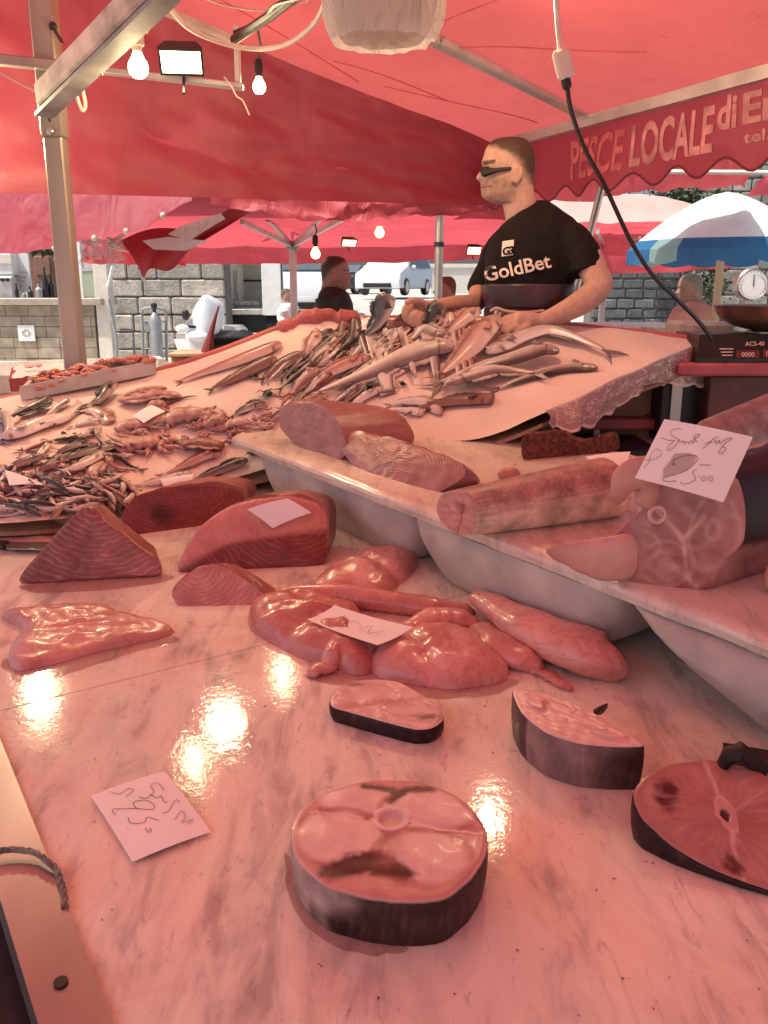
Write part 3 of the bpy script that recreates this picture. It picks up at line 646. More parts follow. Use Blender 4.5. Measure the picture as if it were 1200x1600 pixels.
def fish(pts, w, pal, label, cat='fish', surf=F, prof='std', flip=1, thick=.46, fin=True, tail=1.0, head=True, dorsal=True, name='fish', group='fish lying on the sloping bed', lift=0.0, n=30, up=None, mouth=True, eye=.85, spots=0):
    """pts: (px,py[,height]) from snout to tail; w: body depth in photo pixels; flip: which side the back is on"""
    NF[0] += 1; rg = rnd(NF[0]); back, flank, belly, finc = PAL[pal]
    P3 = [surf(p[0], p[1], p[2] if len(p) > 2 else 0.0) for p in pts]
    wm = w*1.18*mpp(P3[len(P3)//2])/2
    N0 = Vector(up) if up is not None else (FN(pts[len(pts)//2][0], pts[len(pts)//2][1]) if surf is F else TN)
    sp = spline(P3, n); sp = [p + N0*(lift + wm*thick*.8) for p in sp]
    o = thing(name, label, cat, group); mb = MB(); R = []; nr = 16
    tng = [(sp[min(i+1, n-1)]-sp[max(i-1, 0)]).normalized() for i in range(n)]
    def frame(i):
        B = tng[i].cross(N0).normalized()*flip; return B, B.cross(tng[i])*flip if False else N0
    for i in range(n):
        t = i/(n-1); b = wm*interp(BPROF[prof], t); B, U = frame(i); r = []
        a = wm*thick*min(1, interp(BPROF[prof], t)*1.15)*(1-.55*smooth(.75, 1, t))
        for k in range(nr):
            an = 2*pi*k/nr; cb, su = cos(an), sin(an); kn_ = (1-abs(cb)**1.8)*(1 if su > 0 else -.8)
            p = sp[i] + B*cb*b + N0*kn_*a
            cc = mix(mix(belly, flank, smooth(-.85, -.1, cb)), back, smooth(.05, .75, cb + .12*noise.noise((t*9, an, NF[0]))))
            if spots and noise.noise((t*26+NF[0], cb*4, 1)) > .12 and cb > -.3: cc = mix(cc, back, .75)
            if head:
                if abs(t-(.205+.03*cos(an*1)-.02*cb*cb)) < .014: cc = mix(cc, (.11,.03,.03), .85)
                elif t < .2: cc = mix(cc, mix(back, (.5,.30,.27), .5), .40)
                if mouth and t < .085 and -.35 < cb < -.05: cc = mix(cc, (.08,.02,.02), .8)
            else:
                if t < .02: cc = (.55,.14,.12)
            r.append(mb.add(p, cc))
        R.append(r)
    mb.rings(R); obj('body', mb, M['fish'], o, auto=None)
    if tail > 0:
        mb = MB(); B, U = frame(n-1); T_ = tng[n-1]; s = wm*1.55*tail; e = sp[n-1]-T_*wm*.15 - N0*wm*thick*.35; base = wm*.2
        for sg in (1, -1):
            row = []
            for i in range(6):
                f = i/5; c = e + T_*s*(1.25*f) + B*sg*(base*.6 + s*.72*f**1.1); d = e + T_*s*(.55*f) + B*sg*base*.02
                tw = N0*(.15*s*f*sin(f*3+NF[0])); row.append((c+tw, d+tw*.5))
            G = [[lerp(c, d, k/4) for k in range(5)] for c, d in row]
            mb.sheet(G, .0016, lambda i, j: mix(finc, flank, .25*(j % 2)))
        obj('tail_fin', mb, M['fin'], o, auto=None)
    if fin:
        spec = [(1, .28, .56, .55, 'dorsal_fin')] if dorsal else []
        spec += [(1, .62, .86, .36, 'dorsal_fin'), (-1, .6, .86, .34, 'anal_fin')]
        for sg, t0, t1, hh, nm in spec:
            if not dorsal and sg == 1: continue
            mb = MB(); G = [[], []]
            for q in range(9):
                f = q/8; i = min(n-1, int(lerp(t0, t1, f)*(n-1))); B, U = frame(i); b = wm*interp(BPROF[prof], i/(n-1))
                G[0].append(sp[i] + B*sg*b*.93); G[1].append(sp[i] + B*sg*(b*.93 + wm*hh*(abs(sin(pi*min(1, f*.85+.15)))**.6)*(1-.25*(q % 2))) + tng[i]*wm*.25*f - N0*wm*thick*.2)
            mb.sheet(G, .0012, lambda i, j: mix(finc, flank, .3*i)); obj(nm, mb, M['fin'], o, auto=None)
        i = int(.27*(n-1)); B, U = frame(i); q0 = sp[i] + N0*wm*thick*.93 - B*wm*.15; d = (tng[i]*.9 - B*.35).normalized(); sd = d.cross(N0).normalized()
        mb = MB(); mb.sheet([[q0 + d*(wm*.85*f) + sd*(wm*.28*g*(.35+f)) + N0*(.004+wm*.06*f) for g in (-1, -.3, .4, 1)] for f in (0, .35, .7, 1)], .001, lambda a, b: mix(finc, flank, .4*(b % 2))); obj('pectoral_fin', mb, M['fin'], o, auto=None)
    if head and eye > 0:
        i = max(1, int(.095*(n-1))); B, U = frame(i); b = wm*interp(BPROF[prof], i/(n-1)); c = sp[i] + B*b*.30 + N0*wm*thick*min(1, interp(BPROF[prof], i/(n-1))*1.1)*.86; er = max(.0036, wm*.25*eye)
        q = Vector((0,0,1)).rotation_difference(N0).to_matrix()
        mb = MB(); mb.cur = (.70,.62,.50); mb.ball(c, er, 12, (1,1,.55), q); ey = obj('eye', mb, M['eye'], o, auto=None)
        mb = MB(); mb.cur = (.015,.012,.012); mb.ball(c+N0*er*.28, er*.6, 10, (1,1,.55), q); obj('pupil', mb, M['eye'], ey, auto=None)
    return o
# --- right-hand group, hakes and neighbours
fish([(758,562),(780,552),(815,535),(855,526),(900,538),(942,556)], 30, 'hake', 'longest grey hake, arched along the top of the right group with its big eye showing', prof='eel', flip=-1, lift=.012, dorsal=False)
fish([(776,512,.02),(757,530,.02),(735,555,.01),(715,572),(690,592)], 34, 'pink', 'pinkish fish pointing steeply uphill with a dark tail at the hake pile', prof='eel', flip=1, tail=.7, lift=.01, eye=.0)
fish([(872,566,.012),(845,562,.015),(800,575,.012),(745,588,.008),(690,606)], 32, 'hake', 'long silver fish with its gill cover gaping open, under the arched hake', prof='eel', flip=-1, lift=.008, dorsal=False)
fish([(697,616,.012),(725,605,.012),(765,593,.01),(800,590),(834,592)], 27, 'white', 'pale silver hake with its head pointing downhill beside the dark blunt fish', prof='eel', flip=1, lift=.012)
fish([(934,580),(905,578),(865,583),(820,596),(778,609)], 24, 'hake', 'slim silver fish with a dark pointed snout, farthest down the right side of the pile', prof='eel', flip=-1, dorsal=False, eye=1.2)
fish([(772,628),(745,628),(705,632),(672,638),(655,641)], 28, 'brown', 'dark brown blunt-headed fish at the foot of the right group', prof='blunt', flip=1, eye=0)
fish([(664,648),(650,645),(632,643),(612,640)], 17, 'white', 'small pale fish head tucked behind the tuna loin', prof='blunt', flip=1, tail=0, fin=False)
fish([(690,650),(668,632),(640,630),(610,634)], 20, 'white', 'pale fish lying under the tail of the dark brown blunt fish', prof='eel', flip=1, lift=0, tail=.6)
fish([(708,556,.01),(680,552,.01),(635,566,.008),(575,590),(500,618)], 40, 'white', 'biggest white fish, stretched diagonally across the middle of the bed', prof='eel', flip=-1, eye=.5)
fish([(748,500,.03),(735,505,.03),(715,518,.02),(690,536,.01)], 24, 'pink', 'short pink fish lying head uphill just below the vendor\'s hands', prof='std', flip=1, eye=.8)
fish([(604,520),(625,515),(655,519),(672,534)], 30, 'brown', 'dark fish half hidden behind a pale fish under the vendor\'s left fist', prof='blunt', flip=1, eye=0, lift=.004)
fish([(690,538,.01),(678,533,.012),(664,528,.012),(645,540)], 27, 'white', 'pale round-headed fish below the dark fish held by the vendor', prof='blunt', flip=-1, lift=.014)
fish([(603,463,.0),(600,480,.0),(590,505,.0),(572,526,.0)], 27, 'mack', 'dark glossy mackerel standing up with its head above the crest of the bed', surf=lambda x, y, h=0: P(x, y, 2.95), up=(0,-1,.3), prof='blunt', flip=1, thick=.7)
fish([(565,500),(575,490),(585,492),(600,497)], 22, 'white', 'pale fish curled at the crest beside the standing mackerel', prof='blunt', flip=1)
fish([(622,523,.01),(612,530,.01),(598,540),(585,552)], 22, 'white', 'pale fish under the standing mackerel', prof='std', flip=1)
fish([(598,528,.008),(585,535,.008),(566,548),(546,566)], 20, 'hake', 'slim grey fish below the curled pale fish', prof='eel', flip=-1)
fish([(566,496),(560,508),(553,524),(545,536)], 20, 'dark', 'small dark silver fish at the crest of the bed', prof='std', flip=1)
fish([(538,506),(538,520),(530,536),(520,551)], 20, 'brown', 'dark brown fish hanging down from the crest', prof='eel', flip=1, eye=.6)
fish([(524,536),(512,552),(502,564),(489,580)], 26, 'white', 'broad pale fillet-like fish lying uphill beside the dark ones', prof='blunt', flip=1, eye=0, thick=.35)
fish([(496,517),(492,532),(485,545),(478,556)], 21, 'pink', 'curved pink fish with an open dark belly near the crest', prof='std', flip=1)
fish([(525,527,.004),(516,524,.006),(506,526,.004),(496,534)], 13, 'dark', 'small black fish beside the curved pink fish', prof='eel', flip=1, eye=.6)
fish([(578,566,.01),(558,570,.01),(525,583,.006),(488,600),(452,618)], 24, 'mullet', 'long red fish stretched downhill across the pale ones', prof='eel', flip=1)
fish([(562,570),(535,577),(500,588),(470,600)], 15, 'brown', 'narrow dark brown fish above the long red fish', prof='eel', flip=1, eye=.5)
fish([(500,586,.016),(488,592,.016),(472,604,.01),(458,618)], 20, 'pink', 'short pink fish lying over the long red fish', prof='std', flip=-1)
fish([(434,565),(415,570),(385,585),(355,600),(332,611)], 24, 'brown', 'long dark brown fish alone on the cloth, lower of the two brown ones', prof='eel', flip=1, tail=.5, eye=.4, fin=False)
fish([(479,562),(465,562),(445,571),(428,583),(412,594)], 26, 'brown', 'dark brown fish alone on the cloth, nearer the crest of the two brown ones', prof='eel', flip=1, tail=.5, eye=.4, fin=False)
fish([(440,539),(415,550),(375,566),(330,582),(284,598)], 26, 'mullet', 'long pink slender fish stretched along the far side of the bed', prof='eel', flip=1, tail=.5, eye=.3, fin=False, thick=.4)
fish([(600,612,.006),(580,618,.006),(560,628),(545,640)], 18, 'white', 'small pale fish by the parsley, just above the tuna loin', prof='std', flip=1)
fish([(575,606),(555,614),(535,624),(522,634)], 16, 'mullet', 'small reddish fish by the parsley above the tuna loin', prof='std', flip=1)
fish([(418,636),(400,634),(382,642),(364,652)], 15, 'mack', 'small dark curved fish alone below the brown fish', prof='std', flip=1, eye=.5)
fish([(512,622),(490,624),(468,632),(447,640)], 15, 'mullet', 'small red fish lying along the top of the tuna loin', prof='eel', flip=1)
fish([(640,575),(620,585),(594,600),(566,612)], 15, 'pink', 'thin pink fish lying along the belly of the biggest white fish', prof='eel', flip=1, eye=.5)
rg = rnd(31)
for k, (x, y, dx, dy, w, pal, lb) in enumerate([
 (612,508,-26,14,13,'dark','thin black fish between the standing mackerel and the vendor\'s fist'),
 (640,512,-24,12,12,'pink','thin pink fish below the vendor\'s fist'),
 (560,530,-26,20,13,'mack','small blue-black fish in the middle of the crest pile'),
 (546,556,-24,16,12,'dark','small black fish at the lower rim of the crest pile'),
 (616,546,-34,14,14,'hake','slim grey fish above the head of the biggest white fish'),
 (596,556,-36,16,13,'white','slim white fish above the biggest white fish'),
 (706,526,-26,22,14,'hake','slim grey fish left of the steep pinkish fish'),
 (730,532,-28,26,15,'white','slim white fish left of the steep pinkish fish'),
 (660,556,-30,12,12,'pink','small pink fish lying over the back of the biggest white fish'),
 (800,530,-26,14,16,'pink','pink fish behind the arched hake'),
 (742,516,-18,22,15,'white','white fish between the short pink fish and the steep pinkish fish')]):
    fish([(x,y,.012),(x+dx*.33,y+dy*.25,.012),(x+dx*.7,y+dy*.65,.008),(x+dx,y+dy,.004)], w, pal, lb, prof='eel' if k % 2 else 'std', flip=rg.choice((1,-1)))
rg = rnd(58)                                      # the mixed catch heaped between the named ones
for k in range(46):
    x = rg.uniform(430, 720); yc = lerp(572, 505, (x-430)/290)+rg.uniform(-10, 84)*(1 if x < 640 else .55); a = rg.gauss(2.55, .22); L_ = rg.uniform(34, 66)
    if x > 560 and yc > 596: yc -= 40
    kind, pal, lb = [('dark','dark','thin black fish heaped in the mixed catch at the crest'),('grey','hake','thin silver-grey fish heaped in the mixed catch at the crest'),('pale','white','thin pale fish heaped in the mixed catch at the crest'),('blue','mack','thin blue-black fish heaped in the mixed catch at the crest'),('red','mullet','thin reddish fish heaped in the mixed catch at the crest')][k % 5]
    fish([(x+L_*.5, yc-L_*.42, .016), (x+L_*.17, yc-L_*.12+rg.uniform(-3,3), .014), (x-L_*.17, yc+L_*.12+rg.uniform(-3,3), .010), (x-L_*.5, yc+L_*.36, .005)], rg.uniform(8.5, 13), pal, lb, prof=rg.choice(('eel','std')), flip=rg.choice((1,-1)), group='mixed catch heaped at the crest of the bed', n=20)
# --- left-hand group
fish([(0,690),(25,684),(65,668),(100,656),(124,638)], 34, 'white', 'large pale fish at the left with a dark lower jaw, head toward the counter', prof='std', flip=-1, eye=.5)
fish([(83,634,.012),(70,640,.01),(45,650,.006),(12,660)], 24, 'mack', 'black-backed fish with white belly bent below the shrimp tray', prof='std', flip=-1, eye=0, lift=.006)
fish([(172,664),(163,652),(146,643),(126,645)], 22, 'pink', 'open pink fish half curved like a shell beside the black spiny fish', prof='blunt', flip=1, eye=0, thick=.3, tail=0)
fish([(176,612,.02),(172,622,.02),(158,632,.008),(135,640)], 24, 'dark', 'black spiny fish with a raised fin beside the shrimp tray', prof='blunt', flip=1, eye=.4)
fish([(-10,668),(8,652),(14,672),(5,690)], 24, 'hake', 'grey fish cut off at the left beside the large pale fish', prof='blunt', flip=1, eye=0)
fish([(152,703,.01),(132,702,.012),(108,708,.01),(84,716)], 17, 'dark', 'topmost black fish of the three above the anchovy crate', prof='std', flip=1, eye=.4)
fish([(178,708,.014),(150,712,.014),(120,720,.012),(98,726,.008)], 17, 'dark', 'middle black fish of the three above the anchovy crate, longest', prof='eel', flip=1, eye=.4)
fish([(78,722,.012),(55,726,.012),(25,736,.008),(-8,746)], 20, 'dark', 'black fish lying alone above the left half of the anchovy crate', prof='std', flip=1, eye=.4)
fish([(100,720,.008),(90,728,.008),(75,736,.006),(58,742)], 18, 'brown', 'brown fish tucked under the three black fish', prof='std', flip=1, eye=.4)
fish([(160,718,.02),(145,728,.018),(120,738,.012),(85,742)], 17, 'white', 'slim white squid-like fish lying across the anchovy crate rim', prof='eel', flip=1, eye=0)
fish([(178,718,.012),(188,722,.012),(202,728),(218,734)], 11, 'dark', 'thin black fish tail pointing right from the anchovy crate', prof='tail', flip=1, head=False, fin=False)
fish([(165,722,.016),(170,732,.014),(185,734),(205,734)], 12, 'pink', 'thin pink fish beside the black tail at the anchovy crate', prof='eel', flip=1, eye=.4)
fish([(388,722,.004),(368,728,.004),(335,740),(300,754)], 17, 'dark', 'black fish beside the blank price card and the narrow end of the raised slab', prof='eel', flip=1, eye=.4)
fish([(345,716,.004),(325,714,.004),(300,724),(262,742)], 19, 'mullet', 'shiny dark red fish lying above the black fish and the blank card', prof='std', flip=1, eye=.4)
fish([(300,742),(275,746),(245,754),(215,760)], 15, 'white', 'flat pale fish along the near edge of the bed behind the tuna', prof='eel', flip=1, eye=.3)
fish([(66,704),(58,706),(46,706),(36,704)], 9, 'brown', 'small dark fish alone in the middle of the left cloth', prof='std', flip=1, eye=0, fin=False)
fish([(60,742,.004),(35,748,.004),(10,760,.0),(-15,766)], 16, 'pink', 'pale pink fish under the black fish at the left of the anchovy crate', prof='std', flip=1)
fish([(30,735,.004),(18,738,.004),(4,740,.0),(-12,738)], 22, 'white', 'broad white fish at the left edge above the anchovies', prof='std', flip=1, eye=0)
# anchovies heaped in a shallow crate
crate = thing('anchovy_crate', 'shallow crate with a pale wooden front lip at the near left of the fish bed', 'crate')
mb = MB(); q = spline([F(-140,822,-.004),F(0,818,-.004)+Vector((0,0,.0)),F(110,804,-.004),F(190,786,-.002)], 24)
G = [[p + Vector((0,-.012,-.035)) for p in q], [p+Vector((0,-.016,.010)) for p in q], [p+Vector((0,-.004,.013)) for p in q], [p+Vector((0,.008,.011)) for p in q], [p+Vector((0,.010,-.03)) for p in q]]
mb.sheet(G); obj('front_lip', mb, M['wood'], crate)
rg = rnd(77); AP = [((.10,.09,.09),(.48,.40,.37),(.76,.69,.65)), ((.20,.09,.08),(.52,.34,.30),(.74,.62,.57)), ((.05,.045,.05),(.30,.26,.25),(.66,.60,.57))]
base = []
for v in range(9):
    mb = MB(); cols = AP[v % 3]; R = []; ln = .085
    for i in range(10):
        t = i/9; b = .0075*interp(BPROF['eel'], t)+.0003; x = (t-.5)*ln; y = .012*sin(t*pi)*((v % 3)-1); r = []
        for k in range(8):
            an = 2*pi*k/8; r.append(mb.add((x, y+b*cos(an), b*.8*sin(an)), mix(mix(cols[2], cols[1], smooth(-.8, 0, cos(an))), cols[0], smooth(.1, .7, cos(an)))))
        R.append(r)
    mb.rings(R)
    a = mb.add((ln/2-.004, y, 0), cols[0]); b1 = mb.add((ln/2+.011, y+.008, .001), cols[0]); b2 = mb.add((ln/2+.011, y-.008, .001), cols[0]); mb.face(a, b1, b2)
    base.append(mb.mesh('anchovy', M['fish'], fix=False))
for k in range(150):
    px, py = rg.uniform(-20, 196), rg.uniform(752, 806)
    if py > 815-.06*max(0, px-60)-rg.uniform(0,4): py -= 12
    if px > 120 and py < 752+ (px-120)*.1: py += 10
    p = F(px, py, .008+rg.random()*.026*(1-abs(py-780)/45)); n = FN(px, py)
    q = Vector((0,0,1)).rotation_difference(n).to_matrix() @ Matrix.Rotation(rg.gauss(2.7 if rg.random() < .75 else .9, .55), 3, 'Z') @ Matrix.Rotation(rg.gauss(0, .2), 3, 'Y') @ Matrix.Rotation(rg.uniform(-1.2, 1.2), 3, 'X')
    o = link('anchovy', base[rg.randrange(9)], None); o.matrix_world = Matrix.Translation(p) @ q.to_4x4() @ Matrix.Scale(rg.uniform(.85, 1.3), 4)
    tag(o, 'small silver anchovy heaped with others in the shallow crate', 'anchovy', 'anchovies heaped in the crate')
# --- octopus, cuttlefish, squid
M['octo'] = painted('wet_octopus_skin', .34, .35, 60, .8, 130, .003, coat=.15)
def octopus(px, py, w, h, label, col, seed, arms=8, cat='octopus', name='octopus', mantle=True):
    rg = rnd(seed); o = thing(name, label, cat, 'octopus and cuttlefish on the left of the bed'); c = F(px, py); s = mpp(c); n = FN(px, py)
    if mantle:
        mb = MB(); mb.cur = col; pts = spline([F(px-w*.42, py+h*.25, .012), F(px-w*.2, py, .02), F(px+w*.1, py-h*.12, .018), F(px+w*.25, py-h*.2, .01)], 14)
        mb.tube(pts, [s*h*.46*(.35+.65*sin(pi*min(1, (k+1.5)/14)))*(1+.12*sin(k*2.3+seed)) for k in range(14)], 12, flat=.45, up=n, cols=[mix(col, (.72,.50,.45), .25*(k % 3)) for k in range(14)]); obj('mantle', mb, M['octo'], o, auto=None)
    for a in range(arms):
        mb = MB(); x0, y0 = px+rg.uniform(-.1,.3)*w, py+rg.uniform(-.2,.25)*h; an = 2*pi*a/arms+rg.uniform(-.3,.3); L_ = rg.uniform(.35,.6); pts = []; hd = an
        x, y = x0, y0
        for k in range(7):
            pts.append(F(x, y, .008+.006*rg.random())); x += cos(hd)*w*L_/6; y += sin(hd)*h*L_*1.1/6; hd += rg.uniform(-1.1, 1.1)
        q = spline(pts, 22); mb.tube(q, [s*h*.17*(1-.7*k/21)*(1+.12*(k % 2)) for k in range(22)], 7, cols=[mix(col, (.70,.50,.46), .35*(k % 2)) for k in range(22)]); obj('arm', mb, M['octo'], o, auto=None)
    return o
def squid(pts, w, label, col, name='squid', cat='squid', mottled=.4, surf=F):
    P3 = [surf(x, y, .012) for x, y in pts]; s = mpp(P3[1]); o = thing(name, label, cat, 'octopus and cuttlefish on the left of the bed'); mb = MB(); q = spline(P3, 20)
    mb.tube(q, [s*w*.5*interp([(0,.25),(.15,.8),(.5,1),(.85,.75),(1,.2)], k/19) for k in range(20)], 12, flat=.6, up=(0,0,1), cols=[mix(col, (.20,.07,.06), mottled*max(0, noise.noise((k*.7, s*900, w)))) for k in range(20)]); obj('mantle', mb, M['octo'], o, auto=None)
    for sg in (-1, 1):
        mb = MB(); G = []
        for i in range(8):
            k = 3+i*2-1; t = (q[min(k+1,19)]-q[k-1]).normalized(); B = t.cross(Vector((0,0,1))).normalized(); e = .55+.5*sin(pi*i/7)
            G.append([q[k]+B*sg*s*w*.42, q[k]+B*sg*s*w*(.42+.22*e)+Vector((0,0,-.006+.004*sin(i*2)))])
        mb.cur = mix(col, (.7,.5,.45), .3); mb.sheet(G, .0015); obj('fin', mb, M['octo'], o, auto=None)
    return o
oc = (.50,.24,.21)
octopus(300, 656, 96, 34, 'tangled pink octopus beside the folded price card', (.52,.25,.22), 4)
octopus(215, 672, 80, 26, 'flattened pink octopus below the folded price card', (.56,.30,.27), 9)
octopus(360, 676, 70, 22, 'dark red tangle of tentacles beside the narrow end of the raised slab', (.42,.16,.14), 12, 7, mantle=False)
octopus(405, 655, 60, 22, 'heap of red tentacles under the tuna loin end', (.48,.20,.17), 19, 8, mantle=False)
octopus(395, 640, 60, 12, 'thin strip of red tentacles at the top of the raised slab corner', (.48,.20,.17), 23, 5, mantle=False)
octopus(228, 702, 104, 36, 'long glossy octopus with suckered arms in the middle of the left cloth', (.55,.27,.24), 15)
squid([(352,702),(330,700),(306,698),(282,702)], 34, 'dark mottled cuttlefish touching the long glossy octopus', (.36,.15,.13), 'cuttlefish', 'cuttlefish', .8)
squid([(284,624),(255,622),(220,628),(186,632)], 28, 'long pink squid behind the octopuses, near the shrimp tray', (.60,.32,.28))
squid([(262,612),(240,613),(215,618),(195,624)], 20, 'smaller pink squid lying behind the long one', (.58,.32,.28))
squid([(160,728),(150,734),(142,745),(150,752)], 22, 'pale folded squid at the corner of the anchovy crate', (.72,.52,.46))
rg = rnd(64)
for k, (x, y) in enumerate([(255,664),(335,650),(345,664),(270,690),(375,668),(300,668),(195,700),(410,668),(250,640),(320,684),(385,690),(360,690)]):
    octopus(x, y, rg.uniform(44, 60), rg.uniform(16, 22), ['small knot of pink octopus arms heaped between the bigger ones', 'small pale baby octopus heaped between the bigger ones', 'small dark red baby octopus heaped between the bigger ones'][k % 3], [(.54,.27,.24), (.64,.40,.36), (.40,.16,.14)][k % 3], 90+k, 6, mantle=k % 2 == 0)
for k in range(20):
    x, y = [(rg.uniform(0, 130), rg.uniform(668, 745)), (rg.uniform(20, 190), rg.uniform(640, 720))][k % 2]; L_ = rg.uniform(30, 58); a = rg.gauss(-.22, .35)
    fish([(x+L_*.5*cos(a), y+L_*.5*sin(a), .008), (x+L_*.17*cos(a), y+L_*.17*sin(a)-2, .006), (x-L_*.17*cos(a), y-L_*.17*sin(a)-1, .004), (x-L_*.5*cos(a), y-L_*.5*sin(a), .002)], rg.uniform(11, 18), ['dark','white','mullet','hake'][k % 4], ['small black fish strewn over the left part of the bed','small pale fish strewn over the left part of the bed','small red fish strewn over the left part of the bed','small grey fish strewn over the left part of the bed'][k % 4], prof=rg.choice(('std','blunt')), flip=rg.choice((1,-1)), group='small fish strewn over the left part of the bed', n=20)
tt = thing('tentacle', 'thin dark tentacle trailing from the long pink squid', 'tentacle'); mb = MB(); mb.cur = (.2,.08,.07); mb.tube(spline([F(265,632,.006),F(280,626,.006),F(295,622,.006),F(308,621,.006)], 14), [.006*(1-k/16) for k in range(14)], 6); obj('strand', mb, M['octo'], tt)
# --- shrimp tray
tray = thing('shrimp_tray', 'long white polystyrene tray filled with red shrimps at the far left', 'tray')
c = [F(38,618), F(250,580), F(240,566), F(60,585)]
h = .05
def quadwall(a, b, th, hh, mb):
    a, b = Vector(a), Vector(b); d = (b-a).normalized(); n_ = Vector((-d.y, d.x, 0)).normalized(); mb.bar(a+Vector((0,0,hh/2)), b+Vector((0,0,hh/2)), th, hh)
corners = [F(36,626,.002), F(242,585,.002), P(235,570,3.02), P(58,602,2.98)]
mb = MB()
for a_, b_2 in zip(corners, corners[1:]+corners[:1]): quadwall(a_, b_2, .014, .046 if a_ is corners[0] else .036, mb)
obj('rim', mb, M['foam'], tray, smooth=False)
mb = MB(); mb.prism([p+Vector((0,0,.012)) for p in corners], (0,0,.01)); obj('bottom', mb, M['foam'], tray, smooth=False)
M['shrimp'] = painted('shrimp_shell', .35, .3, 90, .4, 200, .001)
rg = rnd(8); sm = []
for v in range(4):
    mb = MB(); pts = [Vector((.022*cos(a), .022*sin(a), 0)) for a in [i*.26+v*.1 for i in range(11)]]; mb.tube(pts, [.002+.0055*sin(pi*(i+1)/12)*(1+.12*(i % 2)) for i in range(11)], 7, cols=[mix((.62,.22,.18), (.78,.42,.36), .5*(i % 2)) for i in range(11)])
    sm.append(mb.mesh('shrimp', M['shrimp'], fix=False))
for k in range(90):
    u, v = rg.uniform(.03, .97), rg.uniform(.1, .9); p = lerp(lerp(corners[0], corners[1], u), lerp(corners[3], corners[2], u), v) + Vector((0,0,.028+.016*rg.random()))
    o = link('shrimp', sm[k % 4]); o.matrix_world = Matrix.Translation(p) @ Matrix.Rotation(rg.uniform(0,6.3), 4, 'Z') @ Matrix.Rotation(rg.uniform(-.6,.6), 4, 'X') @ Matrix.Scale(rg.uniform(.8,1.25), 4)
    tag(o, 'small red shrimp heaped in the long white tray', 'shrimp', 'shrimps heaped in the tray')
# --- parsley and cards on the bed
M['leaf'] = plain('dark_parsley', (.045,.055,.022), .5, 0, .4)
def parsley(px, py, w, seed, label, surf=F):
    rg = rnd(seed); o = thing('parsley_sprig', label, 'parsley', 'parsley sprigs between the fish'); c = surf(px, py, .004); s = mpp(c)*w
    for k in range(9):
        mb = MB(); a = rg.uniform(0, 2*pi); b = c + Vector((cos(a)*s*.4*rg.random(), sin(a)*s*.35*rg.random(), .004+rg.random()*s*.25)); out = [];
        for i in range(9):
            t = 2*pi*i/9; r = s*.16*(1+.45*(i % 2)); out.append(b + Vector((cos(t)*r, sin(t)*r*.8, sin(t+k)*r*.6)))
        i0 = mb.add(b+Vector((0,0,.004))); ii = [mb.add(p) for p in out]
        for i in range(9): mb.face(i0, ii[i], ii[(i+1) % 9])
        obj('leaf', mb, M['leaf'], o, auto=None)
    mb = MB(); mb.tube([c+Vector((s*.5,0,.002)), c+Vector((0,0,.01)), c+Vector((-s*.3,.01,.012))], .0016, 5); obj('stem', mb, M['leaf'], o)
for k, (x, y, w, lb) in enumerate([(462,586,30,'parsley sprig beside the long red fish'),(579,613,34,'biggest parsley sprig, just above the tuna loin'),(417,619,30,'parsley sprig above the small dark curved fish'),(396,592,16,'tiny parsley leaf on the lower brown fish'),(398,712,24,'parsley sprig at the narrow end of the raised slab'),(628,604,16,'tiny parsley bit below the biggest white fish'),(552,604,20,'parsley sprig under the small reddish fish'),(100,682,10,'lone green scrap on the bare cloth')]): parsley(x, y, w, k+40, lb)
def card(px4, label, surf, h=.004, name='price_card', curl=.004, mat='paper', n=8):
    o = thing(name, label, 'price card', 'price cards'); c = [surf(x, y, h) for x, y in px4]; mb = MB()
    G = [[lerp(lerp(c[0], c[1], j/n), lerp(c[3], c[2], j/n), i/n) + TN*(curl*sin(pi*j/n)*.6 + curl*.5*sin(pi*i/n)) for j in range(n+1)] for i in range(n+1)]
    mb.sheet(G, .0006); obj('card', mb, M[mat], o); return o, c
Fh = lambda x, y, h=0: F(x, y, h)
card([(208,663),(240,645),(262,655),(226,674)], 'blank price card folded over the octopus', Fh, .03)
card([(15,757),(66,778),(68,782),(20,783)], 'price card lying on the heap of anchovies', Fh, .045)
card([(250,754),(303,745),(300,757),(255,765)], 'small blank card behind the dark tuna block', Fh, .012)
card([(92,603),(122,596),(128,602),(98,609)], 'blank card lying on the shrimps in the tray', lambda x, y, h=0: P(x, y, 2.96-(y-600)*.006), .0)
card([(565,512),(582,505),(584,528),(566,527)], 'white price card standing under the standing mackerel', Fh, .03)
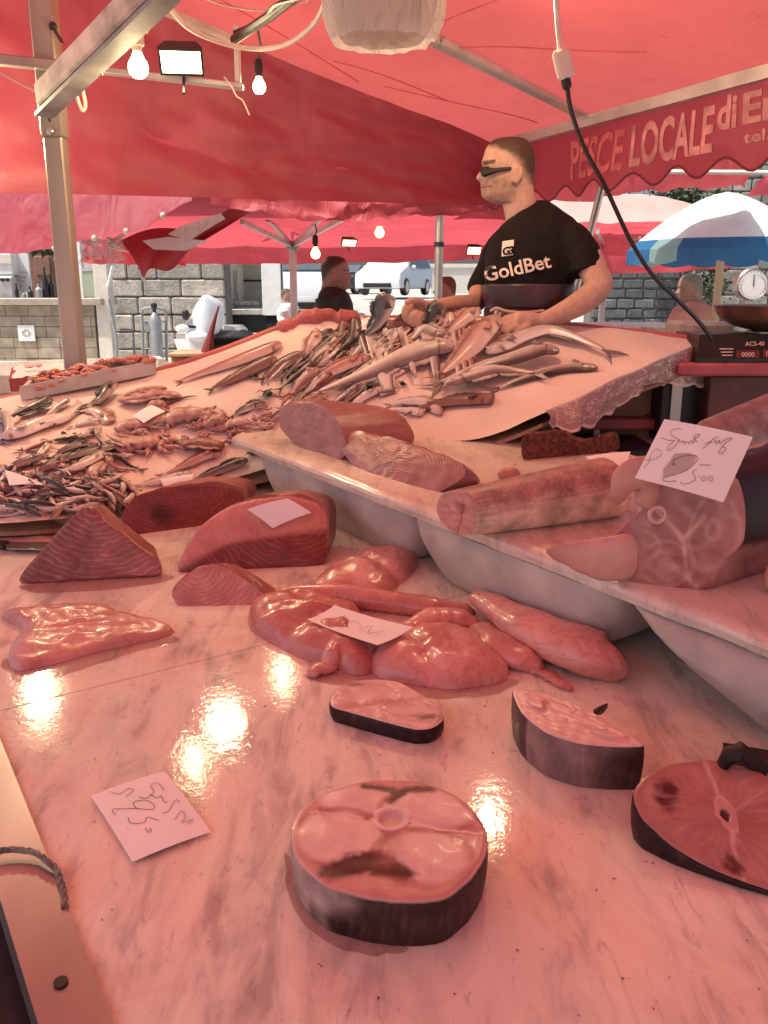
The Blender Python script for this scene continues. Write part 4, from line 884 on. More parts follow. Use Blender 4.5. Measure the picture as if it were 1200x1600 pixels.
# ---------------------------------------------------------------- meat and fish pieces on the counter
M['skin'] = painted('swordfish_skin', .42, .35, 22, .3, 160, .001, coat=.0, spec=.25)
M['flesh'] = painted('wet_pale_flesh', .36, .10, 26, .25, 90, .0010, coat=.06, sss=.12)
M['roe'] = veined('wet_roe_sac')
M['fillet'] = veined('raw_fillet', .22, .2, .1, .35, 60, .003)
M['bone'] = painted('bone', .3, .1, 60, .3, 120, .001)
def resample(pts, n):
    """closed outline through the points, evenly spaced, slightly rounded"""
    pts = [Vector(p) for p in pts]; m = len(pts); dense = []
    for i in range(m):
        p0, p1, p2, p3 = pts[i-1], pts[i], pts[(i+1) % m], pts[(i+2) % m]
        for k in range(12):
            f = k/12; cr = 0.5*((2*p1)+(p2-p0)*f+(2*p0-5*p1+4*p2-p3)*f*f+(3*p1-p0-3*p2+p3)*f**3); dense.append(lerp(p1+(p2-p1)*f, cr, .7))
    d = [0]
    for a, b in zip(dense, dense[1:]+dense[:1]): d.append(d[-1]+(b-a).length)
    out = []; j = 0
    for k in range(n):
        s = d[-1]*k/n
        while d[j+1] < s: j += 1
        f = (s-d[j])/max(1e-9, d[j+1]-d[j]); out.append(lerp(dense[j], dense[(j+1) % len(dense)], f))
    return out
def cutblock(name, label, cat, outline, base, depth, mats, surf=T, lean=0.0, back=(.9,.85), facecol=None, sidecol=None, group=None, n=72, rnd_=.012, bulge=0.0, fres=16, wob=.003):
    """a chunk with a flat cut face towards the viewer: the face stands on the line BASE, the chunk runs back along DEPTH"""
    o = thing(name, label, cat, group); b0, b1 = surf(*base[0]), surf(*base[1]); bx = (b1-b0).normalized()
    upv = (Vector((0,0,1))*cos(lean) + Vector((-bx.y, bx.x, 0)).normalized()*sin(lean)).normalized(); fn = bx.cross(upv).normalized()
    def hit(px, py):
        d = ray(px, py); t = (b0-CAM).dot(fn)/d.dot(fn); return CAM + d*t
    ol = resample([hit(*p) for p in outline], n); c = sum(ol, Vector())/n; cb = lerp(b0, b1, .5); D = Vector(depth)
    if fn.dot(D) > 0: fn = -fn                     # towards the viewer
    def loc(p): q = p-cb; return (q.dot(bx), q.dot(upv), 0)
    mb = MB(); mb.mi = 0; fc = facecol or (lambda u, v: (1,1,1)); sc_ = sidecol or (lambda u, v, w: (1,1,1))
    W_ = max(abs(loc(p)[0]) for p in ol); H_ = max(loc(p)[1] for p in ol)
    ci = mb.add(c + fn*bulge, fc(loc(c)[0]/W_, loc(c)[1]/H_), loc(c)); prev = None
    for r in range(1, fres+1):
        f = r/fres; ring = []
        for p in ol:
            q = lerp(c, p, f); l = loc(q); w = wob*noise.noise((l[0]*60, l[1]*60, hash(label) % 97)) + bulge*(1-f**2)
            if r == fres: q = q - fn*rnd_*.15
            ring.append(mb.add(q + fn*w*(1 if r < fres else .3), fc(l[0]/W_, l[1]/H_), l))
        for k in range(n):
            if prev is None: mb.face(ci, ring[k], ring[(k+1) % n])
            else: mb.face(prev[k], ring[k], ring[(k+1) % n], prev[(k+1) % n])
        prev = ring
    mb.mi = 1; bc = Vector((c.x, c.y, cb.z)); steps = 10
    first = [mb.add(Vector(mb.v[i]), sc_(loc(Vector(mb.v[i]))[0]/W_, loc(Vector(mb.v[i]))[1]/H_, 0), (*loc(Vector(mb.v[i]))[:2], 0)) for i in prev]; pv = first
    for s_ in range(1, steps+1):
        f = s_/steps; e = 1.0 if s_ > 1 else .4; ring = []
        sx = lerp(1, back[0], f)*(1 if s_ < steps else .92); sz = lerp(1, back[1], f**1.5)*(1 if s_ < steps else .9)
        for p in ol:
            l = loc(p); q = cb + bx*(l[0]*sx) + upv*(l[1]*sz) + D*f; q += Vector((0,0,1))*wob*1.5*noise.noise((l[0]*25, f*9, l[1]*25)) + fn*rnd_*(.25 if s_ == 1 else 0)
            bz = surf(0,0) if False else None
            ring.append(mb.add(q, sc_(l[0]/W_, l[1]/H_, f), (l[0]*sx, l[1]*sz, f*D.length)))
        for k in range(n): mb.face(pv[k], ring[k], ring[(k+1) % n], pv[(k+1) % n])
        pv = ring
    cc = mb.add(sum((Vector(mb.v[i]) for i in pv), Vector())/n, sc_(0, .5, 1), (0, .05, D.length))
    for k in range(n): mb.face(cc, pv[(k+1) % n], pv[k])
    link('chunk', mb.mesh('chunk', mats, True, 50), o); return o, hit, loc
TL = (.86,.60,.52)
M['tuna_a'] = tuna_mat('tuna_cut_wedge', (.38,.13,.115), TL, 400, (.015,.16,0), 5.5, .32, (1,1.3,1))
M['tuna_b'] = tuna_mat('tuna_cut_dark', (.26,.065,.06), (.55,.25,.22), 480, (.0,.10,0), 5, .28, (1,1.6,1))
M['tuna_c'] = tuna_mat('tuna_cut_deep', (.36,.11,.095), (.66,.36,.31), 430, (.10,.12,0), 6, .30, (1,1.2,1))
M['tuna_d'] = tuna_mat('tuna_cut_light', (.56,.27,.235), TL, 520, (-.05,.08,0), 6, .36, (1,1.2,1))
M['tuna_side'] = tuna_mat('tuna_side', (.38,.155,.135), (.5,.25,.22), 300, (0,0,0), 8, .3, (1,1,.4))
M['loin_a'] = tuna_mat('loin_cut', (.43,.20,.175), (.66,.42,.36), 760, (-.02,-.10,0), 4.5, .34, (1.3,1,1))
M['loin_side'] = tuna_mat('loin_side', (.38,.17,.15), (.50,.27,.23), 220, (0,.3,0), 4, .3, (1,1,.2))
G_T = 'tuna chunks on the marble'
cutblock('tuna_chunk', 'pointed tuna wedge with curved pale sinew lines standing upright on the marble', 'tuna',
 [(33,912),(36,893),(60,865),(95,825),(125,796),(140,793),(160,812),(195,838),(225,860),(248,878),(252,898),(200,902),(120,908)], ((33,914),(252,902)), (-.005,.13,.005), [M['tuna_a'], M['tuna_side']], lean=.25, back=(.75,.8), group=G_T, rnd_=.02, facecol=lambda u, v: mix((.72,.62,.62), (1.2,1.3,1.3), min(1, max(0, .5+.5*u-.25*v+.5*noise.noise((u*2.2, v*2.2, 4))))))
cutblock('tuna_chunk', 'low dark tuna chunk lying farthest back, with a dark bloodline spot', 'tuna',
 [(190,820),(194,797),(215,774),(260,762),(320,757),(365,763),(382,775),(380,800),(345,818),(280,832),(225,838),(198,834)], ((195,838),(382,812)), (.04,.12,.02), [M['tuna_b'], M['tuna_side']], lean=.3, back=(.85,.8), group=G_T, rnd_=.02,
 facecol=lambda u, v: mix((1,1,1), (.25,.2,.2), max(0, 1-((u+.35)**2*18+(v-.38)**2*9))))
_, hit3, _ = cutblock('tuna_chunk', 'largest tuna chunk with a pale price card on its back', 'tuna',
 [(279,893),(284,866),(310,825),(350,795),(400,779),(455,775),(495,786),(510,806),(511,850),(504,882),(440,886),(370,889),(320,892)], ((279,896),(508,884)), (.05,.15,.02), [M['tuna_c'], M['tuna_side']], lean=.55, back=(.8,.75), group=G_T, rnd_=.025, bulge=.012,
 facecol=lambda u, v: mix((1.9,2.7,2.7), (.72,.55,.55), smooth(.44, .34, v + .35*max(0, -u-.3) - .12*u)))
cutblock('tuna_chunk', 'smallest light tuna piece in front of the largest chunk', 'tuna',
 [(268,930),(275,912),(305,888),(330,882),(350,885),(375,900),(402,920),(420,937),(400,945),(350,956),(310,962),(283,950)], ((268,948),(420,945)), (.03,.07,.0), [M['tuna_d'], M['tuna_side']], lean=.75, back=(.8,.7), group=G_T, rnd_=.012)
G_L = 'tuna loins on the raised slab'
cutblock('tuna_loin', 'rounded tuna loin at the back of the raised slab, cut end facing left', 'tuna loin',
 [(435,650),(440,635),(460,628),(490,629),(515,641),(532,668),(541,698),(532,718),(510,722),(480,706),(450,684),(437,668)], ((437,690),(541,722)), (.23,.11,.014), [M['loin_a'], M['loin_side']], surf=S, lean=.22, back=(.6,.62), group=G_L, rnd_=.012)
cutblock('tuna_loin', 'wedge-shaped tuna loin in front, with pale stripes along its long face', 'tuna loin',
 [(530,688),(548,678),(590,683),(650,697),(705,716),(724,728),(724,745),(690,766),(655,782),(610,765),(560,735),(536,708)], ((545,728),(722,782)), (.09,.07,-.01), [M['loin_a'], M['loin_side']], surf=S, lean=.70, back=(.8,.45), group=G_L, rnd_=.012, bulge=.008)
# ------------------------------- soft pieces
def mound(name, label, cat, outline, H, col, mat='roe', surf=T, group=None, n=64, res=20, k=2.2, bump=.12, freq=40, seed=1, crease=None, part='flesh', o=None):
    o = o or thing(name, label, cat, group); ol = resample([surf(*p) for p in outline], n); c = sum(ol, Vector())/n; mb = MB(); prev = None
    W_ = max((p-c).length for p in ol)
    def hh(p, f):
        q = p-c; z = H*max(0, 1-f**k)**.6; w = 1 + bump*noise.noise((q.x*freq, q.y*freq, seed)) + .5*bump*noise.noise((q.x*freq*2.6, q.y*freq*2.6, seed+5))
        if crease: z -= H*crease(q.x/W_, q.y/W_)
        return max(0, z*w)
    cf = col if callable(col) else (lambda u, v, f: mix(col, tuple(min(1, c_*1.25) for c_ in col), .5+.5*noise.noise((u*3, v*3, seed))))
    ci = mb.add(c + TN*hh(c, 0), cf(0, 0, 0))
    for r in range(1, res+1):
        f = r/res; fo = 1.0 if f < 1 else 1.0; ring = []
        for p in ol:
            q = lerp(c, p, f + .06*sin(pi*f)); ring.append(mb.add(q + TN*(hh(q, f) + (.002 if r < res else -.002)), cf((q-c).x/W_, (q-c).y/W_, f)))
        for j in range(n):
            if prev is None: mb.face(ci, ring[j], ring[(j+1) % n])
            else: mb.face(prev[j], ring[j], ring[(j+1) % n], prev[(j+1) % n])
        prev = ring
    obj(part, mb, M[mat], o, auto=None); return o
def sac(name, label, cat, pts, w, col, group, flat=.6, prof=None, surf=T, lift=0.0, mat='roe', part='flesh', n=36, seed=1, o=None, wr=.1):
    """long soft tube lying on the surface"""
    o = o or thing(name, label, cat, group); P3 = [surf(x, y, (h[0] if h else 0)) for x, y, *h in pts]; s = mpp(P3[len(P3)//2]); prof = prof or [(0,.3),(.12,.75),(.4,1),(.75,.9),(.93,.55),(1,.15)]
    sp = spline(P3, n); rr = [s*w*.5*interp(prof, k/(n-1)) for k in range(n)]; mb = MB()
    sp = [p + TN*(rr[k]*flat*.85+lift) for k, p in enumerate(sp)]; R = []
    for i in range(n):
        t = (sp[min(i+1,n-1)]-sp[max(i-1,0)]).normalized(); B = t.cross(TN).normalized(); r = []
        for k in range(20):
            a = 2*pi*k/20; w_ = 1 + wr*noise.noise((i*.22, cos(a)*1.1, sin(a)*1.1+seed*3)) + wr*.5*noise.noise((i*.6, cos(a)*2.5, sin(a)*2.5+seed))
            r.append(mb.add(sp[i] + B*cos(a)*rr[i]*w_ + TN*sin(a)*rr[i]*flat*w_, mix(col, tuple(min(1,c*1.3) for c in col), .5+.6*noise.noise((i*.15, a*.8, seed)))))
        R.append(r)
    mb.rings(R); obj(part, mb, M[mat], o, auto=None); return o
RC = (.70,.40,.35); GR = 'roe sacs and offcuts around the folded card'
mound('fish_fillet', 'flat ragged pink fillet lying by itself near the left edge of the counter', 'fillet', [(0,968),(20,956),(100,950),(150,947),(185,960),(230,970),(268,982),(272,992),(220,1006),(150,1021),(80,1041),(25,1050),(10,1032),(20,1005),(35,985),(20,976)], (.020), (.62,.36,.32), mat='fillet', bump=.34, freq=30, seed=3, k=5, crease=lambda u, v: .22*exp(-((v-.10*sin(u*4)+.02)**2)*260))
mound('fish_fillet', 'thin pale fillet lying at the left edge behind the tuna wedge', 'fillet', [(-30,838),(30,828),(80,826),(98,834),(90,848),(40,852),(-30,856)], .012, (.66,.42,.37), mat='fillet', bump=.2, seed=4, k=5)
kn = thing('steel_knife', 'plain steel blade lying flat at the left edge behind the tuna wedge', 'knife'); mb = MB(); q = [T(8,848,.012),T(75,848,.012),T(88,853,.012),T(75,860,.012),T(10,858,.012)]; mb.prism(q, (0,0,.002)); obj('blade', mb, M['steel'], kn, smooth=False)
mb = MB(); mb.bar(T(12,852,.010), T(-50,846,.010), .026, .018, bev=.004); obj('handle', mb, M['black'], kn)
mound('roe_sac', 'folded pale roe sac lying behind the others under the slab edge', 'roe sac', [(484,926),(498,906),(535,882),(580,866),(628,858),(650,866),(654,884),(636,906),(606,930),(580,941),(548,932),(512,936)], .042, RC, group=GR, seed=8, bump=.2, freq=22, crease=lambda u, v: .35*exp(-((u-.1+v*.8)**2)*60))
mound('roe_sac', 'glossy reddish roe sac partly under the folded price card, far left of the heap', 'roe sac', [(387,966),(394,946),(430,933),(490,936),(560,958),(592,1000),(588,1048),(560,1058),(520,1046),(470,1030),(420,1004),(391,986)], .052, (.58,.27,.235), group=GR, seed=11, bump=.22, freq=18, crease=lambda u, v: .25*exp(-((u*.7-v-.15)**2)*50))
sac('roe_sac', 'long thin tube of gut running along the back of the roe heap', 'gut', [(420,948),(470,938),(540,944),(620,955),(690,962),(742,958)], 44, (.64,.33,.29), GR, seed=3, flat=.8)
sac('roe_sac', 'short pale roe lobe between the folded card and the banana-shaped sac', 'roe sac', [(632,1000),(665,986),(705,980),(750,985)], 52, RC, GR, seed=6, flat=.7)
mound('roe_sac', 'wide lumpy pale roe sac at the front of the heap', 'roe sac', [(574,1042),(588,1018),(630,994),(690,985),(745,998),(780,1028),(798,1052),(782,1068),(705,1079),(635,1070),(590,1060)], .045, (.72,.42,.37), group=GR, seed=15, bump=.16, freq=24, crease=lambda u, v: .22*exp(-((u+.28+.3*v)**2)*90))
sac('roe_sac', 'shiny banana-shaped roe sac at the right end of the heap', 'roe sac', [(742,940,.02),(775,962,.015),(825,1000,.01),(885,1032,.004),(940,1052),(962,1050)], 104, (.70,.40,.35), GR, seed=21, flat=.66, prof=[(0,.30),(.06,.42),(.2,.55),(.45,.85),(.7,1),(.88,.8),(.97,.42),(1,.12)])
sac('roe_sac', 'smaller sac tucked along the near side of the banana-shaped one', 'roe sac', [(745,985),(770,1016),(805,1038),(850,1046)], 62, (.62,.33,.285), GR, seed=25, flat=.6)
sac('roe_sac', 'dark small lobe behind the banana-shaped roe sac', 'roe sac', [(812,962),(840,962),(868,976)], 48, (.52,.24,.21), GR, seed=27, flat=.6)
sac('offcut', 'little fleshy offcut in front of the glossy reddish sac', 'offcut', [(486,1060),(498,1052),(515,1048),(520,1030)], 30, (.66,.34,.30), GR, seed=31, flat=.6)
sac('offcut', 'folded fleshy band between the glossy reddish sac and the wide lumpy one', 'offcut', [(540,1000),(530,1022),(520,1040),(512,1052)], 34, (.66,.36,.31), GR, seed=33, flat=1.2)
sac('offcut', 'ruffled strand of membrane trailing from the banana-shaped sac', 'offcut', [(822,1048),(850,1056),(872,1070),(895,1080)], 22, (.60,.32,.28), GR, seed=36, flat=.5, wr=.5)
# ------------------------------- steaks
def ell(u, v, cx, cy, rx, ry): return sqrt(((u-cx)/rx)**2+((v-cy)/ry)**2)
def seg(u, v, ax, ay, bx, by):
    d = (bx-ax)**2+(by-ay)**2; t = max(0, min(1, ((u-ax)*(bx-ax)+(v-ay)*(by-ay))/d)); return sqrt((u-ax-t*(bx-ax))**2+(v-ay-t*(by-ay))**2)
PF = (.80,.58,.52); PALE = (.88,.72,.66); BLOOD = (.085,.012,.012); MID = (.66,.38,.335)
def poly_d(u, v, pts): return min(seg(u, v, *a, *b) for a, b in zip(pts, pts[1:]))
def st_main(u, v):
    n1 = noise.noise((u*4, v*4, 1)); n2 = noise.noise((u*14, v*14, 2)); r = sqrt(u*u+v*v); h = 0.0
    c = mix(MID, (.56,.28,.245), .5+.5*n1); 
    for cx, cy, rx, ry in ((-.34,.60,.46,.30),(.45,.42,.52,.38),(-.52,-.06,.46,.42),(.32,-.36,.48,.40)):
        e = ell(u, v, cx, cy, rx, ry); c = mix(c, (.82,.60,.54), .9*smooth(1.02, .80, e)); c = mix(c, (.46,.19,.165), .45*smooth(.12, .02, abs(e-1.07))*1.5); h += .003*smooth(1.15, .2, e)
        if e < 1: c = mix(c, (.80,.56,.50), .25*(.5+.5*sin(e*46+n1*5))*smooth(1,.4,e))
    c = mix(c, (.60,.32,.28), smooth(.90, .99, r+.03*n1)*.6); c = mix(c, (.84,.66,.58), smooth(.975, .99, r)*.5)
    d = min(poly_d(u, v, [(-.28,.82),(.02,.78),(.10,.66),(.20,.78),(.48,.76)]), poly_d(u, v, [(.10,.66),(.02,.55)])); c = mix(c, BLOOD, .95*smooth(.10, .02, d+.03*n2))
    d = poly_d(u, v, [(-.60,-.60),(-.40,-.50),(-.18,-.46),(-.02,-.56),(.12,-.64)]); c = mix(c, BLOOD, 1.0*smooth(.18, .06, d+.05*n2-.05*exp(-((u+.20)**2)*10)))
    c = mix(c, (.40,.14,.12), .6*smooth(.2, .0, poly_d(u, v, [(.0,-.05),(-.05,-.45)])+.05*n2))
    if v < -.62 and abs(u) < .75: c = mix(c, (.62,.29,.25), .6*smooth(-.62,-.75,v))
    d = poly_d(u, v, [(-.80,.34),(-.48,.32),(-.24,.24),(.02,.27)]); d = min(d, poly_d(u, v, [(.02,.27),(.30,.17),(.5,.08),(.96,.02)])); c = mix(c, (.84,.63,.56), .8*smooth(.022, .008, d)); h -= .002*smooth(.08, 0, d)
    c = mix(c, (.22,.06,.055), .8*smooth(.05, .02, min(ell(u, v, -.25,.245,1,.6), ell(u, v, .2,.16,1,.6))+.0))
    e = ell(u, v, .02, .24, .20, .21); 
    c = mix(c, (.82,.61,.54), smooth(1.10, .92, e)); c = mix(c, (.62,.44,.39), smooth(.80, .62, e)); h += .0015*smooth(1.15,.9,e) - .0035*smooth(.8,.5,e)
    return c, h
def st_small(u, v):
    n1 = noise.noise((u*3, v*3, 8)); n2 = noise.noise((u*11, v*11, 3)); r = sqrt(u*u+v*v); c = mix(PF, MID, .5+.6*n1); h = .003*n1
    c = mix(c, BLOOD, .75*smooth(.30,.05, ell(u, v, .62,-.45,1,.5)+.1*n2)); c = mix(c, BLOOD, .6*smooth(.28,.05, ell(u, v, -.6,.62,1,.6)+.1*n2)); c = mix(c, (.5,.2,.17), .6*smooth(.22,.02, abs(v-.25*u)+.1*n2+.1*abs(u)))
    return mix(c, PALE, .5*smooth(.94,.99,r)), h
def st_leaf(u, v):
    n1 = noise.noise((u*4, v*4, 18)); n2 = noise.noise((u*13, v*13, 3)); c = mix((.82,.57,.50), MID, .4+.5*n1); h = .0
    d = poly_d(u, v, [(-.8,.55),(-.2,.1),(.25,-.1),(.9,-.75)]); c = mix(c, PALE, .7*smooth(.05,.01,d)); e = min(ell(u, v, -.45,.42,.22,.2), ell(u, v, .45,-.45,.22,.2)); c = mix(c, (.56,.26,.22), .8*smooth(1.1,.8,e)*smooth(.5,.8,e)); h += .004*smooth(1.1,.7,e)
    c = mix(c, PALE, .3*(.5+.5*sin(25*ell(u, v, 0, 0, 1, .6)+n1*4)))
    return c, h
def st_right(u, v):
    n1 = noise.noise((u*3, v*3, 28)); n2 = noise.noise((u*10, v*10, 3)); r = sqrt(u*u+v*v); c = mix((.58,.30,.26), (.38,.155,.13), .5+.6*n1); h = .003*n1
    c = mix(c, (.40,.17,.15), smooth(.85,.97,r)*.6)
    d = poly_d(u, v, [(.02,1),(.05,.6),(.04,.38)]); d2 = poly_d(u, v, [(.04,-.25),(-.02,-.5),(-.02,-.95)])
    c = mix(c, (.74,.48,.42), .8*smooth(.05,.015,min(d, d2))); c = mix(c, BLOOD, .95*smooth(.34,.12, ell(u, v, -.62,.25,.55,1)+.08*n2)); c = mix(c, BLOOD, .9*smooth(.24,.1, ell(u, v, -.12,-.80,1,.8)+.06*n2)); c = mix(c, (.36,.13,.11), .5*smooth(.25,.05, abs(v-.5*u+.25)+.3*n1)) if u > .1 else c
    a = atan2(v, u-.02); c = mix(c, (.68,.38,.33), .35*smooth(.55,1,sin(a*26+n1*7))*smooth(.2,.5,r)*smooth(.95,.7,r))
    c = mix(c, (.70,.44,.38), .5*smooth(.03,.01,abs(v+.04-.55*abs(u))) if u > .1 else 0)
    e = ell(u, v, .04,.05,.13,.30); c = mix(c, (.70,.42,.36), smooth(1.05,.95,e)); c = mix(c, (.62,.33,.28), smooth(.85,.8,e)); e = ell(u, v, .03,.02,.06,.09); c = mix(c, (.10,.03,.03), smooth(1.1,.9,e)); h -= .006*smooth(1.1,.8,e)
    return c, h
def steak(label, outline, hs, colf, side, n=160, res=56, surf=T, group='swordfish steaks on the marble', inset=.97, lean=(0,0)):
    o = thing('swordfish_steak', label, 'fish steak', group); hf = hs if callable(hs) else (lambda x, y: hs)
    ol = resample([surf(x, y, hf(x, y)) for x, y in outline], n); c = sum(ol, Vector())/n; sd_ = len(label)
    ol = [p + (p-c)*(.014*noise.noise((cos(2*pi*i/n)*3, sin(2*pi*i/n)*3, sd_)) + .007*noise.noise((cos(2*pi*i/n)*11, sin(2*pi*i/n)*11, sd_))) for i, p in enumerate(ol)]
    # axes: u to the right, v away from the viewer; normalised so the outline has |(u,v)| = 1
    mb = MB(); prev = None; ang = [atan2((p-c).y, (p-c).x) for p in ol]
    nn = Vector()
    for a, b in zip(ol, ol[1:]+ol[:1]): nn += (a-c).cross(b-c)
    nn.normalize(); nn = nn if nn.z > 0 else -nn
    col, h = colf(0, 0); ci = mb.add(c + nn*h, col)
    for r in range(1, res+1):
        f = r/res; ring = []
        for p, a in zip(ol, ang):
            u, v = cos(a)*f, sin(a)*f; col, h = colf(u, v); h += .0012*noise.noise((u*5, v*5, 3)) + .0002*noise.noise((u*19, v*19, 5)); ring.append(mb.add(lerp(c, p, f) + nn*(h*smooth(1, .9, f) - .0022*smooth(.955, 1, f)), col))
        for k in range(n):
            if prev is None: mb.face(ci, ring[k], ring[(k+1) % n])
            else: mb.face(prev[k], ring[k], ring[(k+1) % n], prev[(k+1) % n])
        prev = ring
    obj('cut_face', mb, M['flesh'], o, auto=None)
    mb = MB(); R = []
    for i, f in enumerate((0, .04, .2, .45, .7, .92, 1)):
        r = []
        for k, p in enumerate(ol):
            bt = Vector((c.x, c.y, 0)) + Vector((p.x-c.x, p.y-c.y, 0))*inset; bt.z = TZ+TS*bt.y+.001 if surf is T else SZ+TS*bt.y+.001
            q = lerp(p - TN*.0022, bt, f) + Vector((p.x-c.x, p.y-c.y, 0)).normalized()*(.0025*sin(f*pi) + (.001 if f > 0 else 0)); r.append(mb.add(q, side(ang[k], f, p)))
        R.append(r)
    mb.rings(R, True, False, True); obj('skin', mb, M['skin'], o, auto=60)
    return o, c, nn
def sk_main(a, f, p):
    # a: direction around the steak, -pi/2 faces the viewer
    n1 = noise.noise((a*5, f*2, 4)); d = smooth(-2.25, -1.75, a + .30*n1 + .35*f) if -pi <= a < .9 else (1 if a < 1.6 else .4)
    c = mix((.46,.34,.31), (.045,.022,.022), d); 
    if f < .03: c = (.62,.42,.37)
    return mix(c, (.30,.20,.19), .3*max(0, noise.noise((a*24, f*3, 9))))
_, c1, n1_ = steak('big round swordfish steak at the front, with a pale spine ring and dark bloodlines', [(456,1296),(470,1262),(510,1236),(560,1221),(605,1217),(655,1221),(705,1237),(742,1266),(760,1300),(757,1336),(735,1370),(703,1396),(665,1406),(620,1406),(565,1399),(515,1384),(480,1360),(460,1330)], .062, st_main, sk_main)
dk = lambda a, f, p: mix((.03,.015,.015), (.16,.09,.085), .6*max(0, noise.noise((a*8, f*4, 2))))
steak('small thin swordfish steak with black skin, behind the big round one', [(516,1094),(526,1074),(548,1064),(582,1060),(620,1063),(642,1074),(668,1090),(688,1108),(692,1124),(674,1136),(648,1138),(600,1126),(550,1112),(522,1104)], .028, st_small, dk)
steak('thick leaf-shaped swordfish steak with brown skin and a small dark fin stub', [(802,1075),(850,1082),(892,1097),(932,1115),(970,1139),(1006,1163),(960,1165),(900,1159),(850,1141),(815,1111)], .070, st_leaf, lambda a, f, p: mix(mix((.30,.20,.185), (.09,.05,.045), smooth(-1.7, -.7, a)), (.42,.30,.27), .7*max(0, noise.noise((a*14, f*5, 2)))*(1-.6*smooth(-1.9,-1.0,a))))
mb = MB(); q = T(942,1110,.07); 
fs_ = thing('fin_stub', 'small black fin stub sticking up behind the leaf-shaped steak', 'fin'); mb.tube([T(935,1112,.062), T(942,1106,.078), T(948,1100,.092)], [.009,.007,.002], 7, flat=.6); obj('stub', mb, M['black'], fs_)
steak('dark red swordfish steak cut off at the right edge, tilted with a small bone hole', [(990,1238),(1008,1212),(1050,1193),(1125,1187),(1185,1204),(1230,1240),(1258,1300),(1240,1392),(1180,1382),(1112,1356),(1050,1320),(1005,1280)], lambda x, y: .012+.055*smooth(1390, 1190, y), st_right, dk)
fs_ = thing('fin_stub', 'black fin stub and skin flap on the back of the dark red steak', 'fin'); mb = MB(); mb.cur = (.03,.016,.016); mb.tube([T(1128,1196,.062), T(1140,1180,.082), T(1156,1174,.092), T(1175,1190,.075), T(1196,1206,.06)], [.010,.014,.014,.012,.008], 9, flat=.7); obj('stub', mb, M['skin'], fs_)
mb = MB(); mb.cur = (.035,.018,.017); G = [[T(1130+k*24, 1190-j*10+k*4, .066-.012*j) for k in range(6)] for j in range(4)]; mb.sheet(G, .004); obj('flap', mb, M['skin'], fs_)
# ------------------------------- swordfish trunk on the raised slab
o = thing('swordfish_section', 'long section of silver-brown swordfish with its cut end facing left on the raised slab', 'swordfish')
c0, c1_ = S(716,836), S(1010,800); ax = Vector((c1_.x-c0.x, c1_.y-c0.y+.05, TS*(c1_.y-c0.y))).normalized(); bxv = ax.cross(TN).normalized()
s = mpp(c0); R0 = 42*s; mb = MB(); Rg = []; nn_ = 80; NR = 64
cen0 = c0 + TN*R0*.86 - bxv*(-.0)
def trunk_col(a, t):
    sn, cs = sin(a), cos(a); n1 = noise.noise((t*7, a*1.5, 3)); n2 = noise.noise((t*30, a*6, 3)); c = mix((.84,.70,.56), (.50,.30,.26), smooth(.0, .75, sn+.30*n1+.25*noise.noise((t*3, a*14, 5)))); c = mix(c, (.24,.11,.10), .55*smooth(.05,.5,noise.noise((t*70, a*12, 3)))*smooth(.0,.7,sn)); c = mix(c, (.40,.22,.19), .5*smooth(.1,.5,noise.noise((t*5, a*26, 8)))); return mix(mix(c, (.86,.74,.60), smooth(.1,-.4,sn)*.8), (.16,.08,.07), .8*smooth(.10,.03,abs(a-4.05)))
for i in range(NR):
    t = i/(NR-1); r = []; g = 1+.45*t
    for k in range(nn_):
        a = 2*pi*k/nn_; e = 1 if i else .97
        r.append(mb.add(cen0 + ax*(.36*t + (.02*cos(a) if i == 0 else 0)) + TN*(R0*.12*t) + (bxv*cos(a)*R0*1.02*g + TN*sin(a)*R0*.86*g*(1 if sin(a) > 0 else .98))*e, trunk_col(a, t)))
    Rg.append(r)
mb.rings(Rg, True, False, True); obj('skin', mb, M['skin'], o, auto=None)
def trunk_face(u, v):
    n1 = noise.noise((u*4, v*4, 51)); c = mix((.55,.22,.19), (.68,.36,.31), .5+.6*n1); r = sqrt(u*u+v*v); c = mix(c, (.30,.08,.07), .7*smooth(.35,.1,ell(u,v,.1,.3,1,1)+.1*n1)); c = mix(c, (.22,.06,.055), .8*smooth(.06,.02,abs(u-.18*v-.15)) if v < .5 else 0); c = mix(c, (.75,.5,.44), .6*smooth(.92,.98,r)); return c, .006*n1
mb = MB(); prev = None; cc = sum((Vector(mb_) for mb_ in [(0,0,0)]), Vector()); fc_ = cen0 - ax*.001; ci = mb.add(fc_, trunk_face(0,0)[0])
for r_ in range(1, 15):
    f = r_/14; ring = []
    for k in range(nn_):
        a = 2*pi*k/nn_; col, h_ = trunk_face(cos(a)*f, sin(a)*f); ring.append(mb.add(fc_ + ax*(.02*cos(a)*f - h_*(1-f)) + (bxv*cos(a)*R0*1.02 + TN*sin(a)*R0*.86)*.97*f, col))
    for k in range(nn_):
        if prev is None: mb.face(ci, ring[k], ring[(k+1) % nn_])
        else: mb.face(prev[k], ring[k], ring[(k+1) % nn_], prev[(k+1) % nn_])
    prev = ring
obj('cut_face', mb, M['flesh'], o, auto=None)
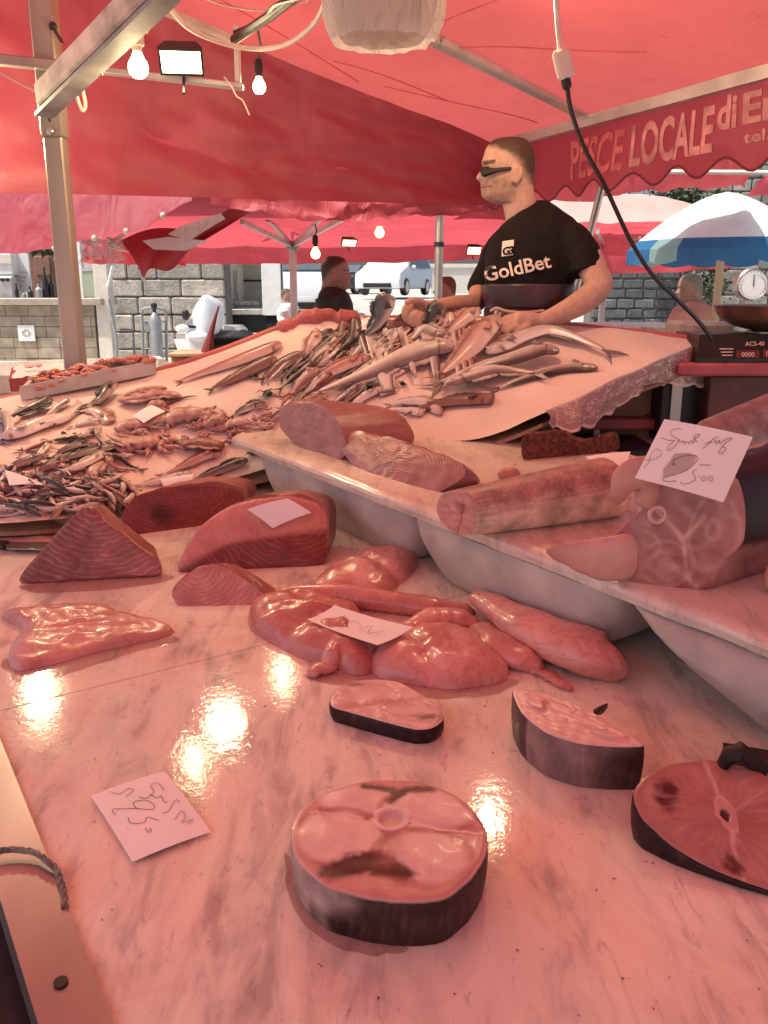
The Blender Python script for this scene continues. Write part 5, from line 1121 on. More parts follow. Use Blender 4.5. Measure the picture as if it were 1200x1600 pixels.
# ------------------------------- swordfish head-end chunk with fins
def chunk_face(u, v):
    n1 = noise.noise((u*3, v*3, 61)); c = mix((.54,.26,.225), (.34,.12,.10), .5+.9*n1)
    e = ell(u, v, -.40, .60, .20, .15); d = min(seg(u, v, -.35,.68,.10,.42), seg(u, v, .10,.42,.22,.10), seg(u, v, .22,.10,.42,-.02), seg(u, v, .10,.42,.36,.62)); n3 = noise.noise((u*9, v*9, 6)); c = mix(c, (.74,.48,.42), .6*smooth(.045,.008,d+.018*n3)); c = mix(c, (.28,.08,.07), .55*smooth(.12,.03,abs(d-.09)+.10*n1+.03*n3)); c = mix(c, (.70,.42,.37), .35*smooth(.25,.6,noise.noise((u*3+v*8, v*3-u*2, 9))))
    for cx, cy, rx, ry in ((-.48,.34,.30,.14),(-.1,.2,.4,.22),(.5,.5,.4,.35)):
        q = ell(u, v, cx, cy, rx, ry); c = mix(c, (.76,.50,.44), .22*smooth(.6,1,sin(q*9+n1*2))*smooth(1.4,.8,q))
    c = mix(c, (.30,.09,.08), .7*smooth(.5,.1,ell(u, v, -.75,.25,1,1)+.2*n1)); return mix(c, (.80,.58,.52), .5*smooth(.90,.98, max(abs(u), v)))
def chunk_side(u, v, w): return mix((.42,.22,.19), (.035,.018,.018), smooth(.30, .44, v + .03*noise.noise((u*9, w*9, 2)))) if u > 0 else (.5,.28,.24)
o, hit, loc = cutblock('swordfish_chunk', 'large swordfish chunk with curling fins and dark skin at the right of the raised slab', 'swordfish',
 [(944,868),(958,838),(985,812),(1003,796),(1006,770),(1030,745),(1075,735),(1120,735),(1152,748),(1164,790),(1162,845),(1132,878),(1112,914),(1076,928),(1030,922),(985,908),(950,892)], ((950,905),(1150,930)), (.26,.17,.005), [M['flesh'], M['skin']], surf=S, lean=.10, back=(1.15,1.15), facecol=chunk_face, sidecol=chunk_side, wob=.003, bulge=.012, n=96, fres=36)
q = hit(1024,802); mb = MB(); mb.cur = (.70,.43,.37); mb.lathe([(.013,-.012),(.0165,.002),(.0155,.006),(.012,.007),(.009,.001),(.004,-.004),(.001,-.006)], q+Vector((0,-.0085,0)), (-.1,-1,.1), 20, cap1=False); obj('vertebra', mb, M['bone'], o, auto=None)
def flap(pts, w, col, nm, thick=.28, pr=None):
    P3 = [hit(x, y) - Vector((0, dy, 0)) for x, y, dy in pts]; s = mpp(P3[1]); sp_ = spline(P3, 26); mb = MB()
    mb.tube(sp_, [s*w*.5*interp(pr or [(0,.5),(.3,1),(.7,.85),(1,.2)], k/25) for k in range(26)], 14, cols=[mix(col, (.36,.13,.11), .6*smooth(.55,1,k/25)) for k in range(26)], flat=thick, up=(0,1,0)); obj(nm, mb, M['flesh'], o, auto=None)
flap([(1085,745,-.06),(1010,735,.02),(980,735,.035),(960,755,.04),(955,780,.04)], 56, (.60,.31,.27), 'fin', .35, [(0,.9),(.3,1),(.6,.9),(.85,.5),(1,.12)])
flap([(1070,775,-.06),(1010,772,.015),(985,762,.03)], 44, (.62,.33,.29), 'fin', .4)
flap([(1050,868,-.06),(985,868,.0),(940,868,.02),(895,860,.03),(848,852,.035)], 76, (.68,.38,.33), 'fin', .35, [(0,.7),(.3,1),(.5,.95),(.7,.72),(.88,.38),(1,.08)])
o2 = thing('swordfish_tail', 'mottled tan swordfish body lying behind the standing price card', 'swordfish'); mb = MB(); R = []
pA, pB = S(1080,800)+Vector((0,.12,.08)), S(1300,760)+Vector((0,.25,.12))
for i in range(16):
    t = i/15; r = []
    for k in range(20):
        a = 2*pi*k/20; r.append(mb.add(lerp(pA, pB, t) + Vector((0, cos(a)*.075, sin(a)*.075))*(1+.25*t)*(.5+.5*min(1, t*5)), mix((.52,.36,.29), (.28,.15,.13), .5+noise.noise((t*8, a*2, 71)))))
    R.append(r)
mb.rings(R); obj('body', mb, M['skin'], o2, auto=None)
fl = thing('flesh_lump', 'rounded piece of flesh cut off at the right edge of the raised slab', 'offcut'); mb = MB(); mb.cur = (.62,.3,.26); mb.ball(S(1225,930)+Vector((.0,0,.03)), .035, 16, (1,.8,1.1)); obj('flesh', mb, M['flesh'], fl)
# sponge
M['sponge'] = plain('brown_sponge', (.24,.10,.07), .9, 0, .45, 120, 1.0, 260, .008)
o, _, _ = cutblock('sponge', 'brown coarse sponge lying at the back of the raised slab', 'sponge', [(815,688),(822,679),(850,676),(880,676),(900,688),(930,691),(938,682),(964,683),(966,703),(930,708),(880,713),(830,720),(816,714)], ((815,720),(966,706)), (.02,.06,.0), [M['sponge'], M['sponge']], surf=S, lean=.1, back=(.95,.9), wob=.008, rnd_=.004)
sl = thing('flesh_offcut', 'small rounded offcut between the striped loin and the swordfish trunk', 'offcut'); mb = MB(); mb.cur = (.56,.28,.24); mb.ball(S(795,748)+Vector((0,0,.012)), .024, 14, (1.2,.8,.7)); obj('flesh', mb, M['flesh'], sl)
# ------------------------------- cards with handwriting
def strokes(card_o, lines, place, r, nm='handwriting'):
    for ln in lines:
        pts = [place(x, y) for x, y in ln]
        if len(pts) == 1: pts.append(pts[0]+Vector((.0012,0,0)))
        mb = MB(); mb.tube(spline(pts, max(4, len(pts)*3)) if len(pts) > 2 else pts, r, 4); obj(nm, mb, M['ink'], card_o, auto=None)
SP = [[(650,770),(620,765),(585,785),(600,815),(630,830),(625,860),(590,895),(565,900),(575,870),(610,840)], [(525,822),(570,838),(605,838)], [(635,830),(650,850),(665,838),(668,858),(690,845),(700,860),(715,840),(725,858),(735,810),(765,800),(760,815),(735,830),(750,850)],
 [(880,815),(850,830),(820,860),(785,890)], [(800,855),(840,850)], [(850,855),(865,840),(868,862),(890,835),(890,860),(930,830),(970,825),(920,860),(885,915),(905,920),(930,890),(910,880)],
 [(430,960),(470,960),(520,935),(525,905),(490,895),(465,925),(450,970),(430,1000),(415,1005)], [(585,985),(610,990),(600,965),(650,940),(720,930),(750,940),(745,970),(690,1020),(620,1050),(545,1070),(535,1085),(570,1095),(620,1090)],
 [(745,1020),(720,1035),(735,1060),(735,1085),(700,1105),(660,1110),(645,1095)], [(765,990),(835,993)], [(790,1060),(775,1078),(790,1092),(806,1078),(792,1060)], [(835,1060),(820,1078),(835,1092),(851,1078),(837,1060)], [(762,1062),(760,1070)]]
Yc = hit(1080,760).y - .05
def stand(x, y): return P(x, y, Yc + .06*(785-y)/130)
def std2(x, y, h=0): return stand(x, y)
cd = thing('price_card', 'price card reading 25,00 standing upright against the big swordfish chunk', 'price card', 'price cards'); mb = MB(); c4 = [(1038,655),(1176,683),(1130,785),(992,747)]; cw = [stand(*p) for p in c4]; nv = (cw[1]-cw[0]).cross(cw[2]-cw[0]).normalized(); nv = nv if nv.y < 0 else -nv
mb.sheet([[lerp(lerp(cw[0], cw[1], j/8), lerp(cw[3], cw[2], j/8), i/8) + nv*.004*sin(pi*j/8) for j in range(9)] for i in range(9)], .0007); obj('card', mb, M['paper'], cd)
def pl_stand(x, y):
    d = ray(900+x/4, 480+y/4); t = (cw[0]-CAM).dot(nv)/d.dot(nv); return CAM + d*t + nv*.0055
strokes(cd, SP, pl_stand, .00042)
M['stain'] = plain('damp_stain', (.55,.47,.43), .6, 0, .1)
mb = MB(); ids = [mb.add(pl_stand(x, y)-nv*.0008) for x, y in ((610,920),(700,915),(745,935),(735,975),(690,1020),(600,1050),(540,1065),(540,1020),(580,970))]; mb.face(*ids); obj('stain', mb, M['stain'], cd, smooth=False)
cd, c4 = card([(142,1244),(257,1205),(330,1300),(207,1347)], 'price card with handwritten 25 lying flat on the bare marble at the left', T, .004, curl=.003)
cn = (c4[1]-c4[0]).cross(c4[2]-c4[0]).normalized(); cn = cn if cn.z > 0 else -cn
def pl_flat(x, y):
    d = ray(x/3, 1080+y/3); t = (c4[0]+cn*.0042-CAM).dot(cn)/d.dot(cn); return CAM + d*t
strokes(cd, [[(770,465),(740,430),(705,440),(720,470),(690,500),(650,495)], [(700,480),(735,500),(755,490),(770,520),(785,515)], [(845,520),(820,510),(790,560),(760,570)], [(820,600),(850,560),(870,590),(850,615),(905,600),(880,620)], [(640,550),(625,520),(680,510),(720,530),(715,555),(650,550),(560,550),(525,555),(540,580)], [(745,605),(690,590),(680,610),(650,620),(610,615),(600,590)], [(510,470),(560,480),(600,455),(625,465),(590,490)], [(680,640),(695,660),(710,655),(700,640)], [(595,645)], [(597,495)]], pl_flat, .00038)
cd, c4 = card([(480,968),(523,946),(646,980),(590,1008)], 'folded price card resting on the roe sacs', T, .052, curl=-.006)
cn = (c4[1]-c4[0]).cross(c4[2]-c4[0]).normalized(); cn = cn if cn.z > 0 else -cn
def pl_roe(x, y):
    d = ray(x, y); t = (c4[0]-cn*.001-CAM).dot(cn)/d.dot(cn); return CAM + d*t
strokes(cd, [[(525,968),(540,962),(535,975),(555,970),(565,980)], [(560,985),(580,978),(575,990),(600,985)]], pl_roe, .00038)
card([(388,795),(450,778),(488,800),(428,824)], 'price card lying on top of the largest tuna chunk', lambda x, y, h=0: hit3(x, y) + Vector((0, -.022, .004)), 0, curl=.004)
# thin liquids on the marble
M['juice'] = glass_mat('fish_juice', (.34,.09,.08), .38, .06)
def pool(label, outline, seed, h=.0012):
    o = thing('juice_pool', label, 'pool', 'thin pools of fish juice'); ol = resample([T(x, y, h) for x, y in outline], 60); c = sum(ol, Vector())/60; mb = MB(); i0 = mb.add(c + TN*.0006)
    ii = [mb.add(c + (p-c)*(1+.10*noise.noise((cos(k*2*pi/60)*4, sin(k*2*pi/60)*4, seed)))) for k, p in enumerate(ol)]
    mid = [mb.add(lerp(c, Vector(mb.v[i]), .85) + TN*.0006) for i in ii]
    for k in range(60): mb.face(i0, mid[k], mid[(k+1) % 60]); mb.face(mid[k], ii[k], ii[(k+1) % 60], mid[(k+1) % 60])
    obj('film', mb, M['juice'], o, auto=None)
pool('reddish juice spreading from the left side of the big round steak', [(445,1330),(450,1400),(480,1450),(540,1485),(610,1492),(640,1482),(560,1460),(500,1420),(470,1370)], 3)
pool('reddish juice seeping out under the ragged pink fillet', [(5,1030),(20,1062),(80,1060),(160,1035),(230,1014),(285,1000),(270,990),(150,1010)], 5)
pool('reddish juice in front of the roe heap', [(470,1055),(520,1070),(600,1078),(690,1092),(780,1084),(810,1062),(700,1060),(560,1050)], 8)
pool('reddish juice in front of the pointed tuna wedge', [(30,915),(60,926),(160,922),(262,908),(255,896),(140,905)], 11)
M['water'] = glass_mat('water_drops', (.95,.95,.95), .22, .03)
rg = rnd(91); mb = MB()
for k in range(420):
    if k % 3: x, y = rg.uniform(0, 420), rg.uniform(960, 1420)
    else: x, y = rg.uniform(60, 1190), rg.uniform(900, 1590)
    p = T(x, y, .0002); r = .0009+.0022*rg.random()**3
    top = mb.add(p + TN*r*.45); R1 = [mb.add(p + Vector((cos(a)*r*.7, sin(a)*r*.7, 0)) + TN*r*.33) for a in [j*2*pi/8 for j in range(8)]]; R2 = [mb.add(p + Vector((cos(a)*r, sin(a)*r, 0))) for a in [j*2*pi/8 for j in range(8)]]
    for j in range(8): mb.face(top, R1[j], R1[(j+1) % 8]); mb.face(R1[j], R2[j], R2[(j+1) % 8], R1[(j+1) % 8])
o = obj('water_drops', mb, M['water'], None, auto=None); o['kind'] = 'stuff'; o['label'] = 'tiny water drops scattered over the wet marble'
rg = rnd(17); mb = MB()
for k in range(46):
    x, y = rg.uniform(120, 1180), rg.uniform(940, 1580); p = T(x, y, .0012); r = .0012+.0016*rg.random(); a = rg.uniform(0, 6.3); i = [mb.add(p + Vector((cos(a+t)*r*q, sin(a+t)*r*q, 0)) + TN*.0004*s_) for t, q, s_ in ((0,1,0),(1.3,.6,1),(2.8,1,0),(4.4,.5,1))]; mb.face(*i)
o = obj('scraps', mb, M['ink'], None, smooth=False); o['kind'] = 'stuff'; o['label'] = 'dark specks of skin and scale on the marble'
card([(915,714),(985,706),(976,738),(945,742)], 'blank card lying on the swordfish trunk beside the sponge', S, .085, curl=.004)
# ---------------------------------------------------------------- people
M['skinp'] = painted('human_skin', .6, .10, 40, .3, 120, .0015, sss=.08, spec=.3)
M['tee'] = plain('black_cotton', (.012,.009,.009), .85, 0, .2, 12, .5, 22, .006, spec=.2)
M['apron'] = plain('wet_purple_apron', (.045,.022,.035), .42, 0, .3, 9, .8, 12, .012)
M['trouser'] = plain('dark_trousers', (.03,.03,.035), .8)
M['shirtprint'] = plain('pale_shirt_print', (.86,.72,.62), .7, 0, .08)
M['lens'] = plain('dark_lens', (.02,.02,.025), .08, 0, .1)
HEAD = [  # py, face front, back of skull, half width (vendor, facing left)
 (214.5,786,812,6),(217,774,821,16),(222,766,826,22),(232,759,833,28),(245,755,836,31),(254,753.6,836.5,31.5),(262,755,836,31),(270,754,835,30.5),(277,753,834,30),(283,752.5,833.5,29),(291,752.5,833,28),(297,753,832,27),(303,753.5,831,26),(309,756,830,24.5),(314,762,831,22),(318,772,833,21)]
def head_rings(mb, Y, fx, fy, sgn=1, k=1.0, grow=0.0, y0=0, y1=999, back_only=None):
    """stack of horizontal slices; fx, fy map vendor pixels to this person's pixels"""
    s = mpp(P(fx(790), fy(265), Y)); rings = []; n = 40; zz = []
    yy = [214.5+ i*(318-214.5)/34 for i in range(35)]
    def at(y, c): return interp_lin([(h[0], h[c]) for h in HEAD], y)
    for y in yy:
        f, b, w = at(y, 1), at(y, 2), at(y, 3); xc = (f+b)/2+4; r = []
        for q in range(n):
            a = 2*pi*q/n; ca, sa = cos(a), sin(a); L = (xc-f) if ca > 0 else (b-xc)
            e = .86 if ca > 0 else 1.0
            x = xc - L*(abs(ca)**e)*(1 if ca > 0 else -1); d = w*(abs(sa)**.9)*(1 if sa > 0 else -1)
            if ca > 0:
                nb = exp(-(sa/.24)**2); nose = interp_lin([(258,0),(264,2.0),(271,6.5),(277,10.5),(281,8.5),(284.5,1.5),(287,0)], y); x -= nose*nb
                x -= exp(-(sa/.42)**2)*interp_lin([(284,0),(288,2.0),(291,1.2),(292.5,2.6),(296,2.2),(298,.4),(304,2.2),(309,2.0),(314,0)], y)
                x += exp(-((sa-.36)/.17)**2)*interp_lin([(257,0),(263,4),(268,2),(273,0)], y) + exp(-((sa+.36)/.17)**2)*interp_lin([(257,0),(263,4),(268,2),(273,0)], y)
                x -= exp(-(sa/.6)**2)*interp_lin([(248,0),(255,1.8),(259,0)], y)
            p = P(fx(x), fy(y), Y); p.y = Y + d*s*k; r.append(mb.add(p + (p-P(fx(xc), fy(y), Y)).normalized()*grow))
        rings.append(r)
    mb.rings(rings)
def interp_lin(tab, t):
    if t <= tab[0][0]: return tab[0][1]
    for (a, va), (b, vb) in zip(tab, tab[1:]):
        if t <= b: return va+(vb-va)*(t-a)/(b-a)
    return tab[-1][1]
def ear(mb, x, y, Y, dy, fx, fy, k):
    s = mpp(P(fx(x), fy(y), Y)); c = P(fx(x), fy(y), Y) + Vector((0, dy, 0)); out = []
    mb.tube(spline([c+Vector((s*a*(-1 if fx(1) < fx(0) else 1), 0, s*b))*k for a, b in ((-5,-10),(-7,2),(-3,11),(4,11),(7,4),(4,-4),(-2,-11))], 20), s*2.6*k, 8)
    mb.ball(c, s*6*k, 10, (.8,.45,1.4))
def limb(mb, pts, n=14):
    """pts: (px,py,Y,radius in px)"""
    q = spline([P(x, y, Y) for x, y, Y, r in pts], n*(len(pts)-1)+1); rr = []
    for i in range(len(q)): t = i/(len(q)-1)*(len(pts)-1); a = min(int(t), len(pts)-2); rr.append(lerp(pts[a][3], pts[a+1][3], t-a)*mpp(q[i]))
    mb.tube(q, rr, 14)
def torso(mb, rows, n=28, p_=.85):
    """rows: (py, left px, right px, depth metres, centre Y)"""
    R = []
    for py, l, r_, dep, Y in rows:
        c = P((l+r_)/2, py, Y); a = (r_-l)/2*mpp(c); R.append([mb.add(c + Vector((a*abs(cos(t))**p_*(1 if cos(t) > 0 else -1), dep/2*abs(sin(t))**p_*(1 if sin(t) > 0 else -1), 0))) for t in [2*pi*k/n for k in range(n)]])
    mb.rings(R)
VY = 3.28
ven = thing('person', 'vendor in a black t-shirt and dark apron wearing narrow black glasses', 'person')
idn = lambda v: v
mb = MB(); head_rings(mb, VY, idn, idn); ear(mb, 803, 279, VY, -.074, idn, idn, 1); ear(mb, 803, 279, VY, .074, idn, idn, 1)
limb(mb, [(807,292,VY,25),(812,318,VY,26),(818,345,VY,27),(822,375,VY,34)])
limb(mb, [(915,395,3.12,23),(930,430,3.08,22),(936,448,3.06,21),(912,470,3.03,20),(880,488,3.0,16.5),(850,500,2.98,12.5),(838,503,2.98,12.5)])
limb(mb, [(770,420,3.44,20),(752,455,3.42,19),(742,473,3.30,15),(712,475,3.18,13.5),(684,478,3.08,10.5),(668,481,3.04,10)])
# left hand, half open on the edge of the bed
limb(mb, [(842,502,2.98,12),(822,500,2.97,14),(806,500,2.965,13)])
for j, (x0, y0, x1, y1, x2, y2, dy) in enumerate([(806,494,790,498,782,508,.02),(804,499,786,503,777,514,.005),(806,504,790,510,783,520,-.01),(810,508,797,515,791,523,-.02)]):
    limb(mb, [(x0,y0,2.96+dy,6),(x1,y1,2.95+dy,5.2),(x2,y2,2.945+dy,4.2)], 8)
limb(mb, [(826,508,2.95,6.5),(814,516,2.93,5.5),(803,521,2.93,4.4)], 8)
# right fist closing on the tail of a dark fish
limb(mb, [(672,480,3.05,10.5),(658,482,3.02,13),(645,485,3.0,13.5)])
for j, (pts) in enumerate([[(646,476,2.99,6.5),(634,482,2.98,6),(633,496,2.97,5.2),(640,505,2.965,4.4)],[(648,482,2.975,6.5),(638,490,2.965,6),(639,502,2.96,5),(647,509,2.96,4.3)],[(654,487,2.96,6.3),(646,496,2.95,5.8),(648,507,2.95,4.8),(655,511,2.955,4.2)],[(661,489,2.955,5.6),(655,499,2.945,5.2),(657,508,2.945,4.4),(663,511,2.95,3.8)]]): limb(mb, pts, 8)
limb(mb, [(662,476,3.0,7),(652,470,2.96,6),(641,470,2.95,5),(633,475,2.95,4.2)], 8)
def skin_col(hair, skin, fx=idn, fy=idn, Y=VY, inv=1.0, stub=.40):
    c0_ = P(fx(790), fy(265), Y); s = mpp(c0_)*inv; dirn = 1 if fx(1) > fx(0) else -1
    def f(co):
        x = (co.x-c0_.x)/s*dirn; z = (co.z-c0_.z)/s; y = (co.y-c0_.y)/s
        n1 = noise.noise((co.x*60, co.y*60, co.z*60)); c = mix(skin, tuple(k*.82 for k in skin), .5+.6*n1)
        if -60 < z < 60:
            hl = interp_lin([(-26,34),(-14,26),(-4,16),(4,12),(12,6),(20,-6),(27,-22),(33,-32),(42,-60)], z) + 5*n1
            if x > hl and z > -24 and not (abs(x-13) < 9 and abs(z+13) < 13 and abs(y) > 27): c = mix(c, hair, .92*smooth(-5, 20, x-hl))
            elif stub and z < -14 and z > -52 and x < 14: c = mix(c, hair, stub*smooth(-12, -26, z+x*.3)*(.8+.5*n1))
            if x < -27 and -30 < z < -22: c = mix(c, (.46,.17,.14), .6)
            if x < -23 and abs(z+26.2) < 1.1: c = mix(c, (.10,.025,.02), .8)
            if -36 < x < -22 and abs(z+2) < 4 and abs(y) > 5: c = mix(c, (.30,.13,.10), .6)
            if -3.5 < z-9 < 1.5 and x < -20 and abs(y) > 4: c = mix(c, hair, .8)
        return c
    return f
remeshed(mb, 'body', M['skinp'], .0045, ven, 3, skin_col((.026,.013,.011), (.62,.37,.29)))
mb = MB(); torso(mb, [(314,832,854,.09,VY+.02),(321,824,864,.14,VY+.01),(331,806,879,.18,VY),(341,795,894,.21,VY-.01),(353,782,903,.23,VY-.02),(372,769,906,.25,VY-.03),(400,758,903,.26,VY-.05),(430,756,899,.26,VY-.06),(456,760,891,.25,VY-.06),(474,764,886,.23,VY-.05)], p_=.78)
limb(mb, [(872,356,3.22,18),(896,374,3.16,25),(911,400,3.12,28),(917,426,3.10,30)])
limb(mb, [(806,358,3.36,18),(784,385,3.44,23),(764,430,3.45,25),(752,460,3.43,26)])
tee = remeshed(mb, 't_shirt', M['tee'], .0065, ven, 3)
sub = [Vector(v.co) for v in tee.data.vertices]
for v in tee.data.vertices:
    q = v.co; q.y += .009*noise.noise((q.x*11+q.z*7, q.z*16, 3)) + .004*noise.noise((q.x*30, q.z*38, 1)); q.x += .005*noise.noise((q.x*9, q.z*18, 8))
TEE = BVHTree.FromPolygons([Vector(v.co) for v in tee.data.vertices], [tuple(p.vertices) for p in tee.data.polygons])
def on_tee(px, py, off=.003):
    d = ray(px, py).normalized(); h = TEE.ray_cast(CAM, d); return (h[0] if h[0] is not None else P(px, py, 3.15)) - d*off
def logo(body, size, x0, y0, ux, uy, bold):
    vx, vy = uy, -ux                       # text up
    def pl(x, y, z): return on_tee(x0 + ux*x + vx*y, y0 + uy*x + vy*y, .004 + (0 if z <= 0 else .001))
    lettering('lettering', body, size, M['shirtprint'], tee, pl, bold, .0005)
logo('GoldBet', 31, 758, 440, .985, -.215, .5)
mb = MB(); G = []
out = [(783+ (0 if k in (0,3) else 18), 400 - (0 if k < 2 else 24)) for k in range(4)]
G = [[on_tee(783.5+18*j/6+ (i/6)*1.5, 401-2.5*j/6-24*i/6, .0035) for j in range(7)] for i in range(7)]; mb.sheet(G, .0004); obj('emblem', mb, M['shirtprint'], tee)
def lg(x, y, z): return on_tee(784.5 + x + y*.08, 398.5 - y - .12*x, .006)
lettering('emblem_letter', 'G3', 17, M['tee'], tee, lg, .6, .0003, spacing=.72)
# apron, belt, trousers, platform
mb = MB(); torso(mb, [(444,755,894,.275,VY-.06),(447,753,896,.285,VY-.06),(464,755,893,.288,VY-.06),(478,757,889,.283,VY-.06),(481,759,887,.27,VY-.06)], p_=.78); ap = obj('waistband', mb, M['apron'], ven)
mb = MB(); torso(mb, [(478,760,884,.26,VY-.06),(484,757,884,.275,VY-.06),(500,756,884,.285,VY-.06),(530,752,886,.30,VY-.05),(640,748,892,.32,VY-.05),(720,748,892,.32,VY-.05)], p_=.75); obj('apron', mb, M['apron'], ven)
mb = MB(); mb.tube(spline([P(766,486,3.055),P(776,481,3.045),P(792,486,3.04),P(820,488,3.04),P(850,485,3.05)], 20), .004, 6); mb.tube(spline([P(777,483,3.05),P(774,492,3.045),P(780,497,3.045),P(781,488,3.045)], 10), .0045, 6); obj('apron_string', mb, M['cable'], ven)
for x in (785, 855):
    mb = MB(); p = P(x, 520, VY-.03); mb.tube([Vector((p.x, VY-.03, z)) for z in (1.2, .95, .72, .5)], [.095,.075,.06,.055], 12); obj('trouser_leg', mb, M['trouser'], ven)
    mb = MB(); mb.box((p.x-.05, VY-.05, .485), (.26,.10,.09), bev=.03); obj('shoe', mb, M['black'], ven)
# glasses
mb = MB(); a = P(753,266,VY-.030); 
mb.tube(spline([P(755,270,VY-.062),P(775,266,VY-.074),P(799,263,VY-.077)], 10), [.013,.012,.0095,.0078,.0068,.006,.0055,.005,.0045,.004], 6, flat=1.3); gl = obj('glasses', mb, M['black'], ven)
for sg in (-1, 1):
    mb = MB(); c = P(755.5, 268, VY+sg*.034); R = Matrix.Rotation(sg*.30, 3, 'Z')
    mb.ball(c, .022, 14, (.5,1.25,.8), R); mb.ball(P(759.5, 267.5, VY+sg*.058), .020, 14, (1.0,.35,.80), Matrix.Rotation(sg*.5, 3, 'Z')); obj('lens', mb, M['lens'], gl)
plat = thing('standing_platform', 'low wooden platform the vendor stands on behind the fish bed', 'platform'); mb = MB(); mb.box((.5, 3.55, .22), (2.6, .7, .44)); obj('deck', mb, M['wood'], plat, smooth=False)
# dark fish held by the vendor
fish([(688,475),(682,485),(675,498),(668,512)], 22, 'dark', 'dark glossy fish held up by the vendor in his right fist', surf=lambda x, y, h=0: P(x, y, 2.93), up=(0,-1,.2), prof='blunt', thick=.6, eye=.3, group='fish lying on the sloping bed')
# ---------------- people further away
M['jacket'] = plain('black_jacket', (.016,.015,.015), .75, 0, .2, 8, .4, 14, .01)
M['polo'] = plain('salmon_polo', (.52,.22,.17), .8, 0, .15, 10, .5, 18, .008)
M['tshirt'] = plain('white_shirt', (.72,.72,.70), .8, 0, .08, 10, .4, 20, .006)
def bystander(label, Y, cx, cy, k, sgn, hair, skin, cloth, rows, arms, floor, stub=.2, legs=True):
    o = thing('person', label, 'person'); fx = lambda x: cx+(x-794)*k*sgn; fy = lambda y: cy+(y-265)*k; mb = MB()
    head_rings(mb, Y, fx, fy, sgn, k); kk = mpp(P(cx, cy, Y))
    for sg in (-1, 1): ear(mb, 803, 279, Y, sg*31*kk*k, fx, fy, k)
    limb(mb, [(fx(808),fy(292),Y,24*k),(fx(812),fy(320),Y,25*k),(fx(818),fy(360),Y,28*k)])
    for a in arms: limb(mb, a)
    for a in arms:
        x, y, Yh, r = a[-1]
        limb(mb, [(x,y,Yh,r),(x-2*k,y+10*k,Yh,r*1.25),(x-2*k,y+22*k,Yh,r)], 8)
        for j in range(4): limb(mb, [(x-(7-5*j)*k,y+20*k,Yh,5*k),(x-(8-5*j)*k,y+33*k,Yh,4.5*k),(x-(6-5*j)*k,y+(42+2*(j in (1,2)))*k,Yh-.01,3.8*k)], 6)
        limb(mb, [(x+7*k,y+8*k,Yh,5*k),(x+11*k,y+20*k,Yh-.01,4.4*k),(x+10*k,y+29*k,Yh-.02,3.6*k)], 6)
    remeshed(mb, 'body', M['skinp'], .0065, o, 3, skin_col(hair, skin, fx, fy, Y, k, stub))
    mb = MB(); torso(mb, rows)
    for a in arms: limb(mb, [(x, y, Yh, r*1.35) for x, y, Yh, r in a[:-1]])
    c = remeshed(mb, 'shirt', cloth, .012, o, 4)
    if legs:
        p = P((rows[-1][1]+rows[-1][2])/2, rows[-1][0], Y)
        for sg in (-1, 1):
            mb = MB(); mb.tube([Vector((p.x+sg*.09, Y, z)) for z in (p.z+.05, lerp(p.z, floor, .5), floor+.08)], [.10,.08,.065], 12); obj('trouser_leg', mb, M['trouser'], o)
            mb = MB(); mb.box((p.x+sg*.09, Y-.04, floor+.045), (.10,.27,.09), bev=.03); obj('shoe', mb, M['black'], o)
    return o
bystander('man in a black jacket in profile behind the crest of the fish bed', 5.7, 524, 427, .535, -1, (.035,.025,.02), (.36,.21,.16), M['jacket'],
 [(448,505,532,.14,5.7),(458,498,545,.22,5.7),(475,494,552,.26,5.7),(500,493,553,.27,5.7),(560,495,552,.27,5.7),(600,497,550,.27,5.7)], [[(510,466,5.58,14),(512,500,5.55,12),(520,530,5.5,11),(530,552,5.4,8),(536,560,5.4,7)]], 0.0)
bystander('grey-haired man in a salmon polo shirt standing by the dark stone wall', 7.0, 1078, 452, .46, 1, (.20,.18,.16), (.40,.23,.175), M['polo'],
 [(470,1070,1092,.16,7.0),(476,1064,1108,.24,7.0),(488,1058,1118,.3,7.0),(515,1058,1122,.3,7.0),(570,1062,1118,.3,7.0),(620,1062,1118,.3,7.0)], [[(1070,490,6.85,15),(1058,510,6.8,13),(1056,528,6.7,11),(1068,545,6.6,8),(1076,552,6.6,7)]], 0.1)
bystander('person in a white shirt half hidden behind the tent pole by the van', 9.0, 448, 462, .22, -1, (.1,.07,.05), (.5,.32,.25), M['tshirt'],
 [(473,441,455,.12,9.0),(478,437,461,.2,9.0),(492,436,462,.22,9.0),(515,437,462,.22,9.0),(555,438,460,.22,9.0)], [[(441,484,8.9,6),(440,497,8.9,5.5),(444,508,8.85,4.5),(447,513,8.8,4)]], 0.1, 0)
bystander('brown-haired head of a person behind the round metal pole', 8.0, 696, 452, .40, 1, (.10,.045,.03), (.38,.2,.15), M['trouser'],
 [(476,686,708,.14,8.0),(484,678,722,.24,8.0),(500,676,724,.28,8.0),(560,678,722,.28,8.0)], [[(716,490,7.9,11),(720,515,7.9,9),(716,530,7.85,7),(712,540,7.8,6)]], 0.1, 0)
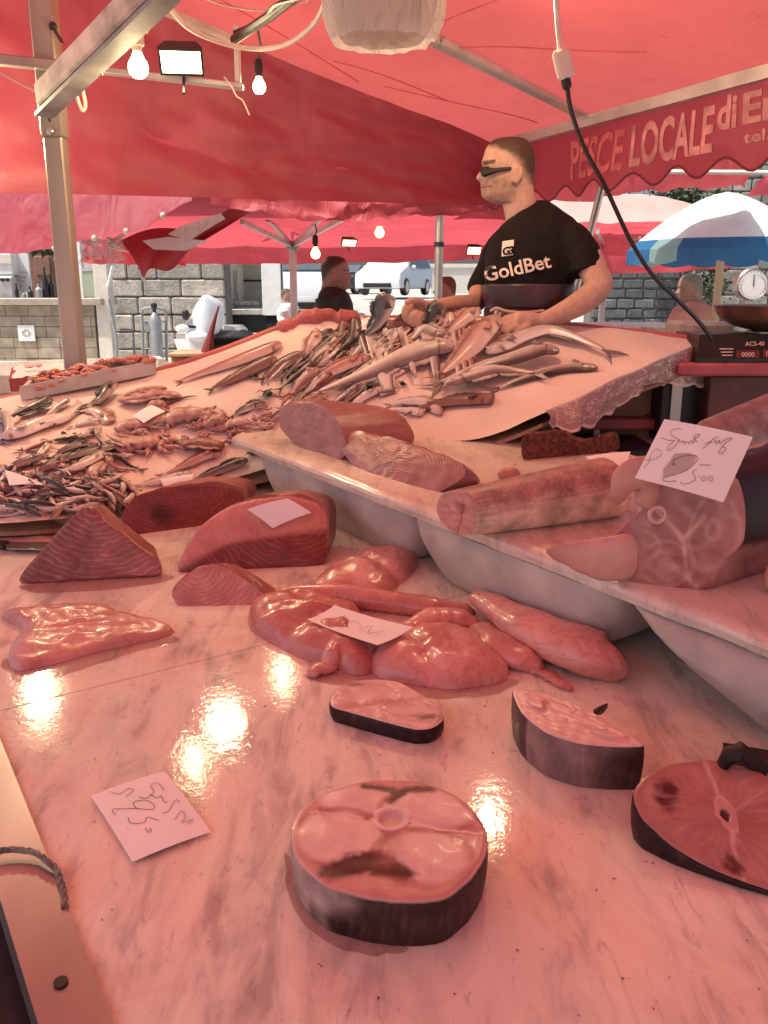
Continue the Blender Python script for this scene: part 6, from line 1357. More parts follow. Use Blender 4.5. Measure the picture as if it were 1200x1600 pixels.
# ---------------------------------------------------------------- things hanging under the awning
FLOOD_W, BULB_W, HIGH_W = 1.8, 2.4, 13.0
def bulb(px, py, Y, dpx, mat, holder, label, cordtop, name='light_bulb', hm='offwhite', hl=1.0):
    o = thing(name, label, 'light bulb', 'lit bulbs'); c = P(px, py, Y); s = mpp(c); r = dpx*s/2; mb = MB()
    mb.lathe([(r*.05,-r*1.0),(r*.5,-r*.88),(r*.88,-r*.5),(r,0),(r*.9,r*.45),(r*.6,r*.95),(r*.42,r*1.4)], c, (0,0,1), 18); obj('bulb', mb, M[mat], o)
    if mat == 'bulb':
        ld = bpy.data.lights.new('bulb_light', 'POINT'); ld.energy = BULB_W; ld.color = (1.0, .78, .42); ld.shadow_soft_size = r*.9; lo = link('bulb_light', ld, o, c-Vector((0,0,r*1.95)))
    mb = MB(); mb.lathe([(r*.42,r*1.4),(r*.46,r*1.45),(r*.46,r*1.9),(r*.62*hl,r*1.95),(r*.62*hl,r*3.1),(r*.5*hl,r*3.7),(r*.12,r*3.9)], c, (0,0,1), 16); obj('socket', mb, M[hm], o)
    mb = MB(); mb.tube(spline([c+Vector((0,0,r*3.8)), lerp(c+Vector((0,0,r*3.8)), cordtop, .5)+Vector((.01,0,-.01)), cordtop], 10), .0045 if dpx > 20 else .004, 6); obj('cord', mb, M['cable' if hm == 'offwhite' else 'black'], o); return o
bulb(216, 106, 2.75, 32, 'bulb', 'offwhite', 'large lit bulb in a pale socket hanging from the timber beam', P(212, 28, 2.7), hl=1.15)
bulb(405, 136, 3.55, 21, 'bulb', 'black', 'lit bulb in a black socket hanging under the awning beside the bracket', P(402, 45, 3.2), hm='black')
bulb(493, 397, 5.7, 15, 'farbulb', 'black', 'lit bulb above the man in the black jacket', P(492, 350, 5.7), hm='black')
bulb(593, 364, 6.3, 15, 'farbulb', 'black', 'lit bulb in the far tent to the right of the small floodlight', P(590, 335, 6.3), hm='black')
def mirror_spot(px, py, z):
    # where a lamp hangs whose reflection shows at this spot of the wet counter
    q = T(px, py); d = (q-CAM).normalized(); r = d - TN*2*d.dot(TN); return q + r*((z-q.z)/r.z)
for k, (x, y, z, lb) in enumerate([(64, 1096, 2.25, 'lit bulb hanging out of sight to the left, reflected in the wet marble'), (762, 1300, 2.45, 'lit bulb hanging overhead out of sight, reflected beside the big round steak')]):
    q = mirror_spot(x, y, z); o = thing('light_bulb', lb, 'light bulb', 'lit bulbs'); r = .034; mb = MB()
    mb.lathe([(r*.05,-r*1.0),(r*.5,-r*.88),(r*.88,-r*.5),(r,0),(r*.9,r*.45),(r*.6,r*.95),(r*.42,r*1.4)], q, (0,0,1), 18); obj('bulb', mb, M['bulb'], o)
    mb = MB(); mb.lathe([(r*.42,r*1.4),(r*.6,r*1.95),(r*.6,r*3.1),(r*.12,r*3.9)], q, (0,0,1), 16); obj('socket', mb, M['black'], o); mb = MB(); mb.tube([q+Vector((0,0,r*3.8)), q+Vector((0,0,.5))], .004, 6); obj('cord', mb, M['black'], o)
    ld = bpy.data.lights.new('bulb_light', 'POINT'); ld.energy = HIGH_W*(1.0 if k == 0 else .5); ld.color = (1.0, .80, .46); ld.shadow_soft_size = r*.6; link('bulb_light', ld, o, q-Vector((0,0,r*1.95)))
    print('lamp', q[:])
def flood(px, py, Y, w, h, label, yaw, tilt, mat='lamp'):
    o = thing('floodlight', label, 'floodlight', 'floodlights under the awnings'); c = P(px, py, Y); s = mpp(c); w, h = w*s, h*s; R = Matrix.Rotation(yaw, 3, 'Z') @ Matrix.Rotation(tilt, 3, 'X'); mb = MB()
    f = [Vector((sx*w/2, 0, sz*h/2)) for sx, sz in ((-1,-1),(1,-1),(1,1),(-1,1))]; bk = [Vector((q.x*.72, w*.42, q.z*.6+h*.16)) for q in f]
    ids = [mb.add(c + R @ q) for q in f]; i2 = [mb.add(c + R @ (q*1.0+Vector((0,w*.1,0)))) for q in f]; i3 = [mb.add(c + R @ q) for q in bk]
    mb.rings([ids, i2, i3], True, False, True)
    inn = [mb.add(c + R @ Vector((q.x*.90, .0, q.z*.84))) for q in f]; mb.rings([inn, ids], True, False, False); obj('housing', mb, M['dark'], o, auto=20)
    mb = MB(); ids = [mb.add(c + R @ Vector((q.x*.90, .004, q.z*.84))) for q in f]; mb.face(*ids); obj('lit_glass', mb, M[mat], o, smooth=False)
    if mat == 'lamp':
        ld = bpy.data.lights.new('flood_light', 'AREA'); ld.shape = 'RECTANGLE'; ld.size = w*.8; ld.size_y = h*.8; ld.energy = FLOOD_W; ld.color = (1.0, .80, .46); lo = link('flood_light', ld, o); lo.matrix_world = Matrix.Translation(c + R @ Vector((0,-.012,0))) @ (R @ Matrix.Rotation(-pi/2, 3, 'X')).to_4x4()
    mb = MB(); mb.tube([c + R @ Vector((0,w*.2,-h*.5)), c + R @ Vector((0,w*.15,-h*.72)), c+Vector((0,.02,-h*1.0))], w*.035, 6); obj('bracket', mb, M['dark'], o); return o
flood(283, 98, 3.25, 68, 42, 'large lit floodlight on the flat bracket under the awning', .12, .70)
flood(546, 380, 6.0, 26, 12, 'small lit floodlight in the far tent between the two far bulbs', .5, .5, 'farbulb')
flood(741, 392, 5.6, 24, 14, 'small lit floodlight beside the vendor\'s chest', .3, .5, 'farbulb')
def wire(name, label, pts, r, mat, cat='cable', n=40):
    o = thing(name, label, cat); mb = MB(); mb.tube(spline([P(*p) for p in pts], n), r, 7); obj('strand', mb, M[mat], o); return o
wire('pale_cable', 'thick pale cable sagging from the beam across to the hanging plastic bag', [(250,-10,2.4),(290,40,2.7),(345,66,2.9),(400,76,3.0),(450,68,2.9),(490,38,2.7),(510,0,2.5)], .008, 'cable')
wire('pale_cable', 'pale cable looped down around the foot of the timber beam', [(200,0,2.45),(230,20,2.5),(190,60,2.6),(140,80,2.8),(122,100,2.85),(118,140,2.88),(128,172,2.9),(133,160,2.9),(120,120,2.88),(105,150,2.95),(80,152,3.0),(60,140,3.0)], .006, 'cable', n=70)
wire('pale_cable', 'tangle of pale cable wrapped round the top of the square post', [(132,60,2.85),(118,100,2.85),(100,140,2.9),(80,158,2.98),(62,140,3.0),(75,125,3.02),(92,148,2.95),(108,120,2.9)], .005, 'cable', n=60)
wire('pale_cable', 'thin pale cable hanging from the floodlight bracket', [(350,120,3.3),(362,135,3.3),(370,150,3.3),(380,158,3.3),(390,180,3.3)], .003, 'cable')
wire('pale_cable', 'pale cable knotted above the large bulb', [(196,0,2.42),(205,20,2.55),(222,30,2.6),(235,12,2.5),(212,28,2.62),(225,36,2.6),(238,30,2.55),(228,50,2.6)], .0055, 'cable', n=50)
wire('thin_wire', 'thin wire slanting down to the post from the left edge', [(-30,96,3.05),(20,125,3.05),(70,150,3.05)], .003, 'cable')
wire('dark_cable', 'dark cables bundled along the tube under the awning', [(366,50,3.3),(410,30,3.05),(430,8,2.85),(470,-4,2.65),(480,-20,2.6)], .006, 'black')
wire('dark_cable', 'thin pale string sagging between two roof struts', [(300,-10,2.8),(360,10,2.95),(420,16,3.0),(480,2,2.9)], .003, 'cable')
tp = thing('black_tape', 'scrap of black tape hanging from the timber beam', 'tape'); mb = MB(); mb.tube(spline([P(153,82,2.72),P(148,95,2.72),P(156,108,2.72),P(160,118,2.72)], 10), [.006,.012,.016,.014,.012,.012,.01,.009,.006,.003], 6, flat=.3); obj('scrap', mb, M['black'], tp)
# hanging plastic bag
pb = thing('plastic_bag', 'bunch of thin white plastic bags hanging at the top under the awning', 'plastic bag'); c = P(598, -40, 2.15); s = mpp(c)
for v in range(3):
    mb = MB(); R = []
    for i in range(12):
        t = i/11; r = []; hw = (.85+.15*sin(t*2.5))*(103-16*v)*(1-.18*t*t)*s; z = P(600, lerp(-90, 66-6*v, t), 2.15).z
        for k in range(40):
            a = 2*pi*k/40; w = 1+.06*noise.noise((cos(a)*3+v*5, t*3, sin(a)*3))+.05*sin(a*9+t*2+v)
            r.append(mb.add(Vector((c.x+cos(a)*hw*w, 2.15+sin(a)*hw*.45*w, z + .010*noise.noise((a*3, t, v))*t - .012*sin(a)*t))))
        R.append(r)
    mb.rings(R, True, False, v != 0); obj('bag', mb, M['bag'], pb, fix=False)
# extension socket with cord
ex = thing('extension_socket', 'white cable socket hanging from the awning, dark plug pushed in from below', 'socket')
c = P(880, 100, 2.6); q = P(885, 122, 2.6); ax = (P(874, 82, 2.6)-P(884, 124, 2.6)).normalized(); mb = MB(); y = ax; x = Vector((1,0,0)); x = (x - y*x.dot(y)).normalized(); R = Matrix((x, y, x.cross(y))).transposed()
mb.box(c, (.045,.078,.035), R, bev=.008); obj('socket_body', mb, M['offwhite'], ex)
mb = MB(); mb.box(P(876,84,2.6), (.036,.02,.03), R, bev=.006); obj('cap', mb, M['offwhite'], ex)
mb = MB(); mb.box(P(885,130,2.6), (.024,.034,.024), R, bev=.006); obj('plug', mb, M['black'], ex)
mb = MB(); mb.tube([P(868,-20,2.6), P(872,40,2.6), P(876,84,2.6)], .008, 7); obj('supply_cord', mb, M['cable'], ex)
wire('power_cord', 'long black power cord drooping from the socket to the weighing scale', [(886,134,2.6),(893,175,2.6),(915,235,2.6),(945,290,2.6),(985,375,2.62),(1020,430,2.65),(1060,470,2.7),(1092,503,2.75),(1112,530,2.78)], .0065, 'black', n=60)
# ---------------------------------------------------------------- scale and its table, right
def pbox(mb, x0, y0, x1, y1, Y, dep, bev=0.0, z0=None):
    ym = (y0+y1)/2; a, b = P(x0, ym, Y), P(x1, ym, Y); zt = P(600, y0, Y).z; zb = P(600, y1, Y).z if z0 is None else z0
    mb.box(((a.x+b.x)/2, Y+dep/2, (zt+zb)/2), (abs(b.x-a.x), dep, zt-zb), bev=bev); return Vector(((a.x+b.x)/2, Y, (zt+zb)/2))
def pobj(name, mat, par, x0, y0, x1, y1, Y, dep, bev=0.0, z0=None):
    mb = MB(); pbox(mb, x0, y0, x1, y1, Y, dep, bev, z0); return obj(name, mb, M[mat], par, auto=30)
st = thing('scale_table', 'red-topped table carrying the black weighing scale at the right', 'table')
pobj('top', 'rail', st, 1062, 568, 1330, 588, 2.78, .6, .008)
M['cab'] = plain('dark_brown_cabinet', (.12,.05,.04), .45, 0, .3)
pobj('cabinet', 'cab', st, 1105, 588, 1330, 700, 2.82, .5, .004, 0.0)
pobj('dark_side', 'black', st, 1032, 592, 1096, 680, 2.9, .4, .004, 0.0)
sc = thing('weighing_scale', 'black electronic weighing scale marked ACS-40 with a red display panel', 'scale')
mb = MB(); a, b = P(1086, 575, 2.80), P(1300, 575, 2.80); zt, zb, zm = P(600, 522, 2.9).z, P(600, 572, 2.8).z, P(600, 545, 2.8).z
R = [[mb.add((x, y, z)) for x, y, z in ((a.x, 2.80, zb), (b.x, 2.80, zb), (b.x, 3.1, zb), (a.x, 3.1, zb))], [mb.add((x, y, z)) for x, y, z in ((a.x+.004, 2.80, lerp(zb, zt, .25)), (b.x, 2.80, lerp(zb, zt, .25)), (b.x, 3.1, lerp(zb, zt, .3)), (a.x+.004, 3.1, lerp(zb, zt, .3)))], [mb.add((x, y, z)) for x, y, z in ((a.x+.03, 2.87, zt), (b.x, 2.87, zt), (b.x, 3.1, zt), (a.x+.03, 3.1, zt))]]
mb.rings(R); obj('casing', mb, M['black'], sc, auto=20)
p0, p1_, p2_ = Vector((a.x+.004, 2.80, lerp(zb, zt, .25))), Vector((b.x, 2.80, lerp(zb, zt, .25))), Vector((a.x+.03, 2.87, zt)); uy = (p2_-Vector((a.x+.03, 2.80, p0.z))).normalized(); fnn = Vector((0,-uy.z,uy.y))
def on_sc(px, py, off=.002):
    d = ray(px, py); t = (p0-CAM).dot(fnn)/d.dot(fnn); return CAM + d*t + fnn*off
for nm, x0, y0, x1, y1, mt in (('display',1150,548,1186,560,'displ'),('display',1192,546,1230,560,'displ')):
    M.setdefault('displ', plain('display_glass', (.20,.03,.03), .2, 0, .1)); mb = MB(); i = [mb.add(on_sc(x, y)) for x, y in ((x0,y1),(x1,y1),(x1,y0),(x0,y0))]; mb.face(*i); obj(nm, mb, M[mt], sc, smooth=False)
M['sctext'] = plain('scale_lettering', (.85,.62,.56), .6, 0, .05)
lettering('lettering', 'ACS-40', 9.5, M['sctext'], sc, lambda x, y, z: on_sc(1164+x, 541.5-y-.02*x, .003), .12, 0.0)
lettering('digits', '0000', 10, M['sctext'], sc, lambda x, y, z: on_sc(1158+x, 558.5-y, .004), .1, 0.0)
lettering('digits', '00', 10, M['sctext'], sc, lambda x, y, z: on_sc(1196+x, 557.5-y, .004), .1, 0.0)
for k in range(3):
    mb = MB(); i = [mb.add(on_sc(1124+x+k*2, 545+k*5+y)) for x, y in ((0,1.6),(22-k*3,1.4),(22-k*3,0),(0,0))]; mb.face(*i); obj('marking', mb, M['sctext'], sc, smooth=False)
pn = thing('scale_pan', 'round copper-coloured weighing pan resting on the black scale', 'pan'); c = P(1222, 508, 3.0); s = mpp(c); mb = MB(); r = 104*s
mb.lathe([(r*.40,-.030),(r*.72,-.012),(r*.92,.018),(r,.052),(r*1.02,.056),(r*.98,.052),(r*.88,.02),(r*.68,-.006),(r*.3,-.022)], c+Vector((0,0,.01)), (0,0,1), 40); obj('bowl', mb, M['copper'], pn)
mb = MB(); mb.lathe([(r*.5,-.052),(r*.5,-.030),(.05,-.03)], c+Vector((0,0,.01)), (0,0,1), 24); obj('foot', mb, M['steel'], pn)
fb = thing('foam_lid', 'white polystyrene box behind the weighing scale', 'box'); pobj('box', 'foam', fb, 1078, 504, 1150, 530, 3.25, .3, .012, P(600,560,3.25).z)
dl = thing('dial_scale', 'white round dial of a hanging scale behind the copper pan', 'scale'); c = P(1176, 445, 3.9); s = mpp(c); mb = MB()
mb.lathe([(25*s,0),(25*s,.05),(23*s,.055),(22*s,.05)], c+Vector((0,.05,0)), (0,-1,.05), 32); obj('case', mb, M['steel'], dl)
mb = MB(); mb.lathe([(22.5*s,.052),(.001,.053)], c+Vector((0,.05,0)), (0,-1,.05), 32, cap0=False); obj('dial', mb, M['white'], dl)
mb = MB(); mb.bar(c+Vector((0,-.006,-.005)), c+Vector((0,-.005,.045)), .003, .002); obj('pointer', mb, M['black'], dl)
for k in range(24):
    a = k*pi/12; mb = MB(); mb.bar(c+Vector((sin(a)*18*s,-.0045,cos(a)*18*s)), c+Vector((sin(a)*20.5*s,-.0045,cos(a)*20.5*s)), .0022, .0015); obj('tick', mb, M['dark'], dl)
mb = MB(); mb.bar(c+Vector((0,.03,0)), Vector((c.x, 3.93, 1.1)), .04, .04); obj('stand', mb, M['steel'], dl)
mb = MB(); pbox(mb, 1155, 452, 1200, 470, 3.96, .1); 
# table under the lace and other bits
ut = thing('lower_table', 'reddish board table seen under the lace edge of the fish bed', 'table'); pobj('top', 'redwood' if 'redwood' in M else 'rail', ut, 900, 655, 1034, 672, 2.95, .7, .006)
for x in (925, 1015): pobj('leg', 'steel', ut, x, 672, x+10, 760, 3.0, .03, 0, 0.0)
cr = thing('plastic_crate', 'dark plastic crate with a pale cloth inside, below the red board', 'crate'); pobj('crate', 'black', cr, 905, 700, 1030, 740, 2.75, .3, .01, .5)
mb = MB(); p = P(990, 700, 2.8); mb.sheet([[Vector((p.x-.09+j*.03, 2.77+i*.05, p.z+.012*noise.noise((i*1.3, j*1.1, 3))+.004)) for j in range(9)] for i in range(6)], .003); obj('cloth', mb, M['white'], cr)
mt_ = thing('meat_scrap', 'dark red scrap lying on the lower board', 'offcut'); mb = MB(); mb.cur = (.25,.05,.05); mb.tube([P(1008,652,3.0),P(1020,650,3.0),P(1036,652,3.0)], [.006,.014,.008], 8); obj('scrap', mb, M['flesh'], mt_)
ms = thing('marble_table', 'pink-lit marble table top standing behind the vendor and the fish bed', 'table'); pobj('top', 'slab', ms, 830, 510, 1088, 524, 3.7, .5, .006); pobj('base', 'dark', ms, 850, 524, 1070, 560, 3.75, .4, 0, 0.0)
# ---------------------------------------------------------------- poles and tents behind
rp_ = thing('round_pole', 'shiny round metal pole with a dark clamp ring behind the vendor', 'pole'); mb = MB(); a = P(687, 318, 4.75); mb.tube([Vector((a.x, 4.75, 0)), Vector((a.x, 4.75, a.z+.05))], .022, 14); obj('shaft', mb, M['steel'], rp_)
mb = MB(); z = P(600, 382, 4.75).z; mb.lathe([(.027,-.012),(.027,.012)], (a.x, 4.75, z), (0,0,1), 14); obj('clamp_ring', mb, M['black'], rp_)
def tent(label, pole_px, pole_top, pole_Y, strut_ends, name='market_tent'):
    o = thing(name, label, 'tent'); a = P(pole_px, pole_top, pole_Y); mb = MB(); mb.bar((a.x, a.y, ground_z(a.x, a.y)), a+Vector((0,0,.02)), .05, .05, bev=.006); obj('pole', mb, M['alu'], o)
    mb = MB(); mb.box(a, (.09,.09,.06), bev=.01); obj('joint', mb, M['grey'], o)
    for x, y, Y in strut_ends: mb = MB(); mb.bar(a+Vector((0,0,-.0)), P(x, y, Y), .022, .03); obj('strut', mb, M['alu'], o)
    return o
ft = tent('far red market tent with folding struts round a pale pole, behind the fish bed', 457, 384, 6.6, [(378,346,5.4),(412,334,6.0),(505,338,5.9),(556,330,5.2),(457,322,7.2),(388,332,7.5)])
def sheetpx(top, bot, n=24, rows=8, wr=.03, seed=1, sag=0.0):
    A_, B_ = spline([P(*p) for p in top], n), spline([P(*p) for p in bot], n)
    return [[lerp(A_[j], B_[j], i/(rows-1)) + Vector((wr*noise.noise((j*.35, i*.5, seed)), wr*noise.noise((j*.3, i*.4, seed+9)), wr*noise.noise((j*.5, i*.3, seed+4)) - sag*sin(pi*i/(rows-1)))) for j in range(n)] for i in range(rows)]
mb = MB(); mb.sheet(sheetpx([(180,290,4.9),(400,294,4.9),(600,300,4.9),(800,306,4.9)], [(150,384,8.2),(350,386,8.2),(560,386,8.2),(800,380,8.2)], wr=.02, sag=.03)); obj('canopy', mb, M['tent'], ft)
mb = MB(); mb.sheet(sheetpx([(150,380,8.21),(350,382,8.21),(560,382,8.21),(800,376,8.21)], [(150,412,8.25),(350,413,8.25),(560,411,8.25),(800,404,8.25)], 40, 5, .025, 4)); obj('valance', mb, M['tent'], ft)
df = thing('folded_cloth', 'brownish folded cloth bundled along the lower edge of the awning side', 'cloth'); mb = MB(); mb.sheet(sheetpx([(330,292,4.7),(500,292,4.7),(640,296,4.7),(790,300,4.7)], [(330,320,4.7),(500,346,4.66),(640,338,4.7),(790,336,4.75)], 40, 8, .03, 12)); obj('folds', mb, M['flap'], df)
hf = thing('hanging_flap', 'pointed red cloth flap hanging from a rope, pale sun patches on it', 'cloth flap')
def flapp(u, v):
    a = lerp(P(188,376,5.2), P(405,322,5.6), u); b = lerp(P(224,438,5.1), P(300,392,5.3), u); q = lerp(a, b, v)
    return q + Vector((0, .06*sin(u*7+v*3), .03*sin(u*9)))
mb = MB(); mb.sheet([[flapp(j/24, i/14) for j in range(25)] for i in range(15)], .0015); obj('cloth', mb, M['flap'], hf)
for x, y in ((224,436),(190,380)): mb = MB(); mb.lathe([(.012,0),(.012,.006),(.006,.006)], P(x, y, 5.08), (0,-1,0), 12); obj('eyelet', mb, M['steel'], hf)
mb = MB()
for k in range(7):
    mb = MB(); mb.tube(spline([P(192,366,5.12), P(180-k*3+6, 374+k*1.5, 5.12), P(165+k*6, 372+k*3.5, 5.1)], 6), .006, 5); obj('rope_end', mb, M['cable'], hf)
ps = thing('sun_patch', 'bright sun patches on the upper part of the hanging flap, modelled as white pieces', 'sun patch')  # direct sun on the flap, modelled as white pieces in front of it
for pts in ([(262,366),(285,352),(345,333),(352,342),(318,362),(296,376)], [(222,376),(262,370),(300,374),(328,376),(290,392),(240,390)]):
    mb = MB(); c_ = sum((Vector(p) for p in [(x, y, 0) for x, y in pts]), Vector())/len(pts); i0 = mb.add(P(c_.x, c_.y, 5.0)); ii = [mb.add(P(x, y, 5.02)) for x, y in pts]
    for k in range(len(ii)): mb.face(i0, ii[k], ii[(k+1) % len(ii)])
    obj('sun_pieces', mb, M['bag'], ps)  # each piece is a modelled sun patch, in the bags' white plastic
pf = thing('plastic_film', 'clear crumpled plastic film hanging below the neighbouring awning', 'film'); mb = MB(); mb.sheet(sheetpx([(122,368,5.3),(160,372,5.3),(195,360,5.3)], [(126,412,5.3),(158,402,5.3),(182,416,5.3)], 24, 10, .06, 5)); obj('film', mb, M['film'], pf)
rb = thing('red_banner', 'dark red cloth strip between the bar and the stone wall under the awnings', 'cloth'); mb = MB(); mb.sheet(sheetpx([(130,370,7.5),(200,372,7.5),(290,376,7.5)], [(128,410,7.5),(200,413,7.5),(290,414,7.5)], 24, 8, .05, 15)); mb.sheet(sheetpx([(166,400,7.45),(180,402,7.45)], [(166,440,7.45),(170,446,7.45)], 6, 6, .02, 16)) if False else None; obj('cloth', mb, M['flap'], rb)
# right-hand tents
rt = tent('pink tent with folding struts to the right of the vendor', 946, 394, 8.0, [(905,372,7.2),(934,362,6.3),(1000,372,7.4),(1030,362,8.8)])
M['palecloth'] = fabric('sunlit_pale_cloth', (.80,.58,.53), .4, .05, 4, .3)  # glare of the sunlit tent top, put into a paler cloth colour
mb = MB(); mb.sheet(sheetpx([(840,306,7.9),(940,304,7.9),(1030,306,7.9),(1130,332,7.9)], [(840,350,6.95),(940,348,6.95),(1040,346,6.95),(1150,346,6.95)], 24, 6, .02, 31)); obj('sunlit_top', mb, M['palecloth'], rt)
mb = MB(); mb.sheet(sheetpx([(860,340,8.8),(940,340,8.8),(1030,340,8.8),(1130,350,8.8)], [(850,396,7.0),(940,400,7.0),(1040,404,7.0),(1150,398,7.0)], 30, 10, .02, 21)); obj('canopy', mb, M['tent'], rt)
mb = MB(); mb.sheet(sheetpx([(850,395,7.0),(960,400,7.0),(1080,402,7.0),(1190,396,7.0)], [(850,424,7.0),(960,428,7.0),(1060,424,7.0),(1190,414,7.0)], 30, 5, .025, 22)); obj('valance', mb, M['tent'], rt)
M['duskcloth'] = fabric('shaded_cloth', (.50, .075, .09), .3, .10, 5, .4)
ra = thing('red_awning', 'second red awning behind the lettered one, its end corner at the upper right', 'awning')
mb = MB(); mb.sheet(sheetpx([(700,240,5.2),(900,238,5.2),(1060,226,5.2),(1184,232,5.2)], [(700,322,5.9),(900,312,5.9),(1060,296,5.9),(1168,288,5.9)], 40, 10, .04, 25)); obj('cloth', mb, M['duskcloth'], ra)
for x, y in ((905,311),(1016,303),(1072,295)): mb = MB(); mb.ball(P(x, y, 5.85), .012, 8); obj('toggle', mb, M['offwhite'], ra)
pl_ = thing('white_rod', 'thin white rod running across behind the scalloped awning hem', 'rod'); mb = MB(); mb.tube([P(1010,268,5.0), P(1230,270,4.6)], .012, 8); obj('rod', mb, M['offwhite'], pl_)
gl_ = thing('white_rod', 'thin pale line strung above the blue and white umbrella', 'line'); mb = MB(); mb.tube([P(890,320,8.0), P(1120,322,8.5)], .008, 6); obj('line', mb, M['white'], gl_)
sa = thing('small_awning', 'corner of a pink parasol poking in at the right edge', 'awning'); mb = MB(); mb.sheet(sheetpx([(1195,276,6.5),(1260,270,6.5)], [(1166,307,6.5),(1260,300,6.5)], 12, 5, .03, 28)); obj('cloth', mb, M['tent'], sa)
# umbrella
M['canvas'] = fabric('white_canvas', (.82,.83,.82), .35, .03, 4, .2); M['blue'] = fabric('blue_canvas', (.04,.17,.36), .35, .2, 6, .4); M['teal'] = fabric('pale_teal_canvas', (.30,.48,.48), .5, .1, 6, .3)
um = thing('market_umbrella', 'white market umbrella with a blue scalloped border on a wooden pole', 'umbrella'); c = P(1136, 300, 6.3); s = mpp(c); r = 148*s; zt = c.z; ze = P(600, 392, 6.3).z
def ump(a, f): 
    k = (1-.05*sin(a*4)**2)*f; return Vector((c.x+cos(a)*r*k, 6.3+sin(a)*r*k, lerp(zt, ze, f**1.55)))
mb = MB(); top = mb.add((c.x, 6.3, zt)); R = [[mb.add(ump(2*pi*k/48, f*.89/7)) for k in range(48)] for f in range(1, 8)]
for k in range(48): mb.face(top, R[0][k], R[0][(k+1) % 48])
mb.rings(R, True, False, False); obj('canvas', mb, M['canvas'], um, fix=False)
for g in range(16):
    mb = MB(); a0 = g*2*pi/16; G = [[ump(a0+j*2*pi/96, .89+.11*i/4) + Vector((0,0,.0)) for j in range(7)] for i in range(5)]
    G += [[ump(a0+j*2*pi/96, 1.0) + Vector((0,0,-.04*q-(.02*sin(pi*j/6) if q == 2 else 0))) for j in range(7)] for q in (1, 2)]
    mb.sheet(G); obj('border_panel', mb, M['blue' if g % 4 != 1 else 'teal'], um, fix=False)
mb = MB(); mb.bar((c.x, 6.3, ground_z(c.x, 6.3)), (c.x, 6.3, zt), .055, .045, bev=.008); obj('pole', mb, M['wood'], um)
for k in range(8): mb = MB(); mb.bar((c.x, 6.3, ze+.05), ump(k*pi/4, .8)+Vector((0,0,-.012)), .012, .014); obj('rib', mb, M['wood'], um)
# ---------------------------------------------------------------- stone walls
M['lime'] = painted('limestone_block', .85, .3, 5, .8, 26, .02); M['basalt'] = painted('basalt_block', .8, .3, 4, .7, 20, .02); M['mortar'] = plain('old_mortar', (.16,.145,.13), .9, 0, .2, 6, .5, 40)
def blockwall(name, label, x0, x1, ytop, Y, rows, zb, mat, colf, dep=.6, seed=3, wmin=.5, wmax=1.1, gap=.018):
    o = thing(name, label, 'wall'); rg = rnd(seed); xa, xb = P(x0, (ytop+520)/2, Y).x, P(x1, (ytop+520)/2, Y).x; zt = P(600, ytop, Y).z
    mb = MB(); mb.box(((xa+xb)/2, Y+dep/2+.03, (zt+zb)/2), (xb-xa, dep, zt-zb)); obj('core', mb, M['mortar'], o, smooth=False); h = (zt-zb)/rows
    for r in range(rows):
        x = xa - rg.random()*.3
        while x < xb:
            w = rg.uniform(wmin, wmax)*h; e = min(x+w, xb); b = max(x, xa)
            if e-b > .06:
                mb = MB(); mb.cur = colf(rg, (b+e)/2, zb+(r+.5)*h); mb.box(((b+e)/2, Y+.10+rg.uniform(-.014,.014), zb+(r+.5)*h), (e-b-gap, .24, h-gap), bev=.022); link('stone', mb.mesh('stone', M[mat], True, 40), o)
            x += w
    return o
def limec(rg, x, z): k = rg.uniform(.7, 1.1); return (.56*k, .515*k, .45*k)
blockwall('stone_wall', 'wall of big weathered pale limestone blocks behind the scooter', 176, 352, 408, 15.0, 6, .3, 'lime', limec, wmin=1.4, wmax=2.6)
blockwall('stone_wall', 'dark basalt block wall behind the salmon-shirted man', 925, 1076, 420, 17.0, 9, .3, 'basalt', lambda rg, x, z: (lambda k: (.10*k, .105*k, .11*k))(rg.uniform(.7, 1.5)), seed=5, wmin=1.3, wmax=2.4)
blockwall('stone_wall', 'tall greyish old stone wall at the far right, partly overgrown', 1077, 1360, 215, 17.2, 17, .3, 'lime', lambda rg, x, z: (lambda k: (.34*k, .33*k, .30*k))(rg.uniform(.6, 1.2)), seed=7, wmin=1.3, wmax=2.6)
M['ivy'] = plain('ivy_leaves', (.055,.075,.03), .6, 0, .5, 20)
def foliage(name, label, cx, cy, Y, wx, wy, n, size, seed, cat='plant', kind=None):
    rg = rnd(seed); mb = MB()
    for k in range(n):
        p = P(cx+rg.gauss(0, .38)*wx, cy+rg.gauss(0, .36)*wy, Y-rg.random()*.3); a = Vector((rg.gauss(0,1), rg.gauss(0,1), rg.gauss(0,.6))).normalized(); b = a.cross(Vector((rg.gauss(0,1), rg.gauss(0,1), rg.gauss(0,1)))).normalized(); L_ = size*rg.uniform(.6,1.3)
        i = [mb.add(p), mb.add(p+a*L_*.5+b*L_*.32), mb.add(p+a*L_), mb.add(p+a*L_*.5-b*L_*.32)]; mb.face(*i)
    o = obj(name, mb, M['ivy'], None, smooth=False); 
    if kind: o['kind'] = kind; o['label'] = label
    else: tag(o, label, cat)
    return o
foliage('ivy', 'green creeper growing over the old stone wall above the tents', 1060, 318, 16.6, 90, 40, 1500, .10, 3, kind='stuff')
foliage('ivy', 'weeds hanging down the stone wall beside the grey-haired man', 1110, 440, 16.7, 40, 60, 500, .09, 4, kind='stuff')
